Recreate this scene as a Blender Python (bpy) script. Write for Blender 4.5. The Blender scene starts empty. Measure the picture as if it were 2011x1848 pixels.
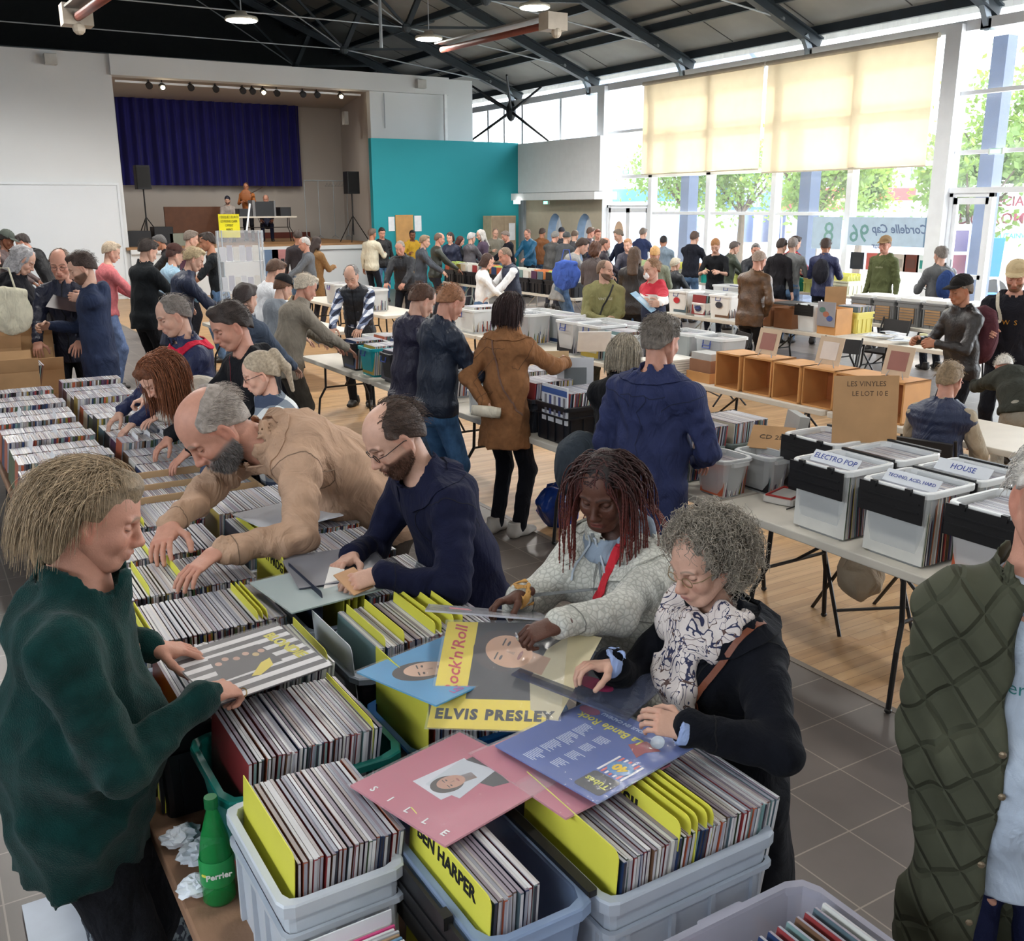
import bpy, math, random
import numpy as np
from mathutils import Vector, Matrix, Euler
rnd = random.Random(7)
S = bpy.context.scene
COL = S.collection
PI = math.pi

# ---------------------------------------------------------------- camera
F_PX, CAM_H = 1929.7, 2.28
_y, _p, _r = [math.radians(a) for a in (31.356, 14.996, -0.229)]
_fw = np.array([math.sin(_y)*math.cos(_p), math.cos(_y)*math.cos(_p), -math.sin(_p)])
_r0 = np.array([math.cos(_y), -math.sin(_y), 0.0]); _u0 = np.cross(_r0, _fw)
_rt = _r0*math.cos(_r) + _u0*math.sin(_r); _up = -_r0*math.sin(_r) + _u0*math.cos(_r)
CAM0 = np.array([0, 0, CAM_H])
cam = bpy.data.cameras.new('camera'); camo = bpy.data.objects.new('camera', cam); COL.objects.link(camo)
M = Matrix(((_rt[0], _up[0], -_fw[0], 0), (_rt[1], _up[1], -_fw[1], 0), (_rt[2], _up[2], -_fw[2], CAM_H), (0, 0, 0, 1)))
camo.matrix_world = M
cam.sensor_width = 36; cam.sensor_fit = 'HORIZONTAL'; cam.lens = F_PX/2011*36; cam.clip_start = .05; cam.clip_end = 400
S.camera = camo
def _ray(px, py): return _fw + _rt*(px-1005.5)/F_PX - _up*(py-924)/F_PX
def at(px, py, z):            # where the photograph's point lies on the level z
    d = _ray(px, py); t = (z-CAM_H)/d[2]; return CAM0 + t*d
def at_y(px, py, y): d = _ray(px, py); return CAM0 + d*(y/d[1])
def at_x(px, py, x): d = _ray(px, py); return CAM0 + d*(x/d[0])
def at_d(px, py, D): return CAM0 + _ray(px, py)*D

# ---------------------------------------------------------------- world, light, exposure
W = bpy.data.worlds.new('sky'); S.world = W; W.use_nodes = True
bg = W.node_tree.nodes['Background']; bg.inputs[0].default_value = (.88, .94, 1, 1); bg.inputs[1].default_value = 7.0
S.view_settings.view_transform = 'Standard'; S.view_settings.look = 'None'; S.view_settings.gamma = 1
S.view_settings.exposure = 0.5; S.view_settings.use_curve_mapping = False
S.cycles.use_denoising = True; S.cycles.max_bounces = 7; S.cycles.diffuse_bounces = 4; S.cycles.glossy_bounces = 3
S.cycles.transmission_bounces = 4; S.cycles.transparent_max_bounces = 12; S.cycles.caustics_reflective = False; S.cycles.caustics_refractive = False
S.cycles.sample_clamp_indirect = 6
def lamp(name, kind, loc, energy, color=(1, 1, 1), **k):
    l = bpy.data.lights.new(name, kind); l.energy = energy; l.color = color
    for a, b in k.items():
        if a != 'dir': setattr(l, a, b)
    o = bpy.data.objects.new(name, l); COL.objects.link(o); o.location = loc
    if 'dir' in k: o.rotation_euler = Vector(k['dir']).to_track_quat('-Z', 'Y').to_euler()
    return o
lamp('sun', 'SUN', (30, 10, 30), 6.5, (1, .94, .82), angle=.07, dir=(-.55, -.28, -.62))
# daylight gathered by the glazed wall (portals only guide the sky light, they give none)
for (y0, y1, z0, z1) in ((12.5, 31, .2, 5.6), (5, 12.4, .2, 5.6)):
    o = lamp('window_portal', 'AREA', (17.05, (y0+y1)/2, (z0+z1)/2), 1, shape='RECTANGLE', size=z1-z0, size_y=y1-y0, dir=(-1, 0, 0))
    o.rotation_euler = Matrix(((0, 0, 1), (0, 1, 0), (-1, 0, 0))).to_euler(); o.data.cycles.is_portal = True
o = lamp('window_portal', 'AREA', (-5.05, .5, 3.9), 1, shape='RECTANGLE', size=1.6, size_y=10, dir=(1, 0, 0)); o.rotation_euler = Matrix(((0, 0, -1), (0, 1, 0), (1, 0, 0))).to_euler(); o.data.cycles.is_portal = True  # portal of the added, unseen window in the left wall

# ---------------------------------------------------------------- materials
MATS = {}
def mat(name, col=(.5, .5, .5), rough=.6, metal=0, bump=0, bscale=60, alpha=1, spec=.4, var=.06, vscale=6, emit=0, attr=False, sheen=0, trans=0, fold=0):
    if name in MATS: return MATS[name]
    m = bpy.data.materials.new(name); m.use_nodes = True; nt = m.node_tree; N = nt.nodes; L = nt.links
    b = N['Principled BSDF']; b.inputs['Roughness'].default_value = rough; b.inputs['Metallic'].default_value = metal
    b.inputs['Specular IOR Level'].default_value = spec
    if sheen: b.inputs['Sheen Weight'].default_value = sheen
    b.inputs['Base Color'].default_value = (*col, 1)
    tc = N.new('ShaderNodeTexCoord')
    src = None
    if attr:
        a = N.new('ShaderNodeAttribute'); a.attribute_name = 'Col'; src = a.outputs['Color']
    if var:
        n = N.new('ShaderNodeTexNoise'); n.inputs['Scale'].default_value = vscale; n.inputs['Detail'].default_value = 4
        L.new(tc.outputs['Object'], n.inputs['Vector'])
        mr = N.new('ShaderNodeMapRange'); mr.inputs['From Min'].default_value = .3; mr.inputs['From Max'].default_value = .7
        mr.inputs['To Min'].default_value = 1-var*1.6; mr.inputs['To Max'].default_value = 1+var
        L.new(n.outputs['Fac'], mr.inputs['Value'])
        mx = N.new('ShaderNodeMix'); mx.data_type = 'RGBA'; mx.blend_type = 'MULTIPLY'; mx.inputs['Factor'].default_value = 1
        if src: L.new(src, mx.inputs['A'])
        else: mx.inputs['A'].default_value = (*col, 1)
        L.new(mr.outputs['Result'], mx.inputs['B']); src = mx.outputs['Result']
    if src: L.new(src, b.inputs['Base Color'])
    if bump:
        n2 = N.new('ShaderNodeTexNoise'); n2.inputs['Scale'].default_value = bscale; n2.inputs['Detail'].default_value = 3
        L.new(tc.outputs['Object'], n2.inputs['Vector'])
        bp = N.new('ShaderNodeBump'); bp.inputs['Strength'].default_value = bump; bp.inputs['Distance'].default_value = .01
        L.new(n2.outputs['Fac'], bp.inputs['Height']); L.new(bp.outputs['Normal'], b.inputs['Normal'])
        if fold:      # creases of worn cloth
            n3 = N.new('ShaderNodeTexNoise'); n3.inputs['Scale'].default_value = 7; n3.inputs['Detail'].default_value = 4; n3.inputs['Distortion'].default_value = 1.3; mp = N.new('ShaderNodeMapping'); mp.inputs['Scale'].default_value = (1, 1, .55); L.new(tc.outputs['Object'], mp.inputs['Vector']); L.new(mp.outputs['Vector'], n3.inputs['Vector'])
            b3 = N.new('ShaderNodeBump'); b3.inputs['Strength'].default_value = fold; b3.inputs['Distance'].default_value = .06; L.new(n3.outputs['Fac'], b3.inputs['Height']); L.new(b3.outputs['Normal'], bp.inputs['Normal'])
    if emit:
        b.inputs['Emission Color'].default_value = (*col, 1); b.inputs['Emission Strength'].default_value = emit
    if alpha < 1: b.inputs['Alpha'].default_value = alpha
    if trans: b.inputs['Transmission Weight'].default_value = trans
    MATS[name] = m; m['b'] = 1
    return m
def srgb(r, g, b):
    return tuple(((c/255)/12.92 if c/255 < .04045 else ((c/255+.055)/1.055)**2.4) for c in (r, g, b))
def cmat(rgb, rough=.7, **k):      # a material keyed by its sRGB colour
    key = 'm_%d_%d_%d_%d' % (*rgb, int(rough*100)) + ''.join('_%s%s' % (a, b) for a, b in sorted(k.items()))
    return mat(key, srgb(*rgb), rough, **k)
def nodes_of(m): return m.node_tree.nodes, m.node_tree.links, m.node_tree.nodes['Principled BSDF']

# ---------------------------------------------------------------- mesh helpers
class MB:
    def __init__(s): s.v = []; s.f = []; s.mi = []
    def add(s, vs, fs, mi=0):
        o = len(s.v); s.v += [tuple(map(float, v)) for v in vs]; s.f += [tuple(i+o for i in f) for f in fs]; s.mi += [mi]*len(fs)
    def box(s, x0, y0, z0, x1, y1, z1, mi=0, mt=None):
        vs = [(x, y, z) for z in (z0, z1) for y in (y0, y1) for x in (x0, x1)]
        if mt is not None: vs = [mt @ Vector(v) for v in vs]
        s.add(vs, [(0, 2, 3, 1), (4, 5, 7, 6), (0, 1, 5, 4), (2, 6, 7, 3), (0, 4, 6, 2), (1, 3, 7, 5)], mi)
    def rbox(s, x0, y0, z0, x1, y1, z1, r, mi=0, n=3, mt=None):      # box with rounded upright corners
        s.prism(rrect(x0, y0, x1, y1, r, n), z0, z1, mi, mt)
    def prism(s, pts, z0, z1, mi=0, mt=None):
        n = len(pts); vs = [(p[0], p[1], z0) for p in pts]+[(p[0], p[1], z1) for p in pts]
        if mt is not None: vs = [mt @ Vector(v) for v in vs]
        s.add(vs, [tuple(range(n-1, -1, -1)), tuple(range(n, 2*n))]+[(i, (i+1) % n, n+(i+1) % n, n+i) for i in range(n)], mi)
    def tube(s, pts, r, n=8, mi=0, closed=False, cap=True):
        P_ = [Vector(p) for p in pts]; m = len(P_); rs = r if hasattr(r, '__len__') else [r]*m
        vs = []; up = None
        for i, p in enumerate(P_):
            if closed: d = P_[(i+1) % m]-P_[i-1]
            else: d = P_[min(i+1, m-1)]-P_[max(i-1, 0)]
            if d.length < 1e-9: d = Vector((0, 0, 1))
            d.normalize()
            if up is None: up = d.orthogonal().normalized()
            up = (up-d*up.dot(d)); up = up.normalized() if up.length > 1e-6 else d.orthogonal().normalized()
            w = d.cross(up)
            for k in range(n):
                a = 2*PI*k/n; vs.append(p+up*(math.cos(a)*rs[i])+w*(math.sin(a)*rs[i]))
        fs = [(i*n+k, i*n+(k+1) % n, ((i+1) % m)*n+(k+1) % n, ((i+1) % m)*n+k) for i in range(m if closed else m-1) for k in range(n)]
        if cap and not closed: fs += [tuple(range(n-1, -1, -1)), tuple((m-1)*n+k for k in range(n))]
        s.add(vs, fs, mi)
    def bar(s, a, b, w, h, mi=0, up=(0, 0, 1)):      # rectangular bar from a to b
        a = Vector(a); b = Vector(b); d = (b-a); L = d.length; d.normalize(); u = Vector(up); u = (u-d*u.dot(d))
        u = u.normalized() if u.length > 1e-5 else d.orthogonal().normalized(); x = d.cross(u)
        mt = Matrix((x, d, u)).transposed().to_4x4(); mt.translation = a
        s.box(-w/2, 0, -h/2, w/2, L, h/2, mi, mt)
    def lathe(s, prof, n=24, mi=0, c=(0, 0, 0)):
        vs = [(c[0]+r*math.cos(2*PI*k/n), c[1]+r*math.sin(2*PI*k/n), c[2]+z) for r, z in prof for k in range(n)]
        s.add(vs, [(i*n+k, i*n+(k+1) % n, (i+1)*n+(k+1) % n, (i+1)*n+k) for i in range(len(prof)-1) for k in range(n)], mi)
    def ell(s, c, r, n=12, mi=0, mt=None):
        vs = []; m = max(4, n*2//3)
        for i in range(m+1):
            t = PI*i/m
            for k in range(n):
                a = 2*PI*k/n; v = Vector((r[0]*math.sin(t)*math.cos(a), r[1]*math.sin(t)*math.sin(a), r[2]*math.cos(t)))
                if mt is not None: v = mt @ v
                vs.append((c[0]+v[0], c[1]+v[1], c[2]+v[2]))
        s.add(vs, [(i*n+k, (i+1)*n+k, (i+1)*n+(k+1) % n, i*n+(k+1) % n) for i in range(m) for k in range(n)], mi)
    def mesh(s, name, mats, smooth=False):
        me = bpy.data.meshes.new(name); me.from_pydata(s.v, [], s.f)
        for m in (mats if isinstance(mats, (list, tuple)) else [mats]): me.materials.append(m)
        if any(s.mi): me.polygons.foreach_set('material_index', s.mi)
        if smooth: me.polygons.foreach_set('use_smooth', [True]*len(me.polygons))
        me.update(); return me
    def build(s, name, mats, parent=None, loc=(0, 0, 0), rot=(0, 0, 0), smooth=False, bevel=0):
        o = put(name, s.mesh(name, mats, smooth), parent, loc, rot)
        if bevel:
            b = o.modifiers.new('bevel', 'BEVEL'); b.width = bevel; b.segments = 2; b.limit_method = 'ANGLE'
        return o
def rrect(x0, y0, x1, y1, r, n=3):
    p = []
    for cx, cy, a0 in ((x1-r, y0+r, -90), (x1-r, y1-r, 0), (x0+r, y1-r, 90), (x0+r, y0+r, 180)):
        for i in range(n+1):
            a = math.radians(a0+90*i/n); p.append((cx+r*math.cos(a), cy+r*math.sin(a)))
    return p
def put(name, me, parent=None, loc=(0, 0, 0), rot=(0, 0, 0)):
    o = bpy.data.objects.new(name, me); COL.objects.link(o); o.location = loc; o.rotation_euler = rot
    if parent: o.parent = parent
    return o
def tag(o, label, cat, group=None, kind=None):
    o['label'] = label; o['category'] = cat
    if group: o['group'] = group
    if kind: o['kind'] = kind
    return o
def thing(name, label, cat, loc=(0, 0, 0), rz=0, group=None):
    o = bpy.data.objects.new(name, None); COL.objects.link(o); o.location = loc; o.rotation_euler = (0, 0, rz); o.empty_display_size = .1
    return tag(o, label, cat, group)
def struct(name, mb, mats, **k):
    o = mb.build(name, mats, **k); o['kind'] = 'structure'; return o
def bake_world(o):      # where a child sits on the page of its parent, when both are placed in the world
    return o
_tx = {}
def text_mb(txt, size, mi_mat, name='lettering', parent=None, mt=None, shear=0, extrude=.0006, sx=1, spacing=1, bold=0, flip=False):
    key = (txt, size, extrude, shear, spacing, bold)
    if key not in _tx:
        c = bpy.data.curves.new('t', 'FONT'); c.body = txt; c.size = size; c.extrude = extrude; c.shear = shear; c.space_character = spacing; c.offset = bold
        c.align_x = 'CENTER'; c.align_y = 'CENTER'; c.resolution_u = 2
        o = bpy.data.objects.new('t', c); COL.objects.link(o); bpy.context.view_layer.update()
        me = bpy.data.meshes.new_from_object(o); bpy.data.objects.remove(o); _tx[key] = me
    me = _tx[key].copy(); me.name = name
    if sx != 1: me.transform(Matrix.Diagonal((sx, 1, 1, 1)))
    if flip: me.transform(Matrix.Diagonal((-1, 1, 1, 1))); me.flip_normals()
    me.materials.clear(); me.materials.append(mi_mat)
    o = put(name, me, parent)
    if mt is not None: o.matrix_local = mt
    return o
# ---------------------------------------------------------------- smooth surfaces for bodies and cloth
def V3(*a): return np.array(a if len(a) == 3 else a[0], float)
def nrm(v): v = np.asarray(v, float); l = np.linalg.norm(v); return v/l if l > 1e-9 else np.array([0, 0, 1.])
class SDF:
    def __init__(s): s.p = []
    def ec(s, a, b, ra, rb=None, u=(1, 0, 0), k=.03, op='u', wr=0, wl=.05, ph=0, cap=1):
        ra = ra if hasattr(ra, '__len__') else (ra, ra); rb = ra if rb is None else (rb if hasattr(rb, '__len__') else (rb, rb))
        s.p.append(dict(t='e', a=V3(a), b=V3(b), ra=ra, rb=rb, u=V3(u), k=k, op=op, wr=wr, wl=wl, ph=ph, cap=cap)); return s
    def ball(s, c, r, **k):      # ellipsoid, axes along x y z (or a frame)
        r = r if hasattr(r, '__len__') else (r, r, r)
        fr = k.pop('fr', None)
        s.p.append(dict(t='b', c=V3(c), r=r, fr=None if fr is None else np.array(fr, float), k=k.get('k', .02), op=k.get('op', 'u'))); return s
    def cut(s, c, n): s.p.append(dict(t='c', c=V3(c), n=nrm(n), op='c')); return s
    def mesh(s, h, noise=None, mg=.03):
        lo = np.full(3, 1e9); hi = -lo
        for p in s.p:
            if p['op'] not in ('u',): continue
            if p['t'] == 'e':
                R = max(*p['ra'], *p['rb'])
                for q in (p['a'], p['b']): lo = np.minimum(lo, q-R); hi = np.maximum(hi, q+R)
            else:
                R = max(p['r']) if p['fr'] is not None else np.array(p['r']); lo = np.minimum(lo, p['c']-R); hi = np.maximum(hi, p['c']+R)
        lo -= mg; hi += mg
        n = np.ceil((hi-lo)/h).astype(int)+1
        ax = [lo[i]+np.arange(n[i])*h for i in range(3)]
        D = np.full(n, .3, np.float32)
        for p in s.p:
            if p['t'] == 'c':
                g = (ax[0]-p['c'][0])[:, None, None]*p['n'][0]+(ax[1]-p['c'][1])[None, :, None]*p['n'][1]+(ax[2]-p['c'][2])[None, None, :]*p['n'][2]
                D = np.maximum(D, g.astype(np.float32)); continue
            if p['t'] == 'e':
                R = max(*p['ra'], *p['rb'])+p['k']+2.5*h+.01; l = np.minimum(p['a'], p['b'])-R; g = np.maximum(p['a'], p['b'])+R
            else:
                R = np.max(p['r'])+p['k']+2.5*h+.01; l = p['c']-R; g = p['c']+R
            i0 = np.clip(np.floor((l-lo)/h).astype(int), 0, n-1); i1 = np.clip(np.ceil((g-lo)/h).astype(int)+1, 1, n)
            if np.any(i1 <= i0): continue
            sl = tuple(slice(i0[i], i1[i]) for i in range(3))
            X = ax[0][sl[0]][:, None, None]; Y = ax[1][sl[1]][None, :, None]; Z = ax[2][sl[2]][None, None, :]
            if p['t'] == 'e':
                w = p['b']-p['a']; L = np.linalg.norm(w)+1e-9; w = w/L
                u = p['u']-w*np.dot(p['u'], w)
                if np.linalg.norm(u) < 1e-4: u = np.cross(w, [0.3, .9, .2])
                u = nrm(u); v = np.cross(w, u)
                qx = X-p['a'][0]; qy = Y-p['a'][1]; qz = Z-p['a'][2]
                hh = qx*w[0]+qy*w[1]+qz*w[2]; x = qx*u[0]+qy*u[1]+qz*u[2]; y = qx*v[0]+qy*v[1]+qz*v[2]
                t = np.clip(hh/L, 0, 1); ru = p['ra'][0]+(p['rb'][0]-p['ra'][0])*t; rv = p['ra'][1]+(p['rb'][1]-p['ra'][1])*t
                if p['wr']:
                    th = np.arctan2(y, x)
                    f = 1+p['wr']*np.sin(2*PI*hh/p['wl']+1.6*np.sin(th+p['ph'])+p['ph']*3)*(.6+.4*np.sin(2*th+p['ph']*5)); ru = ru*f; rv = rv*f
                z = (hh-t*L)/p['cap']; rc = np.minimum(ru, rv)
                k0 = np.sqrt((x/ru)**2+(y/rv)**2+(z/rc)**2); k1 = np.sqrt((x/ru**2)**2+(y/rv**2)**2+(z/rc**2)**2)+1e-6
                d = k0*(k0-1)/k1
            else:
                qx = X-p['c'][0]; qy = Y-p['c'][1]; qz = Z-p['c'][2]
                if p['fr'] is not None:
                    fr = p['fr']; qx, qy, qz = [qx*fr[i][0]+qy*fr[i][1]+qz*fr[i][2] for i in range(3)]
                r = p['r']; k0 = np.sqrt((qx/r[0])**2+(qy/r[1])**2+(qz/r[2])**2); k1 = np.sqrt((qx/r[0]**2)**2+(qy/r[1]**2)**2+(qz/r[2]**2)**2)+1e-6
                d = k0*(k0-1)/k1
            d = d.astype(np.float32); A = D[sl]; k = p['k']
            if p['op'] == 'u':
                hk = np.maximum(k-np.abs(A-d), 0)/k; D[sl] = np.minimum(A, d)-hk*hk*k*.25
            else:
                d = -d; hk = np.maximum(k-np.abs(A-d), 0)/k; D[sl] = np.maximum(A, d)+hk*hk*k*.25
        if noise is not None: 
            D = D + noise(ax[0][:, None, None], ax[1][None, :, None], ax[2][None, None, :]).astype(np.float32)
        D[0] = D[-1] = .3; D[:, 0] = D[:, -1] = .3; D[:, :, 0] = D[:, :, -1] = .3
        return nets(D, lo, h)
def nets(D, lo, h):
    I = D < 0; nx, ny, nz = D.shape
    c = np.zeros((nx-1, ny-1, nz-1), np.int8)
    for a in (0, 1):
        for b in (0, 1):
            for d in (0, 1): c += I[a:nx-1+a, b:ny-1+b, d:nz-1+d]
    act = (c > 0) & (c < 8); idx = np.argwhere(act); m = len(idx)
    if m == 0: return np.zeros((0, 3)), np.zeros((0, 4), int)
    gid = np.full(act.shape, -1, np.int64); gid[act] = np.arange(m)
    acc = np.zeros((m, 3)); cnt = np.zeros(m)
    cs = [(a, b, d) for a in (0, 1) for b in (0, 1) for d in (0, 1)]
    val = {q: D[idx[:, 0]+q[0], idx[:, 1]+q[1], idx[:, 2]+q[2]] for q in cs}
    for q in cs:
        for ax in range(3):
            if q[ax]: continue
            r = list(q); r[ax] = 1; r = tuple(r); v0 = val[q]; v1 = val[r]; s = (v0 < 0) != (v1 < 0)
            t = np.where(s, v0/(v0-v1+1e-12), 0)
            for k in range(3):
                acc[:, k] += np.where(s, q[k]+(t if k == ax else 0), 0)
            cnt += s
    vs = lo+(idx+acc/cnt[:, None])*h
    F = []
    for ax in range(3):
        sl0 = [slice(None)]*3; sl1 = [slice(None)]*3; sl0[ax] = slice(0, -1); sl1[ax] = slice(1, None)
        A = I[tuple(sl0)]; B = I[tuple(sl1)]; ch = np.argwhere(A != B)
        o1, o2 = (ax+1) % 3, (ax+2) % 3
        ch = ch[(ch[:, o1] > 0) & (ch[:, o2] > 0) & (ch[:, o1] < D.shape[o1]-1) & (ch[:, o2] < D.shape[o2]-1)]
        ins = A[tuple(ch.T)]
        def g(d1, d2):
            q = ch.copy(); q[:, o1] -= d1; q[:, o2] -= d2; return gid[tuple(q.T)]
        f = np.stack([g(1, 1), g(0, 1), g(0, 0), g(1, 0)], 1); f[~ins] = f[~ins][:, ::-1]; F.append(f)
    F = np.concatenate(F); F = F[(F >= 0).all(1)]
    return vs, F
def npmesh(name, v, f, mats, col=None, smooth=True, mi=None):
    me = bpy.data.meshes.new(name); n = len(v); k = f.shape[1] if len(f) else 4
    me.vertices.add(n); me.vertices.foreach_set('co', np.ascontiguousarray(v, np.float32).ravel())
    me.loops.add(len(f)*k); me.loops.foreach_set('vertex_index', np.ascontiguousarray(f, np.int32).ravel())
    me.polygons.add(len(f)); me.polygons.foreach_set('loop_start', np.arange(0, len(f)*k, k, dtype=np.int32))
    me.update(calc_edges=True)
    if smooth: me.polygons.foreach_set('use_smooth', np.ones(len(f), bool))
    for m in (mats if isinstance(mats, (list, tuple)) else [mats]): me.materials.append(m)
    if mi is not None: me.polygons.foreach_set('material_index', mi)
    if col is not None:
        a = me.attributes.new('Col', 'FLOAT_COLOR', 'POINT'); c = np.ones((n, 4), np.float32); c[:, :3] = col; a.data.foreach_set('color', c.ravel())
    me.update(); return me
def foldnoise(amp, wl, seed, vert=1.0):      # soft creases running mostly along the cloth's drop
    r = np.random.RandomState(seed); ks = []
    for i in range(4):
        a = r.uniform(0, 2*PI); k = 2*PI/(wl*r.uniform(.8, 1.9)); ks.append((k*math.cos(a), k*math.sin(a), k*r.uniform(-.6, .6)*vert, r.uniform(0, 6), r.uniform(6, 14)))
    def f(X, Y, Z):
        s = 0
        for kx, ky, kz, ph, m in ks:
            q = np.abs(np.sin(.5*(kx*X+ky*Y+kz*Z)+ph+1.1*np.sin(m*Z+ph)+.9*np.sin(m*.7*(X+Y))))
            s = s+(q-.6)
        return s*(amp*.8)
    return f

# ---------------------------------------------------------------- head, +Y is the face, origin between the ears
_hc = {}
def head_mesh(kind, h):
    key = (kind, h)
    if key in _hc: return _hc[key]
    s = SDF(); fem = kind == 'f'
    s.ball((0, -.012, .045), (.074, .094, .083)); s.ball((0, .02, .03), (.066, .072, .085), k=.03)
    s.ball((0, .03, -.045), (.056 if not fem else .05, .055, .06), k=.04)
    s.ball((0, .068, -.088), (.026, .02, .02), k=.03)
    for x in (-1, 1):
        s.ec((x*.06, -.005, -.035), (x*.03, .058, -.085), .016, .014, k=.03)
        s.ball((x*.042, .062, -.02), (.022, .02, .024), k=.025)
        s.ball((x*.033, .082, .012), (.02, .017, .014), k=.012, op='s')
        s.ball((x*.032, .07, .0105), (.0135, .0145, .012), k=.003)
        s.ball((x*.032, .0702, .012), (.0152, .0157, .0122), k=.003, fr=((1, 0, 0), (0, .94, -.34), (0, .34, .94)))
        s.ec((x*.012, .091, .032), (x*.05, .078, .034), .0075, .005, k=.012)
        s.ball((x*.011, .100, -.031), (.009, .012, .009), k=.008)
        # ear: rim and bowl
        s.ball((x*.076, -.005, .0), (.007, .019, .032), k=.008, fr=((1, x*.35, 0), (-x*.35, 1, 0), (0, -.2, 1)))
        s.ball((x*.083, .001, .004), (.006, .0095, .016), k=.005, op='s')
    s.ec((0, .089, .02), (0, .112, -.024), .0075, .0105, k=.014); s.ball((0, .114, -.027), (.0105, .0095, .009), k=.008)
    for x in (-1, 1): s.ball((x*.0065, .109, -.0375), (.0035, .0055, .004), k=.003, op='s')
    s.ball((0, .083, -.056), (.029, .02, .019), k=.015)
    s.ec((-.019, .0955, -.0545), (.019, .0955, -.0545), (.0045, .0045), k=.006); s.ball((0, .1005, -.0535), (.011, .005, .0045), k=.006)
    s.ec((-.016, .0945, -.0655), (.016, .0945, -.0655), (.0055, .0055), k=.006)
    s.ec((-.024, .1035, -.06), (.024, .1035, -.06), .0022, k=.003, op='s')
    v, f = s.mesh(h)
    _hc[key] = (v, f); return _hc[key]
def head_color(v, tone, brow=(.1, .06, .04), beard=None, kind='m', lips=None, stub=0):
    x, y, z = v[:, 0], v[:, 1], v[:, 2]; c = np.tile(np.array(tone), (len(v), 1)); ax = np.abs(x)
    def mixc(m, col): 
        nonlocal c
        m = np.clip(m, 0, 1)[:, None]; c = c*(1-m)+np.array(col)*m
    t = np.array(tone)
    red = np.exp(-(((ax-.042)/.022)**2+((z+.025)/.02)**2))*(y > .03)*.35+np.exp(-((ax/.014)**2+((z+.028)/.014)**2))*(y > .09)*.4+(ax > .073)*(abs(z) < .035)*.35
    mixc(red, t*np.array([1.08, .74, .7]))
    if beard is not None or stub:
        bc = beard if beard is not None else t*.5
        m = (z < -.018-.3*np.clip(y-.05, 0, 1)) & (z > -.135) & (y > -.005+0*(z)) ; edge = np.clip((-.02-z)/.012, 0, 1)*m
        mouth = (ax < .02) & (np.abs(z+.06) < .006) & (y > .08)
        cheek = np.clip((ax-.018)/.01, 0, 1)+np.clip((-.042-z)/.006, 0, 1)
        mixc(edge*np.clip(cheek, 0, 1)*(~mouth)*(.88 if beard is not None else stub), bc)
    lp = lips if lips is not None else t*np.array([.8, .5, .5])
    mixc(np.exp(-((ax/.0215)**4+((z+.0595)/.0085)**4))*(y > .085), lp)
    mixc(np.exp(-((ax/.02)**4+((z+.0597)/.0016)**2))*(y > .08), t*.35)
    bz = .0325+.006*np.sin(np.clip((ax-.012)/.04, 0, 1)*PI)
    mixc(np.exp(-(((z-bz)/(.0042 if kind == 'm' else .003))**2))*(ax > .01)*(ax < .053)*(y > .05)*.85, brow)
    # lash line of the lowered lid
    ez = .0055-((ax-.032)/.015)**2*-.003
    mixc(np.exp(-(((z-ez)/.0017)**2))*(np.abs(ax-.032) < .0145)*(y > .06)*.9, (.03, .02, .02))
    mixc(np.exp(-(((z+.004)/.004)**2))*(np.abs(ax-.032) < .014)*(y > .06)*.3, t*.6)
    mixc((np.hypot(ax-.0065, (z+.0375)) < .004)*(y > .098)*.8, t*.15)
    return c

# ---------------------------------------------------------------- hand: wrist at 0, fingers +Y, back +Z, thumb on +X
_hd = {}
def hand_mesh(pose, h):
    key = (pose, h)
    if key in _hd: return _hd[key]
    cu, spread, tc = {'relax': (.38, .05, .5), 'flat': (.1, .08, .2), 'grip': (.95, .02, .9), 'pinch': (.62, .03, .8), 'fist': (1.35, .01, 1.0), 'reach': (.3, .1, .35)}[pose]
    s = SDF(); k = .008
    s.ec((0, -.035, 0), (0, .01, 0), (.024, .018), (.029, .018), k=.01)
    s.ec((-.001, .01, 0), (-.001, .075, 0), (.032, .014), (.04, .012), k=.02)
    s.ec((.02, .015, -.006), (.026, .05, -.008), .016, .012, k=.015)
    for i, (x, L, r) in enumerate(((.029, .07, .0088), (.010, .078, .009), (-.0095, .073, .0086), (-.028, .058, .0076))):
        p = np.array([x, .082-abs(i-1)*.003, .002]); a = 0; d0 = spread*(1.5-i)*.9
        for j, (fl, rr) in enumerate(((.46, 1), (.3, .92), (.24, .8))):
            a += cu*(.7, 1.0, .7)[j]*(1+.08*i)
            q = p+L*fl*np.array([math.sin(d0)*math.cos(a), math.cos(d0)*math.cos(a), -math.sin(a)])
            s.ec(p, q, r*rr, r*rr*.9, k=.004); p = q
    p = np.array([.03, .02, -.006]); 
    for j, (L, r, az, el) in enumerate(((.042, .0125, .95, -.25-tc*.35), (.032, .0105, .6-tc*.5, -.3-tc*.5), (.024, .0092, .35-tc*.6, -.3-tc*.55))):
        q = p+L*np.array([math.sin(az)*math.cos(el), math.cos(az)*math.cos(el), math.sin(el)])
        s.ec(p, q, r, r*.88, k=.008); p = q
    v, f = s.mesh(h, mg=.012); _hd[key] = (v, f); return v, f
def hand_color(v, tone):
    c = np.tile(np.array(tone), (len(v), 1)); y = v[:, 1]
    m = (np.exp(-((y-.083)/.007)**2)*.3+np.exp(-((y-.115)/.006)**2)*.22)*(v[:, 2] > 0); m = m[:, None]
    return c*(1-m)+c*np.array([.95, .66, .62])*m
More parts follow.
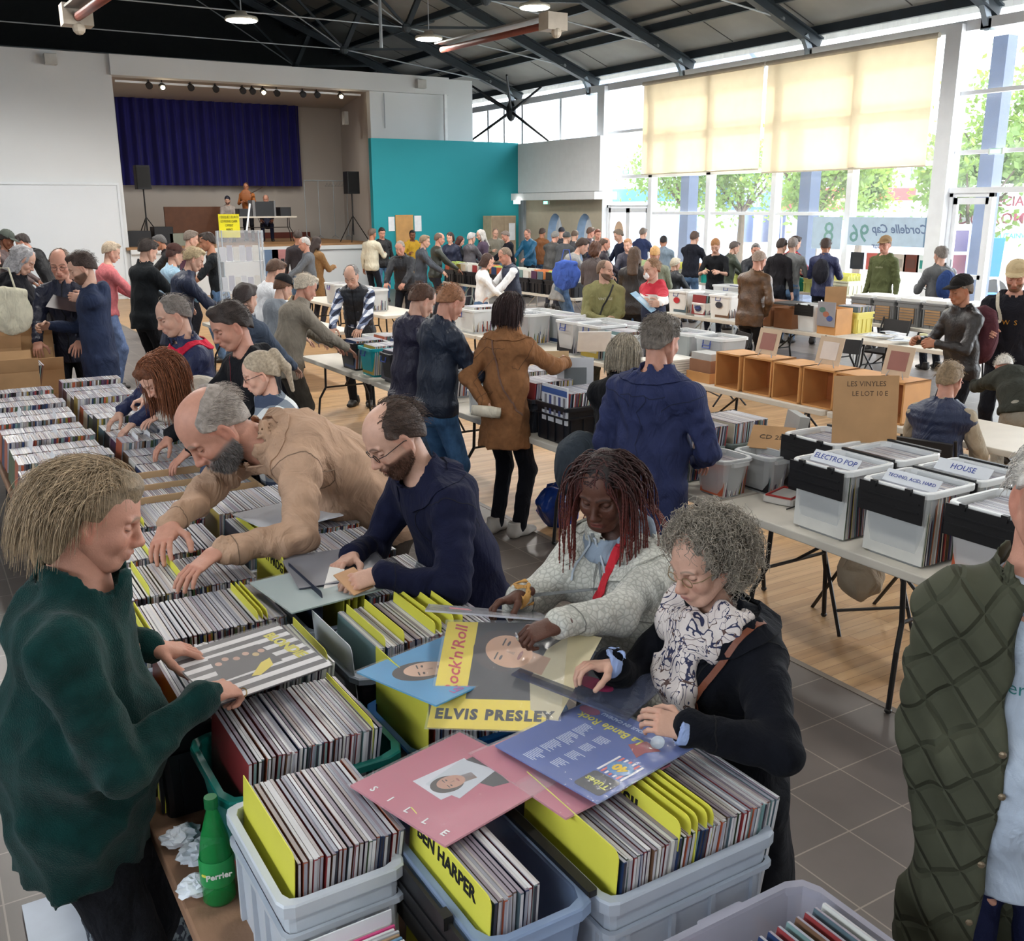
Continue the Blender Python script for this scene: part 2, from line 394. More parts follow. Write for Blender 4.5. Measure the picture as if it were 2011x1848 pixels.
# ---------------------------------------------------------------- people
TONES = {'pale': srgb(226, 178, 156), 'fair': srgb(200, 158, 138), 'ruddy': srgb(194, 142, 122), 'tan': srgb(170, 118, 92), 'brown': srgb(112, 70, 50), 'dark': srgb(84, 52, 40)}
LOD = {0: (.009, .0023, .0026), 1: (.013, .0036, .0042), 2: (.02, .0055, .0075), 3: (.027, .0085, .0105)}
def skinmat(): return mat('skin', (.5, .3, .2), .5, attr=True, var=.05, vscale=40, spec=.35, bump=.12, bscale=240)
def hairmat(rgb):
    return mat('hair_%d_%d_%d' % rgb, srgb(*rgb), .55, attr=True, var=.22, vscale=70, spec=.35, bump=.35, bscale=160)
def cloth(rgb, kind='cotton'):
    key = 'cloth_%s_%d_%d_%d' % (kind, *rgb); c = srgb(*rgb)
    if key in MATS: return MATS[key]
    if kind == 'nylon': return mat(key, c, .5, bump=.2, bscale=90, var=.08, vscale=12, spec=.35, fold=.7)
    if kind == 'leather': return mat(key, c, .38, bump=.5, bscale=55, var=.3, vscale=11, spec=.5)
    if kind == 'fleece': return mat(key, c, .95, bump=.5, bscale=300, var=.22, vscale=22, spec=.1, sheen=.12)
    if kind == 'wool': return mat(key, c, .9, bump=.2, bscale=420, var=.1, vscale=30, spec=.1, sheen=.03, fold=.45)
    if kind == 'denim': return mat(key, c, .85, bump=.25, bscale=350, var=.28, vscale=9, spec=.2, fold=.6)
    return mat(key, c, .82, bump=.15, bscale=400, var=.08, vscale=14, spec=.2, fold=.75)
def clothcol(m, fn):      # recolour a cloth by a pattern in its own space: fn builds nodes and returns a colour socket
    N, L, b = nodes_of(m)
    for l in list(b.inputs['Base Color'].links): L.remove(l)
    L.new(fn(N, L), b.inputs['Base Color']); return m
def checkmat(name, c1, c2, c3, sc, rot=(.3, .1, .4), rough=.85):      # crossed bands of two colours
    if name in MATS: return MATS[name]
    m = mat(name, srgb(*c1), rough, bump=.3, bscale=140)
    def fn(N, L):
        tc = N.new('ShaderNodeTexCoord'); mp = N.new('ShaderNodeMapping'); mp.inputs['Rotation'].default_value = rot; L.new(tc.outputs['Object'], mp.inputs['Vector'])
        w = []; sp = N.new('ShaderNodeSeparateXYZ'); L.new(mp.outputs['Vector'], sp.inputs[0])
        for d in ('X', 'Z'):
            q = N.new('ShaderNodeMath'); q.operation = 'MULTIPLY'; q.inputs[1].default_value = sc; L.new(sp.outputs[d], q.inputs[0]); fr = N.new('ShaderNodeMath'); fr.operation = 'FRACT'; L.new(q.outputs[0], fr.inputs[0])
            g = N.new('ShaderNodeMath'); g.operation = 'GREATER_THAN'; g.inputs[1].default_value = .5; L.new(fr.outputs[0], g.inputs[0]); w.append(g)
        a = N.new('ShaderNodeMath'); a.operation = 'ADD'; L.new(w[0].outputs[0], a.inputs[0]); L.new(w[1].outputs[0], a.inputs[1])
        r = N.new('ShaderNodeValToRGB'); r.color_ramp.interpolation = 'CONSTANT'; e = r.color_ramp.elements
        d = N.new('ShaderNodeMath'); d.operation = 'MULTIPLY'; d.inputs[1].default_value = .4; L.new(a.outputs[0], d.inputs[0]); L.new(d.outputs[0], r.inputs['Fac'])
        e[0].color = (*srgb(*c1), 1); e[1].position = .3; e[1].color = (*srgb(*c2), 1); n = e.new(.7); n.color = (*srgb(*c3), 1); return r.outputs['Color']
    return clothcol(m, fn)
def bandmat(name, bands, axis='Z', rough=.8):      # horizontal colour bands of one garment: [(height, rgb), ...]
    if name in MATS: return MATS[name]
    m = mat(name, (.5, .5, .5), rough, bump=.3, bscale=120)
    def fn(N, L):
        tc = N.new('ShaderNodeTexCoord'); sp = N.new('ShaderNodeSeparateXYZ'); L.new(tc.outputs['Object'], sp.inputs[0])
        src = None
        for i, (z, rgb) in enumerate(bands):
            if src is None: cc = N.new('ShaderNodeRGB'); cc.outputs[0].default_value = (*srgb(*rgb), 1); src = cc.outputs[0]; continue
            g = N.new('ShaderNodeMath'); g.operation = 'GREATER_THAN'; g.inputs[1].default_value = z; L.new(sp.outputs[axis], g.inputs[0])
            mx = N.new('ShaderNodeMix'); mx.data_type = 'RGBA'; L.new(g.outputs[0], mx.inputs['Factor']); L.new(src, mx.inputs['A']); mx.inputs['B'].default_value = (*srgb(*rgb), 1); src = mx.outputs['Result']
        return src
    return clothcol(m, fn)

def ik(a, t, l1, l2, pole):
    a = np.array(a, float); t = np.array(t, float); d = t-a; L = np.linalg.norm(d); mx = (l1+l2)*.985
    if L > mx: t = a+d/L*mx; d = t-a; L = mx
    w = d/L; x = (l1*l1-l2*l2+L*L)/(2*L); hh = math.sqrt(max(l1*l1-x*x, 1e-5)); p = np.array(pole, float); p = p-w*np.dot(p, w); p = nrm(p)
    return a+w*x+p*hh, t
def rotmat(pitch, yaw, roll=0):      # pitch down, yaw to the person's right (radians)
    cp, sp, cy, sy, cr, sr = math.cos(pitch), math.sin(pitch), math.cos(yaw), math.sin(yaw), math.cos(roll), math.sin(roll)
    Rp = np.array([[1, 0, 0], [0, cp, sp], [0, -sp, cp]]); Ry = np.array([[cy, sy, 0], [-sy, cy, 0], [0, 0, 1]]); Rr = np.array([[cr, 0, sr], [0, 1, 0], [-sr, 0, cr]])
    return Ry @ Rp @ Rr
FACE_CUT = (0, .075, .07)
def hair_sdf(style, seed=0):
    s = SDF(); n = (0, .6, -.8)
    if style in ('short', 'buzz', 'bald', 'crop', 'thin', 'quiff', 'cap', 'pony'):
        t = {'short': .009, 'buzz': .003, 'bald': .006, 'crop': .006, 'thin': .005, 'quiff': .011, 'cap': .008, 'pony': .009}[style]
        s.ball((0, -.014, .046), (.0745+t, .0945+t, .0835+t*1.1))
        s.ball((0, -.05, .0), (.062+t, .056+t, .075+t*.5), k=.03)
        if style == 'quiff': s.ball((0, .055, .12), (.045, .035, .022), k=.03)
        if style == 'short': s.ball((.01, .05, .115), (.05, .035, .02), k=.03)
        for x in (-1, 1): s.ball((x*.076, .028, .03), (.01, .014, .035), k=.015)
        s.cut((0, .078, .078), n)
        s.ball((0, .1, -.01), (.062, .06, .085), k=.01, op='s')
        for x in (-1, 1): s.ball((x*.08, -.002, -.004), (.016, .02, .026), k=.006, op='s')
        if style in ('bald', 'thin'):
            s.ball((0, .03 if style == 'bald' else .055, .13), (.068 if style == 'bald' else .062, .115 if style == 'bald' else .1, .072), k=.01, op='s')
        if style == 'pony':
            s.ball((0, -.11, .09), (.025, .025, .025), k=.01); s.ec((0, -.125, .09), (0, -.15, -.02), (.03, .022), (.034, .024), k=.02); s.ec((0, -.15, -.02), (0.01, -.13, -.16), (.036, .024), (.018, .012), k=.02)
    elif style in ('bob', 'long', 'shaggy', 'swept'):
        b = {'bob': -.105, 'long': -.12, 'shaggy': -.13, 'swept': -.115}[style]
        s.ball((0, -.016, .05), (.084, .104, .092)) 
        if style == 'swept':
            s.ball((0, -.055, -.025), (.074, .056, .1), k=.03); s.ball((0, .055, .105), (.05, .03, .024), k=.03)
            s.ball((0, .115, -.03), (.08, .085, .12), k=.012, op='s'); s.cut((0, .08, .065), (0, .9, -.43)); s.cut((0, 0, b), (0, 0, -1))
        else:
            s.ec((0, -.03, .02), (0, -.035, b+.02), (.094, .088), (.098, .085), k=.03)
            s.ball((0, .1, -.045), (.062, .105, .115), k=.015, op='s'); s.cut((0, -.02, b), (0, .2, -1))
        if style == 'long':
            s.ec((0, -.07, -.03), (0, -.11, -.3), (.09, .045), (.08, .03), k=.03)
            for x in (-1, 1): s.ec((x*.075, .0, -.05), (x*.085, .01, -.27), (.03, .03), (.022, .018), k=.03)
    elif style == 'curly':
        s.ball((0, -.035, .045), (.104, .112, .104)); s.ball((0, -.065, -.045), (.1, .075, .085), k=.03)
        s.ball((0, .135, -.04), (.07, .115, .115), k=.015, op='s')
    elif style == 'braids':
        s.ball((0, -.016, .05), (.084, .104, .092)); s.ball((0, -.055, -.03), (.09, .06, .12), k=.03); s.ball((0, .115, -.03), (.07, .075, .115), k=.012, op='s')
    elif style == 'beanie':
        s.ball((0, -.016, .05), (.086, .106, .1)); s.cut((0, .0, .025), (0, .25, -1))
    return s
def strands(n, length, r, seed, flow, grav, origin='scalp', segs=9, curl=0, curlr=0, taper=.5, skull=(.078, .098, .088), c0=(0, -.014, .046), sel=None, body=None, off=.006, wob=.004, first=None):
    """simulated locks: returns vertices, quads, per-lock shade"""
    rs = np.random.RandomState(seed); g = rs.normal(size=(n*4, 3)); g /= np.linalg.norm(g, axis=1)[:, None]
    if sel is not None: g = g[sel(g)]
    g = g[:n]; n = len(g); sk = np.array(skull); c0 = np.array(c0); p = c0+g*sk; path = [p]
    step = (length*rs.uniform(.7, 1.1, n) if not hasattr(length, '__len__') else rs.uniform(length[0], length[1], n))/segs
    d = flow(g, rs); d = d/np.linalg.norm(d, axis=1)[:, None]
    if first is not None: step0 = first
    lift = off*rs.uniform(.3, 1.6, n)[:, None]
    for i in range(segs):
        dn = d+np.array(grav)*(i+1)/segs*1.0; dn += rs.normal(size=(n, 3))*.12; dn /= np.linalg.norm(dn, axis=1)[:, None]; d = dn
        p = p+d*step[:, None]
        q = (p-c0)/(sk+lift*(1+.6*i/segs)); l = np.linalg.norm(q, axis=1); m = l < 1
        p = np.where(m[:, None], c0+q/l[:, None]*(sk+lift*(1+.6*i/segs)), p)
        fq = (p-np.array([0, .1, -.035]))/np.array([.08, .085, .12]); fl = np.linalg.norm(fq, axis=1); mm = (fl < 1)
        p = np.where(mm[:, None], p+np.stack([np.sign(p[:, 0])*(1-fl)*.07, -(1-fl)*.07, 0*fl], 1), p)
        path.append(p)
    P_ = np.stack(path, 1)      # n, segs+1, 3
    if curl:
        sub = 4; t = np.linspace(0, segs, segs*sub+1); i0 = np.minimum(t.astype(int), segs-1); f = (t-i0)[None, :, None]
        P_ = P_[:, i0]*(1-f)+P_[:, i0+1]*f
        ph = rs.uniform(0, 6.3, n)[:, None]+t[None]*curl*rs.choice([-1, 1], n)[:, None]; ax = P_[:, -1]-P_[:, 0]; ax /= np.linalg.norm(ax, axis=1)[:, None]+1e-9
        u = np.cross(ax, rs.normal(size=(n, 3))); u /= np.linalg.norm(u, axis=1)[:, None]; w = np.cross(ax, u); gr = np.minimum(t/segs*3, 1)[None, :, None]
        P_ = P_+gr*curlr*(np.cos(ph)[..., None]*u[:, None]+np.sin(ph)[..., None]*w[:, None])
    m = P_.shape[1]; T = np.gradient(P_, axis=1); T /= np.linalg.norm(T, axis=2)[..., None]+1e-9
    N1 = np.cross(T, np.array([.3, .2, .93])); N1 /= np.linalg.norm(N1, axis=2)[..., None]+1e-9; N2 = np.cross(T, N1)
    rr = r*(1-(1-taper)*np.linspace(0, 1, m)); rr = rr[None, :, None]*rs.uniform(.75, 1.25, n)[:, None, None]
    K = 4; V = np.stack([P_+rr*(math.cos(2*PI*k/K)*N1+math.sin(2*PI*k/K)*N2) for k in range(K)], 2)
    idx = np.arange(n*m*K).reshape(n, m, K); a = idx[:, :-1]; b = idx[:, 1:]
    F = np.stack([a, np.roll(a, -1, 2), np.roll(b, -1, 2), b], -1).reshape(-1, 4)
    sh = np.repeat(rs.uniform(.55, 1.45, n), m*K)
    return V.reshape(-1, 3), F, sh
_hairc = {}
def join(parts):      # [(v, f, col)]
    o = 0; V = []; F = []; C = []
    for v, f, c in parts: V.append(v); F.append(f+o); C.append(c); o += len(v)
    return np.concatenate(V), np.concatenate(F), np.concatenate(C)
def hair_mesh(style, rgb, lod, seed=0, gl=(0, 0, -1)):
    key = (style, rgb, lod, seed if lod < 2 else seed % 2); gl = np.array(gl); G = lambda y, z: tuple(gl*z+np.array([0, y, 0]))
    if key in _hairc: return _hairc[key]
    hh = {0: .0035, 1: .005, 2: .008, 3: .011}[lod]
    amp = {'short': .004, 'quiff': .005, 'crop': .002, 'buzz': .001, 'bald': .002, 'thin': .002, 'pony': .0012, 'bob': .005, 'long': .006, 'swept': .005, 'curly': .009, 'shaggy': .01, 'braids': .004, 'beanie': .002, 'cap': .003}[style]
    v, f = hair_sdf('short' if style == 'long' and lod < 2 else style).mesh(hh, noise=foldnoise(amp, .045 if style != 'curly' else .035, seed+3, 1.5 if style == 'curly' else .4))
    base = np.array(srgb(*rgb)); rs = np.random.RandomState(seed)
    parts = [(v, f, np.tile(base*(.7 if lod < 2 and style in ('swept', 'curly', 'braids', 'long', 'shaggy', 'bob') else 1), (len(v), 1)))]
    if lod < 2:
        st = None; tip = None
        if style == 'swept': st = strands(3200 if lod == 0 else 300, (.13, .19), .0008, seed, lambda g, r: np.stack([g[:, 0]*.6, -1.5*np.ones(len(g)), .5*np.ones(len(g))], 1), G(-.35, 1.9), sel=lambda g: (g[:, 2] > -.5) & (g[:, 1] < .1+.75*g[:, 2]), off=.012)
        if style == 'curly': st = strands(1900 if lod == 0 else 300, (.05, .09), .0011, seed, lambda g, r: g+r.normal(size=g.shape)*.5, (0, 0, -.7), sel=lambda g: (g[:, 2] > -.75) & (g[:, 1] < .42+.4*g[:, 2]), curl=1.7, curlr=.007, off=.02, skull=(.095, .104, .098), c0=(0, -.035, .035))
        if style in ('short', 'quiff', 'crop'): st = strands(700 if lod == 0 else 260, (.025, .045), .0011, seed, lambda g, r: np.stack([g[:, 0]*.6, g[:, 1]*.3-.5, g[:, 2]*.2], 1)+r.normal(size=g.shape)*.2, (0, 0, -.5), segs=4, sel=lambda g: (g[:, 2]*.8-g[:, 1]*.6 > -.1) & (g[:, 2] > -.35) & (g[:, 1] < .6), off=.009)
        if style in ('bald', 'thin'): st = strands(450 if lod == 0 else 200, (.02, .045 if style == 'bald' else .06), .0009, seed, lambda g, r: np.stack([g[:, 0]*.3, -.9+0*g[:, 0], .1+0*g[:, 0]], 1), (0, 0, -.9), segs=4, sel=(lambda g: (g[:, 2]*.8-g[:, 1]*.6 > -.1) & (g[:, 2] > -.4) & (g[:, 2] < .42) & (g[:, 1] < .3)) if style == 'bald' else (lambda g: (g[:, 2]*.8-g[:, 1]*.6 > -.15) & (g[:, 2] > -.4) & (g[:, 1] < .6) & ~((g[:, 2] > .35) & (g[:, 1] > -.1) & (np.abs(g[:, 0]) < .55))), off=.005)
        if style in ('long', 'bob', 'shaggy'):
            L = {'long': (.3, .42), 'bob': (.15, .2), 'shaggy': (.15, .24)}[style]
            st = strands(1500, L, .0021, seed, lambda g, r: np.stack([g[:, 0]*1.2, -.9+g[:, 1]*.4, .1+0*g[:, 0]], 1), G(-.3, 3.2), sel=lambda g: (g[:, 2] > -.3) & (g[:, 1] < .1+.6*g[:, 2]), off=.009, segs=12)
        if style == 'ponytail': st = strands(380, (.1, .14), .0012, seed, lambda g, r: np.stack([-g[:, 0]*.2, -1+0*g[:, 0], .3+0*g[:, 0]], 1), (0, -.3, .2), sel=lambda g: (g[:, 2] > -.3) & (g[:, 1] < .65), off=.008, segs=6)
        if st is not None: parts.append((st[0], st[1], np.clip(base[None]*st[2][:, None]*(1.15 if max(base) > .05 else 1), 0, 1)))
    V, F, C = join(parts); _hairc[key] = npmesh('hair', V, F, hairmat(rgb), C); return _hairc[key]
def cap_mesh(rgb, flat=False, lod=2):
    mb = MB(); mb.lathe([(.0001, .104), (.03, .1), (.062, .083), (.083, .05), (.088, .02), (.087, .008)], 20)
    mb.v = [(x, y*1.17-.016, z+.048) for x, y, z in mb.v]
    n = 10; top = []; 
    for j, (r, dz) in enumerate(((0, 0), (.5, .001), (1, -.006))):
        for i in range(n+1):
            a = math.radians(20+140*i/n); x = math.cos(a)*.084; y = math.sin(a)*(.088+.075*r)-.005+.012*r; top.append((x, y, .072+dz-.012*abs(math.cos(a))*r))
    k = len(top); bot = [(x, y, z-.004) for x, y, z in top]
    fs = [(j*(n+1)+i, j*(n+1)+i+1, (j+1)*(n+1)+i+1, (j+1)*(n+1)+i) for j in range(2) for i in range(n)]
    mb.add(top+bot, fs+[tuple(q+k for q in f[::-1]) for f in fs]+[(2*(n+1)+i, 2*(n+1)+i+1, k+2*(n+1)+i+1, k+2*(n+1)+i) for i in range(n)])
    mb.ell((0, -.016, .153), (.006, .006, .004), 8)
    return mb.mesh('cap', cloth(rgb), True)
def glasses_mesh(rgb, r=.0185, wire=.0016, sq=.8):
    mb = MB()
    for x in (-1, 1):
        mb.tube([(x*.031+r*1.15*math.cos(a), .1-.05*abs(x*.031+r*math.cos(a))**1*.35, .004+r*sq*math.sin(a)) for a in [2*PI*i/20 for i in range(20)]], wire, 6, closed=True)
        mb.tube([(x*.052, .096, .008), (x*.072, .075, .01), (x*.081, .0, .012), (x*.08, -.02, .0)], wire, 6)
    mb.tube([(-.011, .1, .007), (0, .104, .009), (.011, .1, .007)], wire, 6)
    return mb.mesh('glasses', mat('frame_%d_%d_%d' % rgb, srgb(*rgb), .3, metal=.5 if rgb[0] > 90 else 0), True)

ARMS = {      # wrist (side, front, height as share of body height) for the right arm, elbow pole, palm-back direction, hand pose
    'down': ((.27, .03, .47), (.3, -1, 0), (1, .1, 0), 'relax'), 'table': ((.16, .44, .56), (.7, -.5, -.6), (.1, .1, 1), 'reach'),
    'table2': ((.08, .5, .57), (.8, -.3, -.6), (.3, 0, 1), 'grip'), 'hold': ((.13, .34, .67), (.6, -.3, -1), (.8, .1, .4), 'grip'), 'read': ((.15, .33, .72), (.7, -.2, -1), (.9, .2, -.2), 'grip'),
    'pocket': ((.15, .07, .53), (.9, -.8, 0), (1, 0, 0), 'relax'), 'back': ((.1, -.19, .56), (.9, -.6, 0), (0, 1, .2), 'relax'), 'cross': ((-.05, .28, .6), (1, .1, -.5), (0, .6, .8), 'relax'), 'hip': ((.2, .1, .58), (1, -.5, 0), (1, 0, 0), 'relax')}
NP = [0]
UP = lambda a: np.array([0, math.sin(a), math.cos(a)])
def skel(h, lean, hp, hy, hr, curve, neck, seat):
    s = h/1.75; L = math.radians(lean); up = UP
    pz = .52 if seat else .93*s-.05*max(0, L)
    pel = np.array([0, -.12*math.sin(L) if not seat else -.02, pz]); wai = pel+up(L*.7)*.17*s; che = wai+up(L*(1-curve*.3))*.2*s; nk = che+up(L*(1+curve))*.17*s
    HP = math.radians(hp); HY = math.radians(hy); R = rotmat(HP, HY, math.radians(hr)); na = L*.75+HP*.45
    hc = nk+np.array([math.sin(HY)*.03*abs(hp)/40, math.sin(na)*math.cos(HY*.5), math.cos(na)])*.136*s*neck + R @ np.array([0, .0, .02])
    return pel, wai, che, nk, hc, R, na
def person(label, px, face, h=1.75, lean=0, sex='m', tone='fair', hair=('short', (60, 45, 35)), top=('jacket', (40, 40, 50)), legs=((30, 34, 48), 'denim'), arms=('table', 'table'),
           hp=18, hy=0, hr=0, lod=2, w=1.0, belly=0, beard=None, stub=0, brow=None, seat=False, xy=None, curve=.25, group=None, glasses=None, cap=None, shoes=(40, 36, 34), hood=False, collar=None, seed=None,
           hemw=1.0, body_only=False, feet=.1, puff=0, lips=None, hs=1.0, neck=1.0, mask=None, sleeves=1, category='person', dz=0, yy=None, zipc=(30, 30, 34), open_=0, inner=None, collarc=None):
    if yy is not None:      # stature from how high the head stands at its distance
        for _ in range(4): q = skel(h, lean, hp, hy, hr, curve, neck, seat); z = at_y(px[0], px[1], yy)[2]-dz; h *= z/q[4][2]
        if not 1.45 < h < 1.98: print('HEIGHT', label, round(h, 2))
    NP[0] += 1; seed = seed if seed is not None else NP[0]; rs = np.random.RandomState(seed)
    s = h/1.75; fem = sex == 'f'; jh, hh, ha = LOD[lod]; jh *= s; L = math.radians(lean); up = UP; HP = math.radians(hp); HY = math.radians(hy)
    pel, wai, che, nk, hc, R, na = skel(h, lean, hp, hy, hr, curve, neck, seat)
    sw = (.148 if fem else .172)*s*w; sh = {1: nk+np.array([sw, -.01, -.02])-up(L)*.065*s, -1: nk+np.array([-sw, -.01, -.02])-up(L)*.065*s}
    # root of the thing on the floor, set so that the head stands where the photograph has it
    A = -math.radians(face); ca, sa = math.cos(A), math.sin(A)
    rot = lambda v: np.array([v[0]*ca-v[1]*sa, v[0]*sa+v[1]*ca, v[2]])
    if xy is None:
        q = at(px[0], px[1], hc[2]+dz); o = rot(hc); xy = (q[0]-o[0], q[1]-o[1])
    root = thing('person', label, category, (xy[0], xy[1], dz), A, group)
    inv = lambda p: np.array([(p[0]-xy[0])*ca+(p[1]-xy[1])*sa, -(p[0]-xy[0])*sa+(p[1]-xy[1])*ca, p[2]-dz])
    armd = []
    for i, sd in enumerate((1, -1)):      # right, left
        a = arms[i]; pole = None; bk = None; pose = None; hd = None
        if isinstance(a, str): t, pole, bk, pose = ARMS[a]; t = np.array([t[0]*sd*s*w, t[1]*s+max(0, math.sin(L))*(.3 if a in ('table', 'table2', 'hold', 'read', 'cross') else .1), t[2]*h-(.42 if seat else 0)])
        else:
            t = a['w'] if 'w' in a else None; t = inv(np.array(t)) if t is not None else np.array(a['l']); pole = a.get('pole', (.7, -.4, -.7)); bk = a.get('bk', (0, 0, 1)); pose = a.get('pose', 'reach')
            if 'hdw' in a: hd = np.array(a['hdw'], float); hd = np.array([hd[0]*ca+hd[1]*sa, -hd[0]*sa+hd[1]*ca, hd[2]])
            if 'bkw' in a: b_ = np.array(a['bkw'], float); bk = (b_[0]*ca+b_[1]*sa, -b_[0]*sa+b_[1]*ca, b_[2]); bk = (bk[0]*sd, bk[1], bk[2])
        el, wr_ = ik(sh[sd], t, .29*s, .255*s, (pole[0]*sd, pole[1], pole[2]))
        armd.append((sd, el, wr_, np.array([bk[0]*sd, bk[1], bk[2]], float), pose, hd))
    hips = {1: pel+np.array([.085*s, 0, -.04*s]), -1: pel+np.array([-.085*s, 0, -.04*s])}; legd = []
    for sd in (1, -1):
        if seat: kn = hips[sd]+np.array([.05*sd, .42*s, .0]); an = np.array([kn[0], kn[1]-.02, .09])
        else: kn, an = ik(hips[sd], (sd*feet*s, -.02+.03*sd*rs.uniform(-1, 1)-(.12 if lean > 40 else 0), .085), .425*s, .415*s, (.1*sd, 1, 0))
        legd.append((sd, kn, an))
    # body: one skin from head to feet, hidden where cloth covers it
    vh, fh = head_mesh(sex, hh); Hs = s*.98*hs*(0.96 if fem else 1.0)
    tn = np.array(TONES[tone]) if isinstance(tone, str) else np.array(tone)
    brow = brow if brow is not None else tuple(np.array(srgb(*hair[1]))*.6) if hair else (.1, .07, .05)
    kind_ = top[0]
    parts = [((vh*Hs) @ R.T+hc, fh, head_color(vh, tn, brow, beard=srgb(*beard) if beard else None, kind=sex, lips=lips, stub=stub))]
    c = SDF(); nr = .054*s*(.85 if fem else 1.02)*(1+.3*belly)
    c.ec(nk-up(na)*.06, hc+R @ np.array([0, -.02, -.04]), nr, nr*.94, k=.03)
    c.ec(che-up(L)*.05, nk-up(L)*.04, (.13*s*w, .08*s), (.12*s*w, .06*s), k=.05); c.ec(pel, che, (.12*s*w, .085*s), (.125*s*w, .085*s), k=.05); c.ec(sh[-1]*.8+nk*.2, sh[1]*.8+nk*.2, .035*s, k=.04)
    for sd, el, wr_, bk, pose, hd in armd: c.ec(sh[sd], el, .03*s, .027*s, k=.02); c.ec(el, wr_, .027*s if kind_ != 'tshirt' else .04*s, .02*s, k=.02)
    for sd, kn, an in legd: c.ec(hips[sd], kn, .06*s, .045*s, k=.03); c.ec(kn, an, .043*s, .033*s, k=.02)
    cv, cf = c.mesh(min(.022, jh*1.6)); parts.append((cv, cf, np.tile(tn, (len(cv), 1))))
    hands = {}
    for sd, el, wr_, bk, pose, hd in armd:
        vv, ff = hand_mesh(pose, ha); Y = nrm(hd if hd is not None else nrm(wr_-el)+np.array([0, .15, -.25])*(0 if pose in ('relax',) else 1)); Z = bk-Y*np.dot(bk, Y); Z = nrm(Z); X = np.cross(Y, Z)
        Rm = np.stack([X, Y, Z], 1); v2 = vv*np.array([-1 if sd == 1 else 1, 1, 1])*s*(.9 if fem else 1.0); f2 = ff[:, ::-1] if sd == 1 else ff
        parts.append((v2 @ Rm.T+wr_, f2, hand_color(vv, tn))); hands[sd] = (wr_, Rm)
    V, F, C = join(parts); put('body', npmesh('body', V, F, skinmat(), C), root)
    Hm = Matrix(((*(R[0]*Hs), hc[0]), (*(R[1]*Hs), hc[1]), (*(R[2]*Hs), hc[2]), (0, 0, 0, 1)))
    if cap and hair: hair = ('cap', hair[1])
    if hair and hair[0] != 'none':
        o = put('hair' if hair[0] != 'beanie' else 'hat', hair_mesh(hair[0], hair[1], lod, seed, R.T @ np.array([0, 0, -1.])), root); o.matrix_local = Hm
    if cap: o = put('cap', cap_mesh(cap), root); o.matrix_local = Hm @ Matrix.Diagonal((1.05, 1.05, 1.05, 1))
    if glasses: o = put('glasses', glasses_mesh(glasses), root); o.matrix_local = Hm
    if mask:
        g = SDF(); g.ball((0, .085, -.05), (.046, .035, .045)); g.cut((0, .06, 0), (0, -1, 0)); v, f = g.mesh(.006); o = put('face_mask', npmesh('face_mask', v, f, cloth((245, 245, 245))), root); o.matrix_local = Hm
    # top garment
    info = dict(root=root, hc=hc, R=R, Hm=Hm, nk=nk, pel=pel, wai=wai, che=che, sh=sh, s=s, L=L, hands=hands, arms=armd, inv=inv, rot=rot, xy=xy, up=up, A=A, legs=legd)
    kind, tcol = top[0], top[1]; tk = top[2] if len(top) > 2 else {'jacket': 'nylon', 'coat': 'wool', 'sweater': 'wool', 'shirt': 'cotton', 'hoodie': 'cotton', 'puffer': 'nylon', 'fleece': 'fleece', 'leather_jacket': 'leather', 'tshirt': 'cotton', 'vest': 'nylon'}[kind]
    m = tcol if not isinstance(tcol, tuple) else cloth(tcol, tk)
    t_ = {'jacket': .018, 'coat': .024, 'sweater': .008, 'shirt': .006, 'hoodie': .018, 'puffer': .03, 'fleece': .024, 'leather_jacket': .016, 'tshirt': .003, 'vest': .018}[kind]+puff
    hem = {'jacket': -.12, 'coat': -.42, 'sweater': -.05, 'shirt': -.06, 'hoodie': -.06, 'puffer': -.06, 'fleece': -.1, 'leather_jacket': -.08, 'tshirt': -.06, 'vest': -.05}[kind]*s
    if len(top) > 3: hem = top[3]*s
    g = SDF(); wm = w*(.93 if fem else 1); bl = belly
    dn = np.array([0, -math.sin(L*.35), -math.cos(L*.35)]); hm = pel+dn*(-hem)
    g.ec(wai+up(L)*.02, che+up(L)*.03, (.145*s*wm+t_+.02*bl, .1*s+t_+.05*bl), (.15*s*wm+t_, .108*s+t_), k=.06)
    g.ec(pel, wai, (.158*s*wm+t_, .115*s+t_+.03*bl), (.145*s*wm+t_+.02*bl, .1*s+t_+.06*bl), k=.06)
    g.ec(pel+(hm-pel)*1.1, pel, ((.16*s*wm+t_)*(1+(.2*hemw if hem < -.2 else .0)), (.125*s+t_)*(1+(.3*hemw if hem < -.2 else 0))), (.158*s*wm+t_, .115*s+t_), k=.05, cap=.4)
    if belly: g.ball(wai+np.array([0, .07*s+.03*bl, -.03]), (.12*s, .09*s*(.8+bl*.3), .13*s), k=.08)
    if fem:
        for x in (-1, 1): g.ball(che+np.array([x*.075*s, .095*s+t_*.6, -.0]), (.06*s, .05*s, .06*s), k=.05)
    g.ec(sh[-1]*.85+nk*.15-up(L)*.025, sh[1]*.85+nk*.15-up(L)*.025, (.055*s+t_*.7, .055*s+t_*.7), k=.06)
    g.ball(che+up(L)*.09+np.array([0, -.03, 0]), (.135*s*wm+t_, .09*s+t_, .1*s), k=.05)
    for sd in (1, -1): g.ec(nk+up(L)*.01, sh[sd], .034*s+t_*.5, .046*s+t_*.5, k=.05)
    ar = 0 if kind == 'vest' else 1
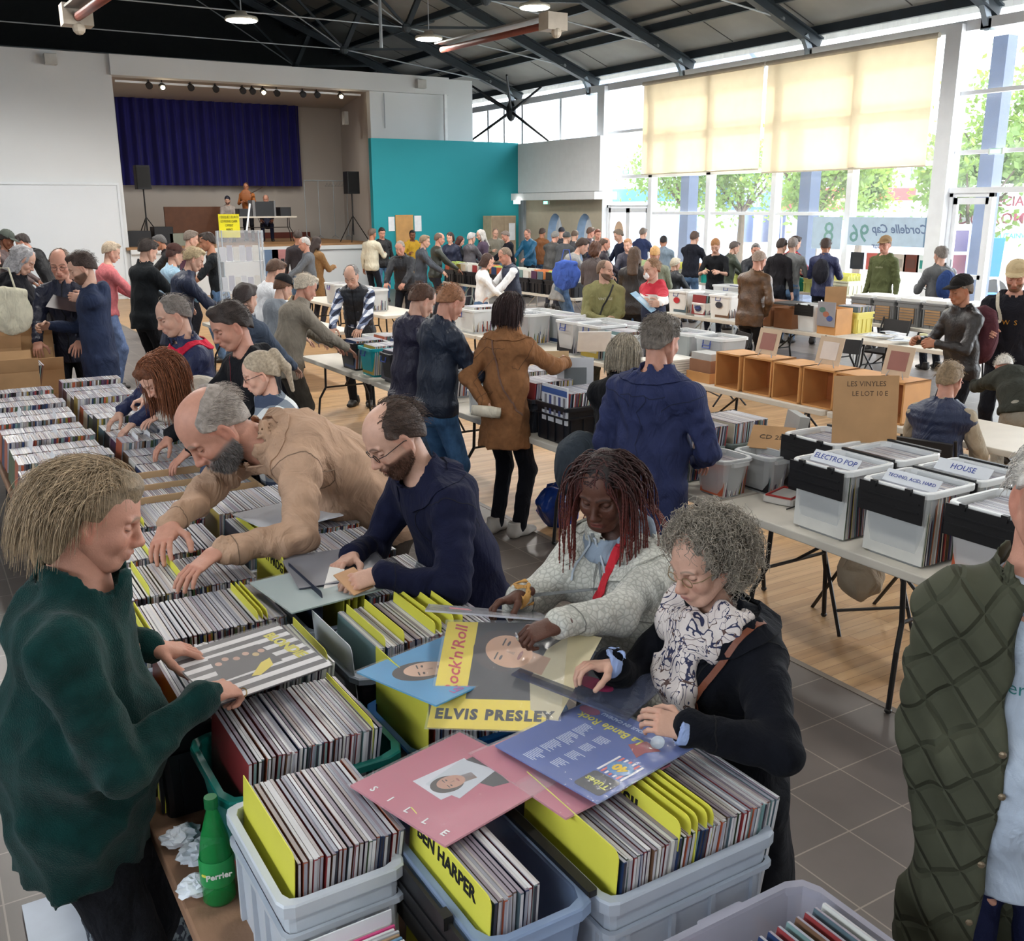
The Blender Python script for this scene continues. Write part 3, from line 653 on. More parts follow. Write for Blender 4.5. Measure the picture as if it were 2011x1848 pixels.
    for sd, el, wr_, bk, pose, hd in armd:
        r0 = .055*s+t_*.65; r1 = .043*s+t_*.6; r2 = .032*s+t_*.5; q = dict(wr=.06 if lod < 2 else .03, wl=.07, ph=rs.uniform(0, 6))
        if kind == 'vest': 
            continue
        g.ec(sh[sd], el, r0, r1, k=.035, **q)
        if kind == 'tshirt' or not sleeves: continue
        g.ec(el, el+(wr_-el)*.93, (r1, r1), (r2, r2), k=.02, **q)
        g.ec(el+(wr_-el)*.9, el+(wr_-el)*1.0, r2*1.02, r2*1.04, k=.006, cap=.2)
    if kind in ('tshirt',) or not sleeves:
        pass
    cu = collar if collar is not None else {'jacket': .05, 'coat': .055, 'sweater': .015, 'shirt': .03, 'hoodie': .02, 'puffer': .06, 'fleece': .055, 'leather_jacket': .04, 'tshirt': .008, 'vest': .035}[kind]
    n1 = nk-up(na)*.045; n2 = nk+up(na)*cu; cr = nr+.022+.3*t_
    g.ec(n1, n2, cr+.012, cr+.002, k=.02, cap=.15); g.ec(n2-up(na)*(cu*.9), n2+up(na)*.06, cr-.008, cr-.006, k=.006, op='s', cap=.2)
    if hood: 
        g.ball(nk+np.array([0, -.095*s, -.005])-up(L)*.03, (.115*s, .055*s, .085*s), k=.03); g.ec(nk+np.array([-.1*s, -.03, .01]), nk+np.array([.1*s, -.03, .01]), .035*s, k=.03)
        g.ball(nk+up(na)*.04+np.array([0, .0, .0]), (.068*s, .068*s, .05), k=.012, op='s')
    if open_:
        g.ec(che+up(L)*.12+np.array([0, .14*s, 0]), hm+np.array([0, .17*s, -.1]), (open_*.55, .12*s), (open_*.8, .13*s), k=.02, op='s')
    g.cut(hm, dn) if not seat else g.cut((0, 0, .43), (0, 0, -1))
    fa = {'nylon': .005, 'wool': .005, 'cotton': .0065, 'leather': .006, 'fleece': .007, 'denim': .004}.get(tk, .005)*(1.5 if lod == 0 else 1 if lod < 2 else .8)
    nz = foldnoise(fa, .11, seed)
    if kind == 'puffer' or top[0] == 'vest':
        def nz2(X, Y, Z, nz=nz, z0=pel[2]): return nz(X, Y, Z)*.5-.007*np.abs(np.sin((Z-z0+0*X)*PI/.055))+.003
        nz_ = nz2
    else: nz_ = nz
    v, f = g.mesh(jh, noise=nz_)
    nm = {'tshirt': 't_shirt', 'puffer': 'puffer_jacket', 'fleece': 'fleece_jacket'}.get(kind, kind)
    o = put(nm, npmesh(nm, v, f, m), root); info['top'] = o; info['gv'] = (v, f)
    if kind == 'vest':      # shirt with its sleeves under the vest
        g = SDF(); g.ec(sh[-1]*.9+nk*.1, sh[1]*.9+nk*.1, .066*s, k=.03)
        for sd, el, wr_, bk, pose, hd in armd:
            g.ec(sh[sd], el, .064*s, .056*s, k=.03, wr=.03); g.ec(el, wr_, .056*s, .042*s, k=.02, wr=.03)
        g.ec(nk-up(na)*.04, nk+up(na)*.03, nr+.02, nr+.012, k=.02, cap=.2); g.ec(nk, nk+up(na)*.08, nr+.004, nr+.004, k=.006, op='s')
        g.ec(pel+dn*.1*s, che, (.16*s*wm, .12*s), (.15*s*wm, .11*s), k=.03)
        v2, f2 = g.mesh(jh, noise=foldnoise(.004, .1, seed+1)); sm = top[4] if len(top) > 4 else cloth((200, 205, 210)); put('shirt', npmesh('shirt', v2, f2, sm), root)
    if inner:
        q = SDF(); q.ec(wai, che+up(L)*.03, (.14*s*wm+.02*bl, .1*s+.06*bl), (.14*s*wm, .1*s), k=.06); q.ec(pel+dn*.08, wai, (.155*s*wm, .115*s+.03*bl), (.14*s*wm+.02*bl, .1*s+.06*bl), k=.06)
        if belly: q.ball(wai+np.array([0, .07*s+.03*bl, -.03]), (.11*s, .085*s*(.8+bl*.3), .13*s), k=.08)
        q.ec(sh[-1]*.6+nk*.4, sh[1]*.6+nk*.4, .05*s, k=.05); q.ec(n1, nk+up(na)*.01, cr, cr-.008, k=.02, cap=.15); q.ec(nk, nk+up(na)*.07, nr+.004, nr+.004, k=.006, op='s'); q.cut(pel+dn*.1*s, dn)
        v2, f2 = q.mesh(jh, noise=foldnoise(.004, .12, seed+9)); info['iv'] = (v2, f2); put(inner[0], npmesh(inner[0], v2, f2, inner[1]), root)
    if lod < 2 and kind in ('jacket', 'coat', 'fleece', 'leather_jacket', 'puffer', 'hoodie', 'vest') and not open_ and zipc is not None:
        f0 = [nk+up(na)*cu*.6+np.array([0, .09, 0]), che+np.array([0, .25, .02]), wai+np.array([0, .25+.1*bl, 0]), pel+np.array([0, .25, 0]), hm+np.array([0, .25, .012])]
        strap(info, f0, .011 if kind != 'coat' else .03, cloth(zipc), 'zip' if kind != 'coat' else 'placket', th=.0025, off=-.0008)
    if collarc: strap(info, [nk-up(na)*.005+.16*np.array([math.sin(t), -math.cos(t), 0])+np.array([0, 0, -.09*(1-math.cos(t-PI)) if 0 else -.05*abs(math.sin(t/2))]) for t in np.linspace(.0, 2*PI, 19)], .075, cloth(collarc), 'collar', th=.008, off=0, steps=54)
    if lod == 0 and kind in ('jacket', 'coat') and not open_:      # turned-down collar and the seams of the garment
        dk = m; a0 = nk-up(na)*.012; fr = nrm(np.cross([1, 0, 0], up(na))) 
        strap(info, [a0+.16*(math.sin(t)*np.array([1., 0, 0])+math.cos(t)*(-fr))+up(na)*(.012-.02*(1+math.cos(t))*0) for t in np.linspace(.35, 2*PI-.35, 15)], .05 if kind == 'jacket' else .062, m, 'collar', th=.007, off=-.001, steps=42)
        sm_ = mat('seam_'+m.name, tuple(q*.45 for q in m.node_tree.nodes['Principled BSDF'].inputs['Base Color'].default_value[:3]), .9)
        for sd, el, wr_, bk, pose, hd in armd:
            ax_ = nrm(el-sh[sd]); u_ = nrm(np.cross(ax_, [0, 1, .3])); w_ = np.cross(ax_, u_); c0 = sh[sd]-up(L)*.01+ax_*.01
            strap(info, [c0+.15*(math.cos(t)*u_+math.sin(t)*w_) for t in np.linspace(0, 2*PI, 17)], .004, sm_, 'seam', th=.001, off=.0002, steps=48)
            ax_ = nrm(wr_-el); u_ = nrm(np.cross(ax_, [0, 1, .3])); w_ = np.cross(ax_, u_); c0 = wr_-ax_*.055
            strap(info, [c0+.08*(math.cos(t)*u_+math.sin(t)*w_) for t in np.linspace(0, 2*PI, 13)], .0035, sm_, 'seam', th=.001, off=.0002, steps=36)
        if lean < 30: strap(info, [che+up(L)*.1+np.array([x, -.3, 0]) for x in np.linspace(-.17, .17, 7)], .004, sm_, 'seam', th=.001, off=.0002); strap(info, [che+up(L)*.1+np.array([0, -.3, 0]), wai+np.array([0, -.3, 0]), pel+np.array([0, -.3, -.02])], .0035, sm_, 'seam', th=.001, off=.0002)
    # trousers
    if legs:
        g = SDF(); lc, lk = legs
        g.ec(pel+np.array([-.05*s, 0, -.0]), pel+np.array([.05*s, 0, 0]), (.115*s, .115*s), k=.06, u=(0, 1, 0)); g.ball(pel+np.array([0, -.03, -.06*s]), (.14*s, .105*s, .11*s), k=.05)
        g.ball(pel+np.array([0, 0, .04*s]), (.14*s, .1*s, .08*s), k=.04)
        for sd, kn, an in legd:
            g.ec(hips[sd], kn, (.088*s, .092*s), (.062*s, .066*s), k=.03, wr=.02, wl=.09, ph=sd); g.ec(kn, an+np.array([0, .01, -.035*s]), (.062*s, .064*s), (.05*s, .056*s), k=.03, wr=.03, wl=.08, ph=sd+1)
        g.cut((0, 0, .03), (0, 0, -1))
        v, f = g.mesh(jh*1.15, noise=foldnoise(.004, .1, seed+5)); put('trousers', npmesh('trousers', v, f, cloth(lc, lk)), root)
    sm = _shoe(lod, shoes)
    for sd, kn, an in legd: put('shoe', sm, root, (an[0], an[1], 0), (0, 0, -sd*.12))
    return info
_sh = {}
def _shoe(lod, rgb):
    key = (min(lod, 2), rgb)
    if key not in _sh:
        g = SDF(); g.ec((0, -.05, .045), (0, .06, .04), (.04, .045), (.045, .04), k=.03); g.ec((0, .06, .035), (0, .155, .028), (.046, .035), (.038, .024), k=.04); g.ec((0, -.04, .05), (0, -.035, .12), .045, .046, k=.03); g.cut((0, 0, .004), (0, 0, -1)); g.cut((0, 0, .115), (0, 0, 1))
        v, f = g.mesh(.008 if lod < 2 else .014); _sh[key] = npmesh('shoe', v, f, cmat(rgb, .5))
    return _sh[key]
from mathutils.bvhtree import BVHTree
def surf(info, pts, off=.004):      # lay points on the garment
    v, f = info['gv']; b = info.get('bvh') or BVHTree.FromPolygons([tuple(x) for x in v], [tuple(map(int, x)) for x in f]); info['bvh'] = b; out = []
    for p in pts:
        q, n, i, d = b.find_nearest(Vector(p)); out.append((q+n*off, n))
    return out
def strap(info, pts, w, m, name='strap', th=.003, off=.003, steps=30, parent=None, owner=None):
    P_ = [Vector(p) for p in pts]; dense = []
    for i in range(len(P_)-1):
        for k in range(steps//(len(P_)-1)): dense.append(P_[i].lerp(P_[i+1], k/(steps//(len(P_)-1))))
    dense.append(P_[-1]); sp = surf(info, dense, off); mb = MB(); n = len(sp); vs = []
    for i, (q, nn) in enumerate(sp):
        d = (sp[min(i+1, n-1)][0]-sp[max(i-1, 0)][0]).normalized(); x = d.cross(nn).normalized()
        vs += [q-x*w/2, q+x*w/2, q+x*w/2+nn*th, q-x*w/2+nn*th]
    mb.add(vs, [(i*4+a, i*4+(a+1) % 4, i*4+4+(a+1) % 4, i*4+4+a) for i in range(n-1) for a in range(4)]+[(0, 1, 2, 3), (n*4-4, n*4-3, n*4-2, n*4-1)])
    return mb.build(name, m, info['top'] if parent is None else parent, smooth=False)
def wpt(info, p):      # person space -> world
    r = info['rot'](np.array(p)); return np.array([r[0]+info['xy'][0], r[1]+info['xy'][1], r[2]+info['root'].location[2]])
# ---------------------------------------------------------------- the room
XW, YP, YT, YB = 17.0, 27.5, 26.5, 33.0      # glazed wall, stage front, teal wall, stage back
X0, YN = -5.0, -5.0
def roof_z(x): return 5.72+.375*(17-x) if x > 6 else 5.72+.375*11-.375*(6-x)
white = mat('white_paint', srgb(214, 217, 219), .8, bump=.03, bscale=200, var=.02, vscale=.6, spec=.2)
alu = mat('white_frame', srgb(236, 240, 245), .45, var=.02)
# floor: stone tiles in front, boards between x 3.68 and 9.2, tiles by the windows
def tile_mat():
    m = mat('stone_tiles', (.3, .27, .25), .38, spec=.4)
    N, L, b = nodes_of(m)
    for l in list(b.inputs['Base Color'].links): L.remove(l)
    tc = N.new('ShaderNodeTexCoord'); mp = N.new('ShaderNodeMapping'); mp.inputs['Location'].default_value = (.0, .05, 0); L.new(tc.outputs['Object'], mp.inputs['Vector'])
    br = N.new('ShaderNodeTexBrick'); br.offset = 0; br.inputs['Scale'].default_value = 1; br.inputs['Brick Width'].default_value = .307; br.inputs['Row Height'].default_value = .307; br.inputs['Mortar Size'].default_value = .0035
    br.inputs['Mortar Smooth'].default_value = .2; br.inputs['Bias'].default_value = 0
    br.inputs['Color1'].default_value = (*srgb(112, 104, 99), 1); br.inputs['Color2'].default_value = (*srgb(102, 95, 91), 1); br.inputs['Mortar'].default_value = (*srgb(150, 141, 130), 1)
    L.new(mp.outputs['Vector'], br.inputs['Vector']); n = N.new('ShaderNodeTexNoise'); n.inputs['Scale'].default_value = 3; n.inputs['Detail'].default_value = 6; L.new(tc.outputs['Object'], n.inputs['Vector'])
    mx = N.new('ShaderNodeMix'); mx.data_type = 'RGBA'; mx.blend_type = 'OVERLAY'; mx.inputs['Factor'].default_value = .25; L.new(br.outputs['Color'], mx.inputs['A']); L.new(n.outputs['Fac'], mx.inputs['B']); L.new(mx.outputs['Result'], b.inputs['Base Color'])
    return m
def board_mat():
    m = mat('floor_boards', (.5, .35, .2), .42, spec=.4)
    N, L, b = nodes_of(m)
    for l in list(b.inputs['Base Color'].links): L.remove(l)
    tc = N.new('ShaderNodeTexCoord'); mp = N.new('ShaderNodeMapping'); L.new(tc.outputs['Object'], mp.inputs['Vector'])
    br = N.new('ShaderNodeTexBrick'); br.offset = .37; br.inputs['Scale'].default_value = 1; br.inputs['Brick Width'].default_value = .9; br.inputs['Row Height'].default_value = .07; br.inputs['Mortar Size'].default_value = .0012
    br.inputs['Color1'].default_value = (*srgb(196, 160, 118), 1); br.inputs['Color2'].default_value = (*srgb(178, 140, 98), 1); br.inputs['Mortar'].default_value = (*srgb(120, 90, 60), 1); L.new(mp.outputs['Vector'], br.inputs['Vector'])
    n = N.new('ShaderNodeTexNoise'); n.inputs['Scale'].default_value = 2.5; n.inputs['Detail'].default_value = 8; mp2 = N.new('ShaderNodeMapping'); mp2.inputs['Scale'].default_value = (.6, 6, 1); L.new(tc.outputs['Object'], mp2.inputs['Vector']); L.new(mp2.outputs['Vector'], n.inputs['Vector'])
    mx = N.new('ShaderNodeMix'); mx.data_type = 'RGBA'; mx.blend_type = 'OVERLAY'; mx.inputs['Factor'].default_value = .5; L.new(br.outputs['Color'], mx.inputs['A']); L.new(n.outputs['Fac'], mx.inputs['B']); L.new(mx.outputs['Result'], b.inputs['Base Color'])
    return m
mb = MB(); mb.box(X0-.3, YN-.3, -.2, 3.68, YB+.3, 0, 0); mb.box(3.68, YN-.3, -.2, 9.3, YB+.3, 0, 1); mb.box(9.3, YN-.3, -.2, XW+.2, YB+.3, 0, 0)
mb.box(3.66, YN, 0, 3.70, YT, .003, 2)
struct('floor', mb, [tile_mat(), board_mat(), cmat((120, 110, 100), .4)])
mb = MB(); mb.box(X0-.3, YN-.3, 0, X0, YB+.3, 3.1); mb.box(X0-.3, YN-.3, 4.7, X0, YB+.3, 10); mb.box(X0-.3, 5.5, 3.1, X0, YB+.3, 4.7); mb.box(X0-.3, YN-.3, 3.1, X0, -4.5, 4.7); struct('wall_left', mb, white)  # gap left for the added window, out of view
mb = MB(); mb.box(X0, YN-.3, 0, XW, YN, 10); struct('wall_near', mb, white)
# stage wall
mb = MB()
mb.box(X0, YP, 0, 5.14, YP+.3, 5.98); mb.box(5.14, YP-.0, 5.49, 14.55, YP+.3, 5.96)
mb.box(12.07, YP+.02, 0, 15.42, YP+.25, 5.95)
mb.box(5.1, YP-.14, 5.49, 14.55, YP, 5.97)
struct('wall_stage', mb, white)
mb = MB(); mb.box(X0, YP-.05, .12, 4.98, YP, 2.86); mb.box(X0, YP-.08, 2.86, 5.04, YP, 2.92); mb.box(4.98, YP-.08, .0, 5.04, YP, 2.86)
struct('trim_1', mb, mat('white_board', srgb(216, 221, 226), .6, var=.02, vscale=.8))
grey_w = mat('stage_wall_paint', srgb(186, 181, 176), .85, var=.03, vscale=.7)
mb = MB(); mb.box(X0, YB, 0, XW, YB+.2, 5.75, 0); mb.box(X0, YB, 5.75, XW, YB+.2, 10, 1); struct('wall_back', mb, [grey_w, cmat((34, 38, 40), .9)])  # upper part darkened: the dimness under the roof put into its colour
mb = MB(); mb.prism([(12.07, YP+.25), (12.3, YP+.25), (13.6, YB), (13.37, YB)], 0, 5.6); mb.box(5.14, YP+.3, 5.5, 13.4, YB, 5.6); mb.box(4.9, YP+.3, 0, 5.05, YB, 5.6)
struct('wall_stage_side', mb, grey_w)
mb = MB(); mb.box(5.05, YP-.16, 1.24, 12.07, YB, 1.31, 0); mb.box(5.14, YP-.1, 0, 12.07, YP-.02, 1.14, 1); mb.box(5.14, YP-.2, 1.14, 12.07, YP-.05, 1.25, 1)
struct('stage_floor', mb, [mat('stage_boards', srgb(150, 112, 74), .5, var=.12, vscale=3), white])
mb = MB(); mb.box(5.1, YB-.06, 1.31, 12.07, YB, 1.5); struct('baseboard_stage', mb, cmat((96, 44, 34), .6))
mb = MB()
mb.box(11.61, YT, 0, 16.42, YT+.18, 4.15); struct('wall_teal', mb, mat('teal_paint', srgb(38, 148, 158), .75, var=.03, vscale=.5))
# white bulkhead over the alcove, along the glazed wall
mb = MB(); mb.box(16.4, 22.32, 2.7, 16.7, 26.5, 4.12); mb.box(16.15, 22.2, 2.48, 16.9, 26.95, 2.68); struct('wall_bulkhead', mb, mat('grey_white_paint', srgb(226, 227, 228), .8, var=.02))
beige = mat('beige_paint', srgb(190, 180, 160), .8, var=.03)
def holed(y0, y1, z0, z1, x, th, holes, mats, name):      # wall with round openings and deep reveals
    mb = MB(); ys = [y0]+[h[0] for h in holes]+[y1]
    for i, (cy, cz, ry, rz) in enumerate(holes):
        a0 = y0 if i == 0 else (holes[i-1][0]+cy)/2; a1 = y1 if i == len(holes)-1 else (cy+holes[i+1][0])/2
        n = 32; rim = [(cy+ry*math.cos(2*PI*k/n+PI/4), cz+rz*math.sin(2*PI*k/n+PI/4)) for k in range(n)]
        out = []
        for k in range(n):
            t = 2*PI*k/n+PI/4; c_, s_ = math.cos(t), math.sin(t); m = max(abs(c_), abs(s_)); u, v = c_/m, s_/m
            out.append((cy+(u*(a1-cy) if u > 0 else -u*(a0-cy)), cz+(v*(z1-cz) if v > 0 else -v*(z0-cz))))
        V = [(x, p[0], p[1]) for p in rim+out]+[(x+th, p[0], p[1]) for p in rim]
        mb.add(V, [(k, (k+1) % n, n+(k+1) % n, n+k) for k in range(n)]); mb.add(V, [(k, 2*n+k, 2*n+(k+1) % n, (k+1) % n) for k in range(n)], 1)
    return struct(name, mb, mats)
holed(22.6, 26.5, 0, 2.5, 16.7, .5, [(23.4, 1.35, .42, .75), (24.9, 1.35, .42, .75)], [beige, cmat((170, 200, 232), .6)], 'wall_alcove')  # reveals tinted blue, the daylight on them put into the colour
# ceiling: grey boards between dark purlins
mb = MB()
for xa, xb in ((17.6, 6), (6, -5.4)):
    mb.add([(xa, YN-.3, roof_z(xa)+.22), (xb, YN-.3, roof_z(xb)+.22), (xb, YB+.3, roof_z(xb)+.22), (xa, YB+.3, roof_z(xa)+.22), (xa, YN-.3, roof_z(xa)+.3), (xb, YN-.3, roof_z(xb)+.3), (xb, YB+.3, roof_z(xb)+.3), (xa, YB+.3, roof_z(xa)+.3)],
           [(0, 3, 2, 1), (4, 5, 6, 7), (0, 1, 5, 4), (2, 3, 7, 6), (0, 4, 7, 3), (1, 2, 6, 5)])
mb.mi[6:] = [1]*(len(mb.mi)-6)  # left slope takes darker boards, its lack of light put into the colour
struct('ceiling', mb, [mat('ceiling_boards', srgb(150, 150, 146), .9, var=.12, vscale=.7), mat('shaded_ceiling_boards', srgb(34, 38, 38), .9, var=.1)])
steel = mat('dark_steel', srgb(48, 58, 66), .5, var=.1, vscale=3)
tr = [0]
def trim(mb, mats): tr[0] += 1; return struct('trim_%d' % (tr[0]+1), mb, mats)
mb = MB()
k = 0
for i in range(9):      # purlins and the seams between the boards
    x = 17.1-1.28*i
    mb.box(x-.05, YN, roof_z(x)+.06, x+.05, YB, roof_z(x)+.24)
    if i in (1, 4): mb.box(x-.45, YN, roof_z(x-.4)+.1, x-.38, YB, roof_z(x-.4)+.2)
for i in range(1, 8): x = 6-1.28*i; mb.box(x-.05, YN, roof_z(x)+.06, x+.05, YB, roof_z(x)+.24)
trim(mb, steel)
mb = MB()
for j in range(16): y = -3.5+j*2.4; mb.bar((17, y, roof_z(17)+.215), (6, y, roof_z(6)+.215), .02, .012)
trim(mb, mat('board_seam', srgb(80, 80, 80), .9))
RY = [7.65-4, 7.65, 11.64, 15.71, 19.7, 23.6, 27.62, 31.6]
rod = mat('tie_rod', srgb(150, 158, 164), .4, metal=.3)
for i, y in enumerate(RY):
    t = thing('roof_truss', ['', 'dark steel roof truss nearest the camera, over the front tables', 'dark steel roof truss meeting the glazed wall at the right picture edge', 'dark steel roof truss above the right half of the long blind', 'dark steel roof truss above the left half of the long blind', 'dark steel roof truss over the double glass door', 'dark steel roof truss above the teal wall, with spreading struts', 'dark steel roof truss behind the stage header, last before the back wall'][i] or 'dark steel roof truss behind the top of the picture, first of the row', 'roof truss', (0, y, 0), group='steel roof trusses')
    for sgn in (1, -1):
        f = lambda x: 6+sgn*(x-6)
        mb = MB(); a = (f(17.25), 0, roof_z(17.25)-.05); b = (6, 0, roof_z(6)-.05)
        for dz, hh in ((.11, .035), (0, .2), (-.11, .035)): mb.bar((a[0], 0, a[2]+dz), (b[0], 0, b[2]+dz), .18 if hh < .1 else .03, hh)
        mb.build('rafter', steel, t)
        if sgn == 1:
            mb = MB(); mb.bar((17.0, 0, 5.3), (16.75, 0, 5.72), .1, .14); mb.box(16.9, -.1, 5.28, 17.1, .1, 5.45); mb.build('foot_bracket', cmat((150, 162, 172), .4, metal=.2), t)
        hub = Vector((f(11.4), 0, 6.55)); mb = MB()
        for q, r in (((f(16.1), 0, 5.98), .018), ((6, 0, 9.6), .018)): mb.tube([hub, q], r, 6)
        mb.ell((f(16.1), 0, 5.98), (.05, .05, .05), 8); mb.build('tie_rod', rod, t)
        mb = MB(); mb.bar(hub, (f(11.9), 0, roof_z(11.9)-.1), .12, .12); mb.bar(hub, (f(9.2), 0, roof_z(9.2)-.1), .06, .06); mb.bar(hub, (f(14), 0, roof_z(14)-.1), .06, .06); mb.ell(hub, (.13, .1, .13), 10); mb.build('strut', steel, t)
        for y2 in ((1,) if i < 7 else ()):
            mb = MB(); mb.tube([hub, (f(13.2), 2.0, roof_z(13.2)-.02)], .02, 5); mb.tube([hub, (f(9.6), 2.0, roof_z(9.6)-.02)], .02, 5); mb.tube([hub, (f(13.2), -2, roof_z(13.2)-.02)], .02, 5); mb.build('brace', steel, t)
    mb = MB(); mb.tube([(11.4, 0, 6.55), (.6, 0, 6.55)], .016, 6); mb.build('tie_bar', rod, t)
# spreading struts over the teal wall corner
t = thing('tree_strut', 'black steel strut with spreading arms rising from the bulkhead corner', 'strut', (16.85, 27.62, 0))
mb = MB(); mb.ell((0, 0, 5.15), (.16, .16, .3), 10)
mb.build('node', cmat((20, 22, 26), .5), t)
for dx, dy, z in ((-.5, 2.3, 4.2), (-.2, -2.4, 4.15), (-1.2, .8, 6.05), (-1.0, -1.4, 6.0), (0, 1.6, 5.7), (0, -1.7, 5.7)): mb = MB(); mb.tube([(0, 0, 5.15), (dx, dy, z)], [.05, .03], 8); mb.build('arm', cmat((20, 22, 26), .5), t)

# ---------------------------------------------------------------- glazed wall
glass = mat('window_glass', (.9, .95, 1), .05, var=0)
N, L, b = nodes_of(glass); b.inputs['Alpha'].default_value = .08; b.inputs['Specular IOR Level'].default_value = .6
tr[0] += 0
def pane(n, y0, y1, z0, z1, bars=(), parent=None):
    mb = MB(); mb.box(XW-.004, y0, z0, XW+.004, y1, z1); o = mb.build('window_%d' % n, glass); o['kind'] = 'structure'
    for kind_, a in bars:
        mb = MB()
        if kind_ == 'h': mb.box(XW-.06, y0, a-.035, XW+.06, y1, a+.035)
        else: mb.box(XW-.06, a-.04, z0, XW+.06, a+.04, z1)
        mb.build('window_bar', alu, o)
    return o
mul = [12.3, 14.35, 16.46, 18.6, 20.8, 22.9]
pane(1, mul[0], mul[1], .12, 5.3, [('h', 2.12), ('h', .5), ('h', 4.2)]); pane(2, mul[1], mul[2], .12, 5.3, [('h', 2.12), ('h', 4.2)]); pane(3, mul[2], mul[3], .12, 5.3, [('h', 2.12), ('h', 4.2)]); pane(4, mul[3], mul[4], .12, 5.3, [('h', 2.12), ('h', 4.2)])
pane(5, mul[4], 22.7, 2.35, 5.3, [('h', 3.05), ('h', 4.22)])
pane(6, 22.9, 25.0, 4.15, 5.3); pane(7, 25.0, 27.1, 4.15, 5.3); pane(8, 27.1, 29.2, 4.1, 5.3, [('v', 28.2)]); pane(9, 29.2, 31.4, 4.1, 5.3, [('v', 30.4)])
pane(10, 6.2, 12.1, 2.6, 5.34, [('h', 3.22), ('h', 4.25)]); pane(11, 6.2, 11.15, .12, 2.55, [('v', 8.6)]); pane(12, YN, 6.2, .12, 5.34, [('h', 2.55), ('v', 3), ('v', 0)])
mb = MB()
for y in mul[1:5]: mb.box(XW-.1, y-.07, 0, XW+.1, y+.07, 5.3)
for y in (25.0, 27.1, 29.2, 31.4, 6.2): mb.box(XW-.07, y-.05, 0, XW+.07, y+.05, 5.3)
for y in (12.18, 22.85): mb.box(XW-.22, y-.16, 0, XW+.12, y+.16, 5.42)
mb.box(XW-.1, YN, 5.3, XW+.12, YB, 5.48); mb.box(XW-.1, 12.3, 3.02, XW+.1, 22.7, 3.1); mb.box(XW-.1, YN, 2.5, XW+.1, 12.1, 2.6); mb.box(XW-.08, YN, 0, XW+.1, 11.0, .12); mb.box(XW-.08, 12.2, 0, XW+.1, 20.8, .14)
trim(mb, alu)
mb = MB(); mb.box(XW-.02, 22.9, 0, XW+.2, YB, 4.1); mb.box(XW-.02, 31.4, 0, XW+.2, YB, 5.4); struct('wall_right', mb, white)
# corrugated clear sheet closing the gap under the eaves
mb = MB(); n = 260; vs = []
for i in range(n):
    y = 6+i*(YB-6)/(n-1); x = XW+.25+.03*math.sin(i*1.6); vs += [(x, y, 5.45), (x, y, 5.86+.02*math.sin(i*1.6))]
mb.add(vs, [(2*i, 2*i+2, 2*i+3, 2*i+1) for i in range(n-1)])
cs = mat('clear_corrugated', (.9, .93, .95), .3, var=0); nodes_of(cs)[2].inputs['Alpha'].default_value = .35
struct('window_13', mb, cs)
# double glass door and single door
def door(n, x, y0, y1, z1, leaves, open_=0):
    mb = MB(); mb.box(x-.06, y0, 0, x+.06, y0+.07, z1); mb.box(x-.06, y1-.07, 0, x+.06, y1, z1); mb.box(x-.06, y0, z1-.07, x+.06, y1, z1); o = mb.build('door_%d' % n, alu); o['kind'] = 'structure'
    w = (y1-y0-.14)/leaves
    for i in range(leaves):
        a = y0+.07+i*w; mb = MB(); mb.box(x-.03, a, .02, x+.03, a+.08, z1-.08); mb.box(x-.03, a+w-.08, .02, x+.03, a+w, z1-.08); mb.box(x-.03, a, .02, x+.03, a+w, .16); mb.box(x-.03, a, z1-.2, x+.03, a+w, z1-.08); mb.box(x-.03, a, .95, x+.03, a+w, 1.03)
        lf = mb.build('door_leaf', alu, o); mb = MB(); mb.box(x-.005, a+.08, .16, x+.005, a+w-.08, z1-.2); mb.build('pane', glass, lf)
        mb = MB(); mb.tube([(x-.08, a+w-.12, .8), (x-.08, a+w-.12, 1.3)], .014, 8); mb.build('door_handle', rod, lf)
    return o
door(1, XW, 20.87, 22.7, 2.33, 2); door(2, XW, 11.15, 12.02, 2.5, 1)
# sill boards, emergency lights
def exit_light(px, py, x=None, y=None, lab=''):
    q = at_x(px, py, x) if x else at_y(px, py, y); t = thing('exit_light', lab, 'exit sign', tuple(q))
    mb = MB(); mb.box(-.03, -.14, -.05, .03, .14, .05); mb.build('case', cmat((220, 230, 225), .5), t)
    mb = MB(); mb.box(-.034, -.1, -.035, -.03, .1, .035); mb.build('lit_face', mat('exit_green', (.25, .9, .6), .5, emit=2.5, var=0), t)
exit_light(1231, 338, x=XW-.12, lab='small lit green exit sign on the transom over the double glass door')
exit_light(1073, 398, x=16.4, lab='small lit green exit sign under the white bulkhead ledge')
exit_light(1957, 297, x=XW-.12, lab='small lit green exit sign high on the glazing at the right edge')
mb = MB(); mb.box(-.08, -.05, -.05, .0, .05, .05); mb.box(-.08, .1, -.05, 0, .2, .05)
q = at_x(1020, 397, 16.12); tag(mb.build('spotlight', mat('white_lit', (1, 1, .95), .5, emit=6, var=0), loc=tuple(q)), 'pair of small lit emergency lamps beside the teal wall', 'emergency light')
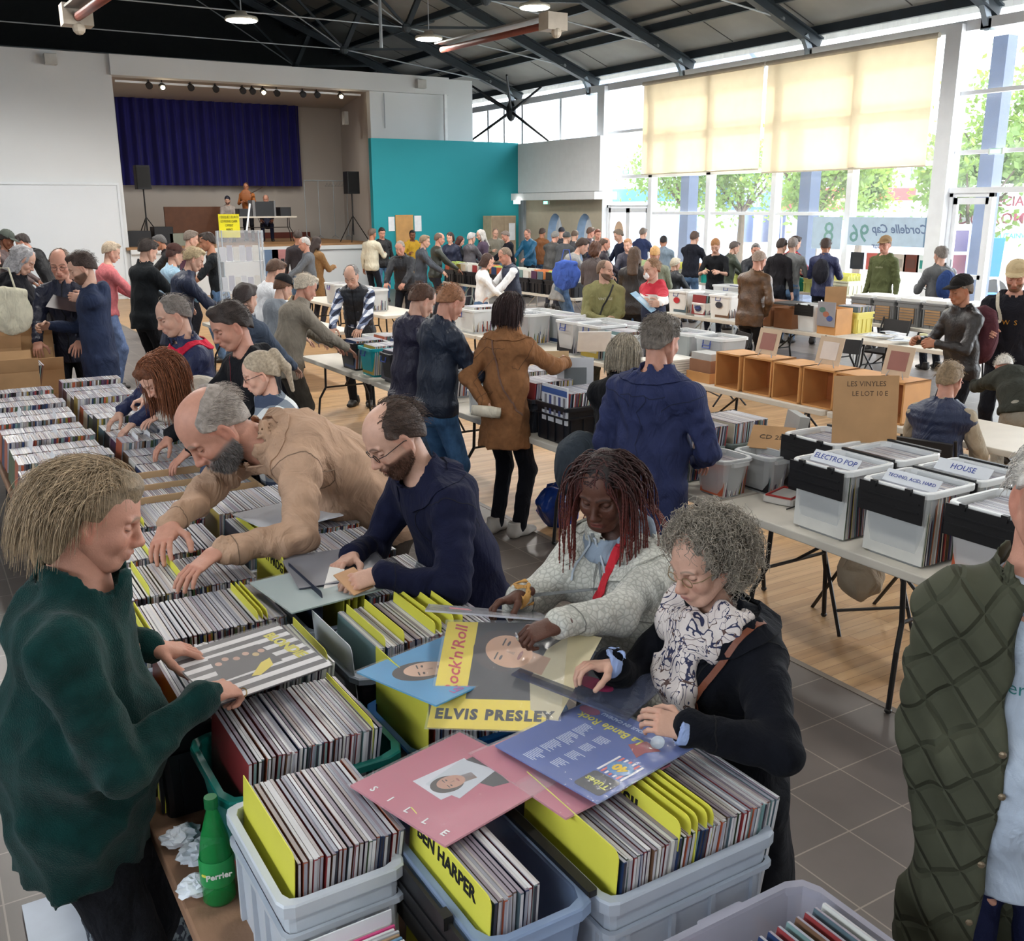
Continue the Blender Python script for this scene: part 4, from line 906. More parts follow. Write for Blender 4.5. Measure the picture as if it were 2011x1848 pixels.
# roller blinds
def blind(y0, y1, zt, zb, lab):
    t = thing('roller_blind', lab, 'blind', (XW-.22, 0, 0), group='roller blinds')
    mb = MB(); n = 40; vs = []
    for i in range(n+1):
        y = y0+(y1-y0)*i/n
        for j in range(6): z = zt+(zb-zt)*j/5; vs.append((.012*math.sin(i*.9)*j/5+.006*math.sin(i*2.3), y, z+(.012*math.sin(i*.5) if j == 5 else 0)))
    mb.add(vs, [(i*6+j, i*6+6+j, i*6+7+j, i*6+j+1) for i in range(n) for j in range(5)])
    m = mat('blind_cloth', srgb(210, 200, 180), .9, var=.08, vscale=1.6)
    if 'bt' not in m:
        m['bt'] = 1; N, L, b = nodes_of(m); tl = N.new('ShaderNodeBsdfTranslucent'); tl.inputs[0].default_value = (*srgb(226, 204, 168), 1); mx = N.new('ShaderNodeMixShader'); mx.inputs[0].default_value = .32
        out = N['Material Output']; L.new(b.outputs[0], mx.inputs[1]); L.new(tl.outputs[0], mx.inputs[2]); L.new(mx.outputs[0], out.inputs[0])
    bc = mb.build('blind_cloth', m, t, smooth=True)
    mb = MB(); mb.tube([(0, y0-.03, zt+.03), (0, y1+.03, zt+.03)], .05, 12); mb.build('roller', cmat((205, 196, 180), .6), t)
    mb = MB(); mb.box(-.012, y0, zb-.03, .012, y1, zb); mb.build('bottom_bar', cmat((214, 204, 184), .6), bc)
mb = MB(); mb.box(X0-.1, -4.5, 3.1, X0-.09, 5.5, 4.7); o = mb.build('window_14', glass); o['kind'] = 'structure'  # unseen window, added to bring cool daylight onto the foreground
blind(16.83, 21.0, 5.26, 3.1, 'beige roller blind, the narrower one nearer the teal wall'); blind(12.5, 16.72, 5.26, 3.02, 'beige roller blind with a brown stain, nearer the right picture edge')

# ---------------------------------------------------------------- lamps, heaters, stage fittings
lampm = mat('lamp_lens', (1, .97, .9), .5, emit=22, var=0)
def highbay(x, y, z, lab, grp=None, r=.3):
    t = thing('pendant_lamp', lab, 'ceiling lamp', (x, y, z), group='pendant lamps')
    mb = MB(); mb.lathe([(.0001, .16), (.09, .16), (.12, .1), (r*.95, .06), (r, .03), (r, .0), (r*.94, 0)], 28); mb.build('housing', cmat((210, 205, 190), .4, metal=.4), t, smooth=True)
    mb = MB(); mb.lathe([(.0001, -.012), (r*.9, -.008), (r*.93, .0), (.0001, .001)], 28); mb.build('lens', lampm, t)
    mb = MB(); mb.tube([(0, 0, .15), (0, 0, max(.4, roof_z(x)-z))], .012, 6); mb.build('rod', cmat((150, 155, 160), .5), t)
    lamp('pendant_light', 'SPOT', (x, y, z-.04), 560 if y > 10 else 110, (1, .97, .92), spot_size=2.95, spot_blend=.35, shadow_soft_size=.28)
highbay(5.99, 19.34, 5.62, 'round lit pendant lamp above the stage curtain, leftmost in the picture'); highbay(10.53, 20.7, 5.83, 'round lit pendant lamp above the right end of the stage header'); highbay(10.97, 17.11, 5.94, 'round lit pendant lamp at the top middle of the picture')
for x in (1.3, 6.0, 10.8):  # unseen lamps added beyond the visible three, as fill light
    for y in (-2, 2.6, 7.5, 12.3) if x > 2 else (-2, 2.6, 7.5, 12.3, 17, 22): highbay(x, y, 5.9, 'added unseen pendant lamp above the picture edge, giving fill light')
def heater(p0, p1, lab):
    a, b = Vector(p0), Vector(p1); t = thing('tube_heater', lab, 'heater', tuple(a), group='tube heaters'); d = b-a
    mb = MB(); mb.tube([(0, 0, 0), d], .06, 10); mb.build('burner_tube', cmat((120, 60, 48), .5), t, smooth=True)
    mb = MB(); mb.bar(Vector((0, 0, .12)), d+Vector((0, 0, .12)), .34, .03); mb.build('reflector', cmat((120, 118, 112), .5), t)
    mb = MB(); mb.box(-.2, -.25, -.12, .2, .05, .16); mb.ell((0, -.2, -.16), (.09, .09, .09), 10); mb.build('burner_box', cmat((175, 165, 150), .5), t)
heater(at_d(1080, 48, 17), at_d(868, 98, 21.5), 'long rust-red tube heater between the two right pendant lamps'); heater(at_d(148, 36, 14), at_d(235, -25, 11), 'rust-red tube heater at the top left corner of the picture')
mb = MB(); q = at_d(745, -10, 19); mb.tube([(0, 0, 0), (0, 0, -.95)], .035, 8); tag(mb.build('hanging_pipe', rod, loc=tuple(q)), 'grey vertical pipe hanging beside the middle pendant lamp', 'pipe')
# stage spots
mb = MB(); mb.bar((5.3, 28.0, 5.42), (12.0, 28.0, 5.42), .05, .05)
for x_, e_ in ((6.5, 130), (9, 130), (10.6, 110)): lamp('stage_light', 'SPOT', (x_, 28.0, 5.25), e_, (1, .93, .82), spot_size=2.4, spot_blend=1, shadow_soft_size=.15, dir=(0, .6, -.8))
o = mb.build('lighting_bar', alu); tag(o, 'white lighting bar under the stage header', 'lighting bar')
for i, (px, py) in enumerate(((292, 168), (318, 170), (374, 172), (423, 175), (476, 178), (495, 179), (516, 180), (543, 183), (594, 185), (622, 186), (668, 188))):
    q = at_y(px, py, 28.0); lit = i in (1, 6, 10); t = thing('stage_spotlight', ['small dark stage spotlight, %s from the left on the bar' % k for k in ('first', 'second', 'third', 'fourth', 'fifth', 'sixth', 'seventh', 'eighth', 'ninth', 'tenth', 'eleventh and last')][i]+(', switched on' if lit else ''), 'stage spotlight', tuple(q), group='stage spotlights')
    mb = MB(); mb.tube([(0, .08, .06), (0, -.08, -.02)], [.07, .09], 10); mb.build('lamp_body', cmat((30, 30, 34), .5), t)
    mb = MB(); mb.tube([(0, 0, .02), (0, 0, .3)], .015, 6); mb.build('bracket', cmat((30, 30, 34), .5), t)
    if lit: mb = MB(); mb.ell((0, -.085, -.03), (.055, .02, .055), 10); mb.build('lens', mat('spot_lens', (1, .8, .5), .5, emit=30, var=0), t)
# curtain
mb = MB(); n = 220; vs = []
for i in range(n+1):
    x = 6.12+(11.8-6.12)*i/n; y = .09*math.sin(i*.55)+.05*math.sin(i*.21+1)+(.18 if abs(i-112) < 1 else 0)
    for z in (5.57, 4.7, 3.8, 2.98): vs.append((x, YB-.35+y*(1 if z < 5 else .6), z))
mb.add(vs, [(i*4+j, i*4+4+j, i*4+5+j, i*4+j+1) for i in range(n) for j in range(3)])
tag(mb.build('stage_curtain', mat('blue_velvet', srgb(22, 20, 98), .85, var=.12, vscale=2, sheen=.1), smooth=True), 'deep blue curtain across the back of the stage', 'curtain')
# small things on the upper walls
for px, py, lab in ((97, 116, 'small white box loudspeaker high on the left white wall'), (825, 165, 'small white box loudspeaker on the right end of the stage header')):
    q = at_y(px, py, YP-.2); mb = MB(); mb.box(-.12, -.1, -.12, .16, .15, .12); tag(mb.build('wall_speaker', cmat((188, 188, 184), .6), loc=tuple(q), bevel=.01), lab, 'wall speaker')
q = at_y(678, 232, 28.5); mb = MB(); mb.box(-.06, -.1, -.18, .06, .1, .18); tag(mb.build('wall_box', cmat((150, 148, 145), .6), loc=tuple(q)), 'small grey box on the right side wall of the stage', 'wall box')
mb = MB(); mb.box(14.33, YP-.25, 4.1, 14.42, YP-.16, 5.49); trim(mb, mat('lit_edge_white', srgb(235, 238, 240), .5))  # bright strip standing in for light along the wall edge
mb = MB(); mb.tube([(12.5, YP-.02, 4.5), (12.5, YP-.02, 5.45)], .012, 6); trim(mb, rod)
# notices and doors on the teal wall
for px, py, w_, h_, c_, nm, lab in ((773, 445, .12, .2, (232, 236, 240), 'notice', 'white paper notice on the teal wall beside the wooden door'), (824, 444, .14, .22, (232, 236, 240), 'notice', 'white paper notice on the teal wall right of the wooden door')):
    q = at_y(px-10, py-5, YT-.012); mb = MB(); mb.box(0, 0, -h_, w_*1.6, .004, h_); tag(mb.build(nm, cmat(c_, .7), loc=tuple(q)), lab, 'notice')
q = at_y(777, 422, YT-.06); mb = MB(); mb.box(0, 0, -q[2], .55, .04, 0); mb.box(0, -.006, -.55, .55, 0, -.52); tag(mb.build('plywood_board', mat('ply', srgb(196, 150, 92), .6, var=.12, vscale=3), loc=tuple(q)), 'orange-brown wooden door panel standing against the teal wall', 'door panel')
t = thing('cupboard', 'tall light wooden cupboard against the right end of the teal wall', 'cupboard', (at_y(965, 424, YT-.6)[0], YT-.6, 0)); zt = at_y(965, 424, YT-.6)[2]
mb = MB(); mb.box(0, 0, 0, .85, .5, zt); mb.build('body', mat('beech', srgb(190, 170, 140), .6, var=.08), t, bevel=.005)
for i in (0, 1): mb = MB(); mb.box(.02+i*.41, -.02, .05, .41+i*.42, 0, zt-.03); mb.build('cupboard_door', mat('beech2', srgb(204, 182, 148) if i else srgb(168, 150, 126), .6, var=.08), t)
q = at_y(1005, 455, YT-.64); mb = MB(); mb.box(-.1, 0, -.25, .12, .004, .25); tag(mb.build('notice', cmat((230, 232, 235), .7), loc=tuple(q)), 'white sheet taped to the cupboard by the teal wall', 'notice')
q = at_x(1215, 455, XW-.08); mb = MB(); n = 20; mb.add([(0, .2*math.cos(2*PI*i/n), .28*math.sin(2*PI*i/n)) for i in range(n)]+[(.008, .2*math.cos(2*PI*i/n), .28*math.sin(2*PI*i/n)) for i in range(n)], [tuple(range(n)), tuple(range(2*n-1, n-1, -1))]+[(i, n+i, n+(i+1) % n, (i+1) % n) for i in range(n)])
tag(mb.build('door_sign', cmat((222, 190, 160), .7), loc=tuple(q)), 'round peach coloured sign on the double glass door', 'door sign')
# ---------------------------------------------------------------- the street beyond the glass
mb = MB(); mb.box(XW+.2, -40, -.25, 80, 90, -.1); struct('ground_outside', mb, mat('plaza', srgb(200, 196, 190), .8, var=.08, vscale=.5))
leaf = mat('leaf', srgb(92, 122, 62), .6, var=.3, vscale=1.5)
N, L, b = nodes_of(leaf); tl = N.new('ShaderNodeBsdfTranslucent'); tl.inputs[0].default_value = (*srgb(140, 168, 70), 1); mx = N.new('ShaderNodeMixShader'); mx.inputs[0].default_value = .3; L.new(b.outputs[0], mx.inputs[1]); L.new(tl.outputs[0], mx.inputs[2]); L.new(mx.outputs[0], N['Material Output'].inputs[0])
def tree(x, y, h, r, seed, lab, nl=3500):
    rs = np.random.RandomState(seed); t = thing('tree', lab, 'tree', (x, y, -.1), group='plane trees on the square')
    mb = MB(); mb.tube([(0, 0, 0), (.05, 0, h*.4), (0, .05, h*.7)], [.14, .1, .06], 8)
    for i in range(7): a = i*.9; mb.tube([(0, 0, h*.42), (math.cos(a)*r*.4, math.sin(a)*r*.4, h*.6), (math.cos(a)*r*.7, math.sin(a)*r*.7, h*.72)], [.05, .03, .015], 5)
    mb.build('trunk', mat('bark', srgb(90, 78, 66), .9, var=.2), t)
    cl = rs.normal(size=(26, 3)); cl = cl/np.linalg.norm(cl, axis=1)[:, None]*rs.uniform(.3, .85, (26, 1))*np.array([r, r, h*.3])+np.array([0, 0, h*.68])
    c = cl[rs.randint(0, 26, nl)]+rs.normal(size=(nl, 3))*r*.17; sz = rs.uniform(.05, .12, nl)[:, None]
    a = rs.normal(size=(nl, 3)); a /= np.linalg.norm(a, axis=1)[:, None]; bb = np.cross(a, rs.normal(size=(nl, 3))); bb /= np.linalg.norm(bb, axis=1)[:, None]
    V = np.stack([c-a*sz, c+bb*sz*.6, c+a*sz, c-bb*sz*.6], 1).reshape(-1, 3); F = np.arange(nl*4).reshape(-1, 4); put('foliage', npmesh('foliage', V, F, leaf, smooth=False), t)
def out(px, X_): q = at_x(px, 420, X_); return q[0], q[1]      # beyond the glazed wall, at that distance from the left wall line
for i, (px, D, h, r, lab) in enumerate(((1340, 22, 5.6, 2.0, 'young green tree outside, leftmost below the beige blind'), (1455, 24, 5.0, 1.9, 'round-headed green tree outside below the middle of the blind'), (1600, 22.5, 4.9, 1.7, 'green tree outside behind the dark post under the blind'), (1690, 27, 4.6, 1.2, 'small green tree outside left of the grey shop'), (1905, 21, 4.3, 1.6, 'green tree outside behind the glass door at the right edge'), (1985, 23, 5.6, 2.0, 'green tree outside at the far right picture edge'))):
    x, y = out(px, D); tree(x, y, h, r, i, lab)
for px, D, w_, lab in ((1352, 18.0, .32, 'dark steel post outside, leftmost under the blind'), (1587, 18.0, .32, 'dark steel post outside under the middle of the blind'), (1935, 18.0, .3, 'tall dark steel post outside behind the glass door')):
    x, y = out(px, D); mb = MB(); mb.box(-w_/2, -w_/2, -.1, w_/2, w_/2, 5.3); mb.box(-w_*.7, -w_*.7, -.1, w_*.7, w_*.7, .2); tag(mb.build('steel_post', cmat((70, 84, 110), .5), loc=(x, y, 0)), lab, 'post', 'steel posts of the outer canopy')
def house(px, D, w_, dp, h, wall, roof, lab, win=3, rz=-.5, floors=2):
    x, y = out(px, D); t = thing('house', lab, 'building', (x, y, -.1), rz); mb = MB(); mb.box(-w_/2, 0, 0, w_/2, dp, h); mb.build('walls', cmat(wall, .8), t)
    mb = MB(); mb.prism([(-w_/2-.2, -.3), (w_/2+.2, -.3), (w_/2+.2, dp), (-w_/2-.2, dp)], h, h+.25); mb.build('roof', cmat(roof, .7), t)
    for f in range(floors):
        for i in range(win): 
            xx = -w_/2+w_*(i+.5)/win; mb = MB(); mb.box(xx-.45, -.06, .9+f*2.6, xx+.45, .02, 2.2+f*2.6); mb.build('window', cmat((120, 140, 165), .2), t)
    mb = MB(); mb.box(-w_/2+.3, -.1, 2.6, w_/2-.3, 0, 3.1); mb.build('shop_sign', cmat((190, 60, 60) if win > 3 else (60, 110, 190), .5), t)
house(1480, 52, 16, 6, 4.2, (90, 130, 200), (120, 130, 160), 'low blue shop front across the square behind the trees', 5); house(1750, 36, 9, 5, 4.6, (170, 176, 196), (120, 124, 140), 'grey shop with a red sign outside under the blind', 4); house(1262, 27, 8, 5, 8.2, (178, 198, 226), (120, 140, 170), 'pale blue building outside behind the double door', 2, rz=-.9, floors=3)
for i, (px, D, c_, lab) in enumerate(((1418, 34, (196, 60, 60), 'red market stall outside behind the trees'), (1500, 30, (60, 100, 200), 'blue market stall outside, left of the dark post'), (1628, 30, (190, 50, 50), 'red market stall outside, right of the dark post'), (1550, 37, (240, 240, 235), 'white market stall outside behind the dark post'))):
    x, y = out(px, D); t = thing('market_stall', lab, 'market stall', (x, y, -.1), -.5, 'stalls on the square'); mb = MB()
    for a in (-1.2, 1.2):
        for b_ in (0, 1.8): mb.tube([(a, b_, 0), (a, b_, 2.3)], .03, 6)
    mb.build('frame', rod, t); mb = MB(); mb.prism([(-1.4, -.2), (1.4, -.2), (1.4, 2), (-1.4, 2)], 2.25, 2.35); mb.add([(-1.4, -.2, 2.35), (1.4, -.2, 2.35), (1.4, 2, 2.35), (-1.4, 2, 2.35), (-1.4, .9, 2.9), (1.4, .9, 2.9)], [(0, 1, 5, 4), (3, 4, 5, 2), (0, 4, 3), (1, 2, 5)]); mb.build('awning', cmat(c_, .7), t); mb = MB(); mb.box(-1.2, 0, .2, 1.2, .7, .95); mb.build('counter', cmat((230, 225, 215), .7), t)
# cheese van with its lettering, blue seat in front
t = thing('cheese_van', 'white cheese stall van with red lettering outside the right windows', 'van', tuple(at_x(1965, 440, 21.5)), 0); R0 = math.atan2(-math.sin(_y), math.cos(_y))
t.location.z = 0; t.rotation_euler = (0, 0, R0)
mb = MB(); mb.rbox(-1.25, 0, .35, 4.5, 2, 2.75, .15); mb.build('bodywork', cmat((236, 238, 242), .4), t)
for wx in (0, 3.2): mb = MB(); mb.tube([(wx, -.02, .3), (wx, .2, .3)], .34, 16); mb.build('wheel', cmat((30, 30, 32), .7), t)
TR = Matrix.Rotation(PI/2, 4, 'X')
for s_, z, sz, c_, x_ in (('SPECIALITES', 2.36, .3, (120, 40, 60), .35), ('DU FROMAGE', 1.98, .34, (120, 40, 60), .1), ('AGON-COUTAINVILLE', 1.6, .16, (60, 180, 170), .05)):
    text_mb(s_, sz, cmat(c_, .6), 'lettering', t, Matrix.Translation((x_, -.01, z)) @ TR, bold=.004)
x, y = out(1945, 19.2); t = thing('deck_chair', 'bright blue folding seat outside the right window', 'folding chair', (x, y, -.1), R0)
mb = MB(); mb.prism([(-.28, -.03), (.28, -.03), (.28, .03), (-.28, .03)], 0, .02); 
mb.v = []; mb.f = []; mb.mi = []; mb.box(-.3, 0, .95, .3, .05, 1.75, 0, Matrix.Rotation(.1, 4, 'X')); mb.build('backrest', cmat((20, 110, 220), .6), t, bevel=.02)
mb = MB(); mb.box(-.3, -.45, .55, .3, .05, .62); mb.build('seat', cmat((20, 110, 220), .6), t)
for a in (-.3, .3): mb = MB(); mb.tube([(a, -.4, 0), (a, .0, 1.0)], .02, 6); mb.tube([(a, .15, 0), (a, -.4, .6)], .02, 6); mb.build('leg', alu, t)
x, y = out(1888, 18.9); t = thing('poster_stand', 'stand of dark posters outside behind the glass door', 'poster stand', (x, y, -.1), R0); mb = MB(); mb.box(-.25, 0, 0, .25, .05, 2.0); mb.build('board', cmat((220, 220, 225), .6), t)
for i, c_ in enumerate(((92, 70, 80), (120, 60, 70), (90, 80, 110))): mb = MB(); mb.box(-.2, -.01, .45+i*.5, .2, 0, .88+i*.5); mb.build('poster', cmat(c_, .6), t)
# banner and posters fixed inside the glass
a = at_x(1668, 428, XW-.14); b_ = at_x(1832, 487, XW-.14)
t = thing('banner', 'pale blue banner with handwriting seen from behind, hung in the window under the blind', 'banner', (XW-.14, 0, 0))
mb = MB(); mb.box(-.004, b_[1], b_[2], .004, a[1], 2.06); bm = mat('banner_cloth', srgb(190, 212, 232), .8, var=.04); mb.build('sheet', bm, t)
RB = Matrix(((0, 0, -1, -.006), (-1, 0, 0, 0), (0, 1, 0, 0), (0, 0, 0, 1)))      # letters stand in the wall plane, read from outside
def btxt(s_, sz, c_, y, z, sh=0): text_mb(s_, sz, cmat(c_, .7), 'lettering', t, Matrix.Translation((-.008, y, z)) @ Matrix(((0, 0, -1, 0), (-1, 0, 0, 0), (0, 1, 0, 0), (0, 0, 0, 1))), shear=sh, flip=True, bold=.004)
btxt('96', .5, (120, 165, 165), 13.96, 1.72); btxt('Cordelle Cap', .24, (110, 130, 165), 12.98, 1.83, .3); btxt('sur', .16, (110, 130, 165), 13.5, 1.5, .3)
mb = MB(); mb.box(-.007, b_[1], b_[2], -.004, b_[1]+.22, 2.06); mb.build('stripe', cmat((120, 150, 180), .8), t)
mb = MB(); mb.box(-.004, 14.42, 1.4, .004, 15.2, 2.06)
t2 = thing('banner', 'pale banner with a large green figure in the next window left', 'banner', (XW-.14, 0, 0)); mb.build('sheet', bm, t2); text_mb('8', .6, cmat((130, 175, 170), .7), 'lettering', t2, Matrix.Translation((-.008, 14.75, 1.72)) @ Matrix(((0, 0, -1, 0), (-1, 0, 0, 0), (0, 1, 0, 0), (0, 0, 0, 1))), flip=True)
for i, (y, c_, lab) in enumerate(((13.95, (40, 44, 52), 'black square poster low in the window'), (13.55, (196, 100, 92), 'red square poster low in the window'), (12.95, (200, 190, 180), 'beige square poster low in the window'), (12.65, (110, 60, 50), 'brown square poster low in the window'), (12.35, (225, 235, 235), 'white poster with a green figure low in the window'))):
    t = thing('poster', lab, 'poster', (XW-.15, y, 1.02), group='posters in the window'); mb = MB(); mb.box(-.003, -.17, 0, .003, .17, .34); mb.build('sheet', cmat(c_, .6), t)
    mb = MB(); mb.box(-.005, -.1, .08, -.003, .1, .24); mb.build('picture', cmat(tuple(int(q*.7+20) for q in c_) if i < 4 else (60, 150, 140), .6), t)
# ---------------------------------------------------------------- tables
ptop = mat('table_plastic', srgb(214, 208, 196), .55, bump=.05, bscale=150, var=.03); blk = cmat((28, 28, 30), .45); boardm = mat('chipboard', srgb(150, 116, 92), .75, bump=.1, bscale=90, var=.1, vscale=8)
TZ = .74
def table(x0, x1, y0, y1, label, top=ptop, leg=blk, group='folding tables', z=TZ, th=.045, name='folding_table'):
    t = thing(name, label, 'table', (x0, y0, 0), group=group); w, l = x1-x0, y1-y0
    mb = MB(); mb.rbox(0, 0, z-th, w, l, z, .03); mb.build('tabletop', top, t, bevel=.006)
    for i, yy in enumerate((.28, l-.28)):
        sg = -1 if i == 0 else 1
        for x in (.1, w-.1):
            mb = MB(); mb.tube([(x+(.06 if x < .3 else -.06), yy, z-th), (x+(.06 if x < .3 else -.06), yy+sg*.02, .42), (x, yy+sg*.05, .3), (x-(.03 if x < .3 else -.03), yy+sg*.06, .015)], .013, 8); mb.ell((x-(.03 if x < .3 else -.03), yy+sg*.06, .015), (.018, .018, .015), 8); mb.build('leg', leg, t)
        mb = MB(); mb.tube([(.15, yy+sg*.02, .42), (w-.15, yy+sg*.02, .42)], .01, 6); mb.build('crossbar', leg, t)
        mb = MB(); mb.tube([(w/2, yy+sg*.02, .42), (w/2, yy-sg*.34, z-th)], .009, 6); mb.build('brace', leg, t)
    return t
for y0, y1, nm in ((.55, 2.36, 'white folding table at the right picture edge, under the nearest black-flapped box'), (2.39, 3.76, 'white folding table carrying the clear boxes with black flaps'), (3.79, 5.15, 'white folding table behind the man in the long blue jacket'), (5.18, 6.95, 'white folding table in front of the woman in the camel coat'), (6.98, 8.36, 'white folding table beside the two young men in dark jackets'), (8.39, 10.2, 'white folding table in front of the checked-shirt seller')):
    table(3.56, 4.32, y0, y1, nm)
for y0, y1, nm in ((3.35, 5.12, 'white folding table under the right half of the open wooden boxes'), (5.15, 6.95, 'white folding table under the left half of the open wooden boxes'), (6.98, 8.8, 'white folding table with the white boxes behind the camel coat woman'), (8.83, 10.65, 'white folding table with clear lidded boxes behind the young men'), (10.68, 12.5, 'white folding table in the second row, farther along'), (13.4, 15.2, 'white folding table with boxes with purple clips'), (15.25, 17.1, 'white folding table at the far end of the second row')):
    table(5.97, 6.72, y0, y1, nm)
wl = cmat((222, 222, 218), .4)
table(9.7, 10.45, 9.8, 11.6, 'white-legged folding table under the printed white boxes', leg=wl); table(9.65, 10.4, 8.2, 9.75, 'white folding table under the yellow crate and brown boxes'); table(9.6, 10.35, 5.4, 8.15, 'white folding table covered with flyers', leg=blk)
table(11.15, 11.9, 7.4, 9.4, 'white folding table carrying the row of grey baskets'); table(11.3, 12.05, 9.6, 12.6, 'folding table with flat black boxes before the windows', leg=wl)
table(9.95, 10.7, 14.2, 16.6, 'folding table with the nearer black record trays', leg=wl); table(9.95, 10.7, 16.7, 19.2, 'folding table with the farther black record trays', leg=wl); table(14.2, 14.95, 9.3, 11.7, 'table by the window behind the green hooded sweatshirt'); table(14.2, 14.95, 11.8, 15.2, 'table of bright record bins along the windows'); table(14.2, 14.95, 15.3, 18.9, 'table of record bins along the windows, farther left')
table(3.5, 4.95, 12.0, 14.1, 'table with white boxes by the clear display stand')
table(.35, 1.45, .75, 3.2, 'brown board table under the foreground record crates', top=boardm, group='board tables'); table(.35, 1.45, 3.22, 5.68, 'brown board table under the wooden divided tray', top=boardm, group='board tables'); table(.35, 1.45, 5.7, 8.1, 'brown board table under the trays of small records', top=boardm, group='board tables'); table(.3, 1.15, 8.12, 10.3, 'brown board table under the cardboard boxes at the left', top=boardm, group='board tables')
table(1.12, 1.9, .35, .72, 'low board table at the bottom picture edge under a clear tub', top=boardm, group='board tables') if 0 else None

# ---------------------------------------------------------------- crates
def plast(rgb, alpha=1, rough=.35): return cmat(rgb, rough, alpha=alpha, var=.03) if alpha < 1 else cmat(rgb, rough, var=.03)
def loops(mb, rings, r, capb=True, mi=0):
    n = 12; P_ = []
    for (x0, y0, x1, y1, z) in rings:
        pts = rrect(x0, y0, x1, y1, max(.002, min(r, (x1-x0)/2.1)), 2); P_.append([(p[0], p[1], z) for p in pts])
    n = len(P_[0]); vs = [p for ring in P_ for p in ring]; fs = [(i*n+k, i*n+(k+1) % n, (i+1)*n+(k+1) % n, (i+1)*n+k) for i in range(len(P_)-1) for k in range(n)]
    if capb: fs += [tuple(range(n-1, -1, -1)), tuple((len(P_)-1)*n+k for k in range(n))]
    mb.add(vs, fs, mi)
def crate(x0, x1, y0, y1, z0, z1, m, label, name='crate', cat='crate', style='euro', rz=0, group=None, rimm=None, flap=None, th=.004):
    w, l, h = x1-x0, y1-y0, z1-z0; t = thing(name, label, cat, ((x0+x1)/2, (y0+y1)/2, z0), rz, group); a, b = w/2, l/2; tp = {'euro': .006, 'tub': .03, 'rub': .022, 'flat': .0, 'card': 0}[style]; r = {'euro': .018, 'tub': .04, 'rub': .03, 'flat': .004, 'card': .003}[style]
    R = lambda d, z: (-a+d, -b+d, a-d, b-d, z)
    mb = MB(); q = .014
    loops(mb, [R(tp+q, 0), R(q, h-.01), R(q+th, h-.01), R(tp+q+th, th*1.5)], r)
    if style == 'euro':
        loops(mb, [R(q-.001, h-.085), R(.004, h-.085), R(.004, h-.072), R(q-.001, h-.072)], r, False)
        for s_ in (-1, 1):
            for f in (-.8, -.25, .25, .8): mb.box(f*(a-q)-.006, s_*(b-q)-.006, .01, f*(a-q)+.006, s_*(b-q)+.006, h-.085); mb.box(s_*(a-q)-.006, f*(b-q)-.006, .01, s_*(a-q)+.006, f*(b-q)+.006, h-.085)
    bd = mb.build('body', m, t)
    if style != 'card' and style != 'flat':
        mb = MB(); hh = .028 if style != 'tub' else .02; loops(mb, [R(q-.002, h-hh), R(0, h-hh), R(0, h-.004), R(.003, h), R(q+th, h), R(q+th, h-hh)], r+.01, False); mb.build('rim', rimm or m, t)
    if style == 'tub':
        for s_ in (-1, 1): mb = MB(); mb.rbox(-.06, -.012, h-.035, .06, .012, h-.014, .008, mt=Matrix.Translation((0, s_*(b+.004), 0))); mb.build('handle', m, t)
    if style == 'rub':
        for s_ in ((-1, 1) if flap is None else (1,)):
            mb = MB(); mb.tube([(s_*(a+.004), -.05, h-.03), (s_*(a+.012), -.045, h-.075), (s_*(a+.012), .045, h-.075), (s_*(a+.004), .05, h-.03)], .006, 6); mb.build('handle', flap and blk or cmat((60, 80, 150), .4), t)
    if flap:
        mb = MB(); mb.rbox(-a-.016, -b+.012, h-.14, -a-.008, b-.012, h-.006, .001); 
        for z in (.05, .09): mb.box(-a-.02, -b+.03, h-z-.004, -a-.015, b-.03, h-z+.004)
        fl = mb.build('lid_flap', blk, t, bevel=.004)
        mb = MB(); mb.rbox(a-.012, -b+.02, h-.004, a+.01, b-.02, h+.01, .004); mb.build('lid_flap', blk, t)
        for s_ in (-.25, .25): mb = MB(); mb.box(-a-.024, s_*l-.014, h-.02, -a-.004, s_*l+.014, h+.008); mb.build('hinge', blk, fl)
    return t
def pick(rs, pal): return pal[rs.randint(len(pal))]
EDGE = [(186, 186, 192), (172, 172, 182), (196, 194, 196), (158, 160, 172), (178, 172, 170), (146, 148, 160), (206, 206, 210), (140, 130, 142), (170, 160, 160)]
COVER = [(60, 60, 70), (150, 60, 62), (40, 60, 100), (200, 190, 170), (90, 110, 120), (120, 90, 70), (220, 220, 215), (30, 30, 34), (160, 140, 60), (80, 50, 80), (180, 90, 60), (120, 150, 150), (70, 90, 60)]
_rec = {}
def rec_mesh(i, size, th, nm):      # a sleeve in its clear outer: printed faces, pale open edge, coloured spine
    key = (i, size, th, nm)
    if key not in _rec:
        rs = np.random.RandomState(i*7+3); mb = MB(); s = size
        mb.box(0, 0, 0, th, s, s*.995, 0); mb.box(-.0004, .001, s*.995, th+.0004, s-.001, s, 1); mb.box(.0003, -.0006, .002, th-.0003, 0, s*.99, 2)
        _rec[key] = mb.mesh(nm, [cmat(pick(rs, COVER), .35), cmat(pick(rs, EDGE), .4), cmat(pick(rs, COVER+EDGE*2), .4)])
    return _rec[key]
NREC = {'record': 0, 'single': 0, 'compact_disc': 0}; REST = {k: MB() for k in NREC}; LIM = {'record': 298, 'single': 298, 'compact_disc': 290}
RM = [cmat(c, .4) for c in EDGE]+[cmat(c, .4) for c in COVER]
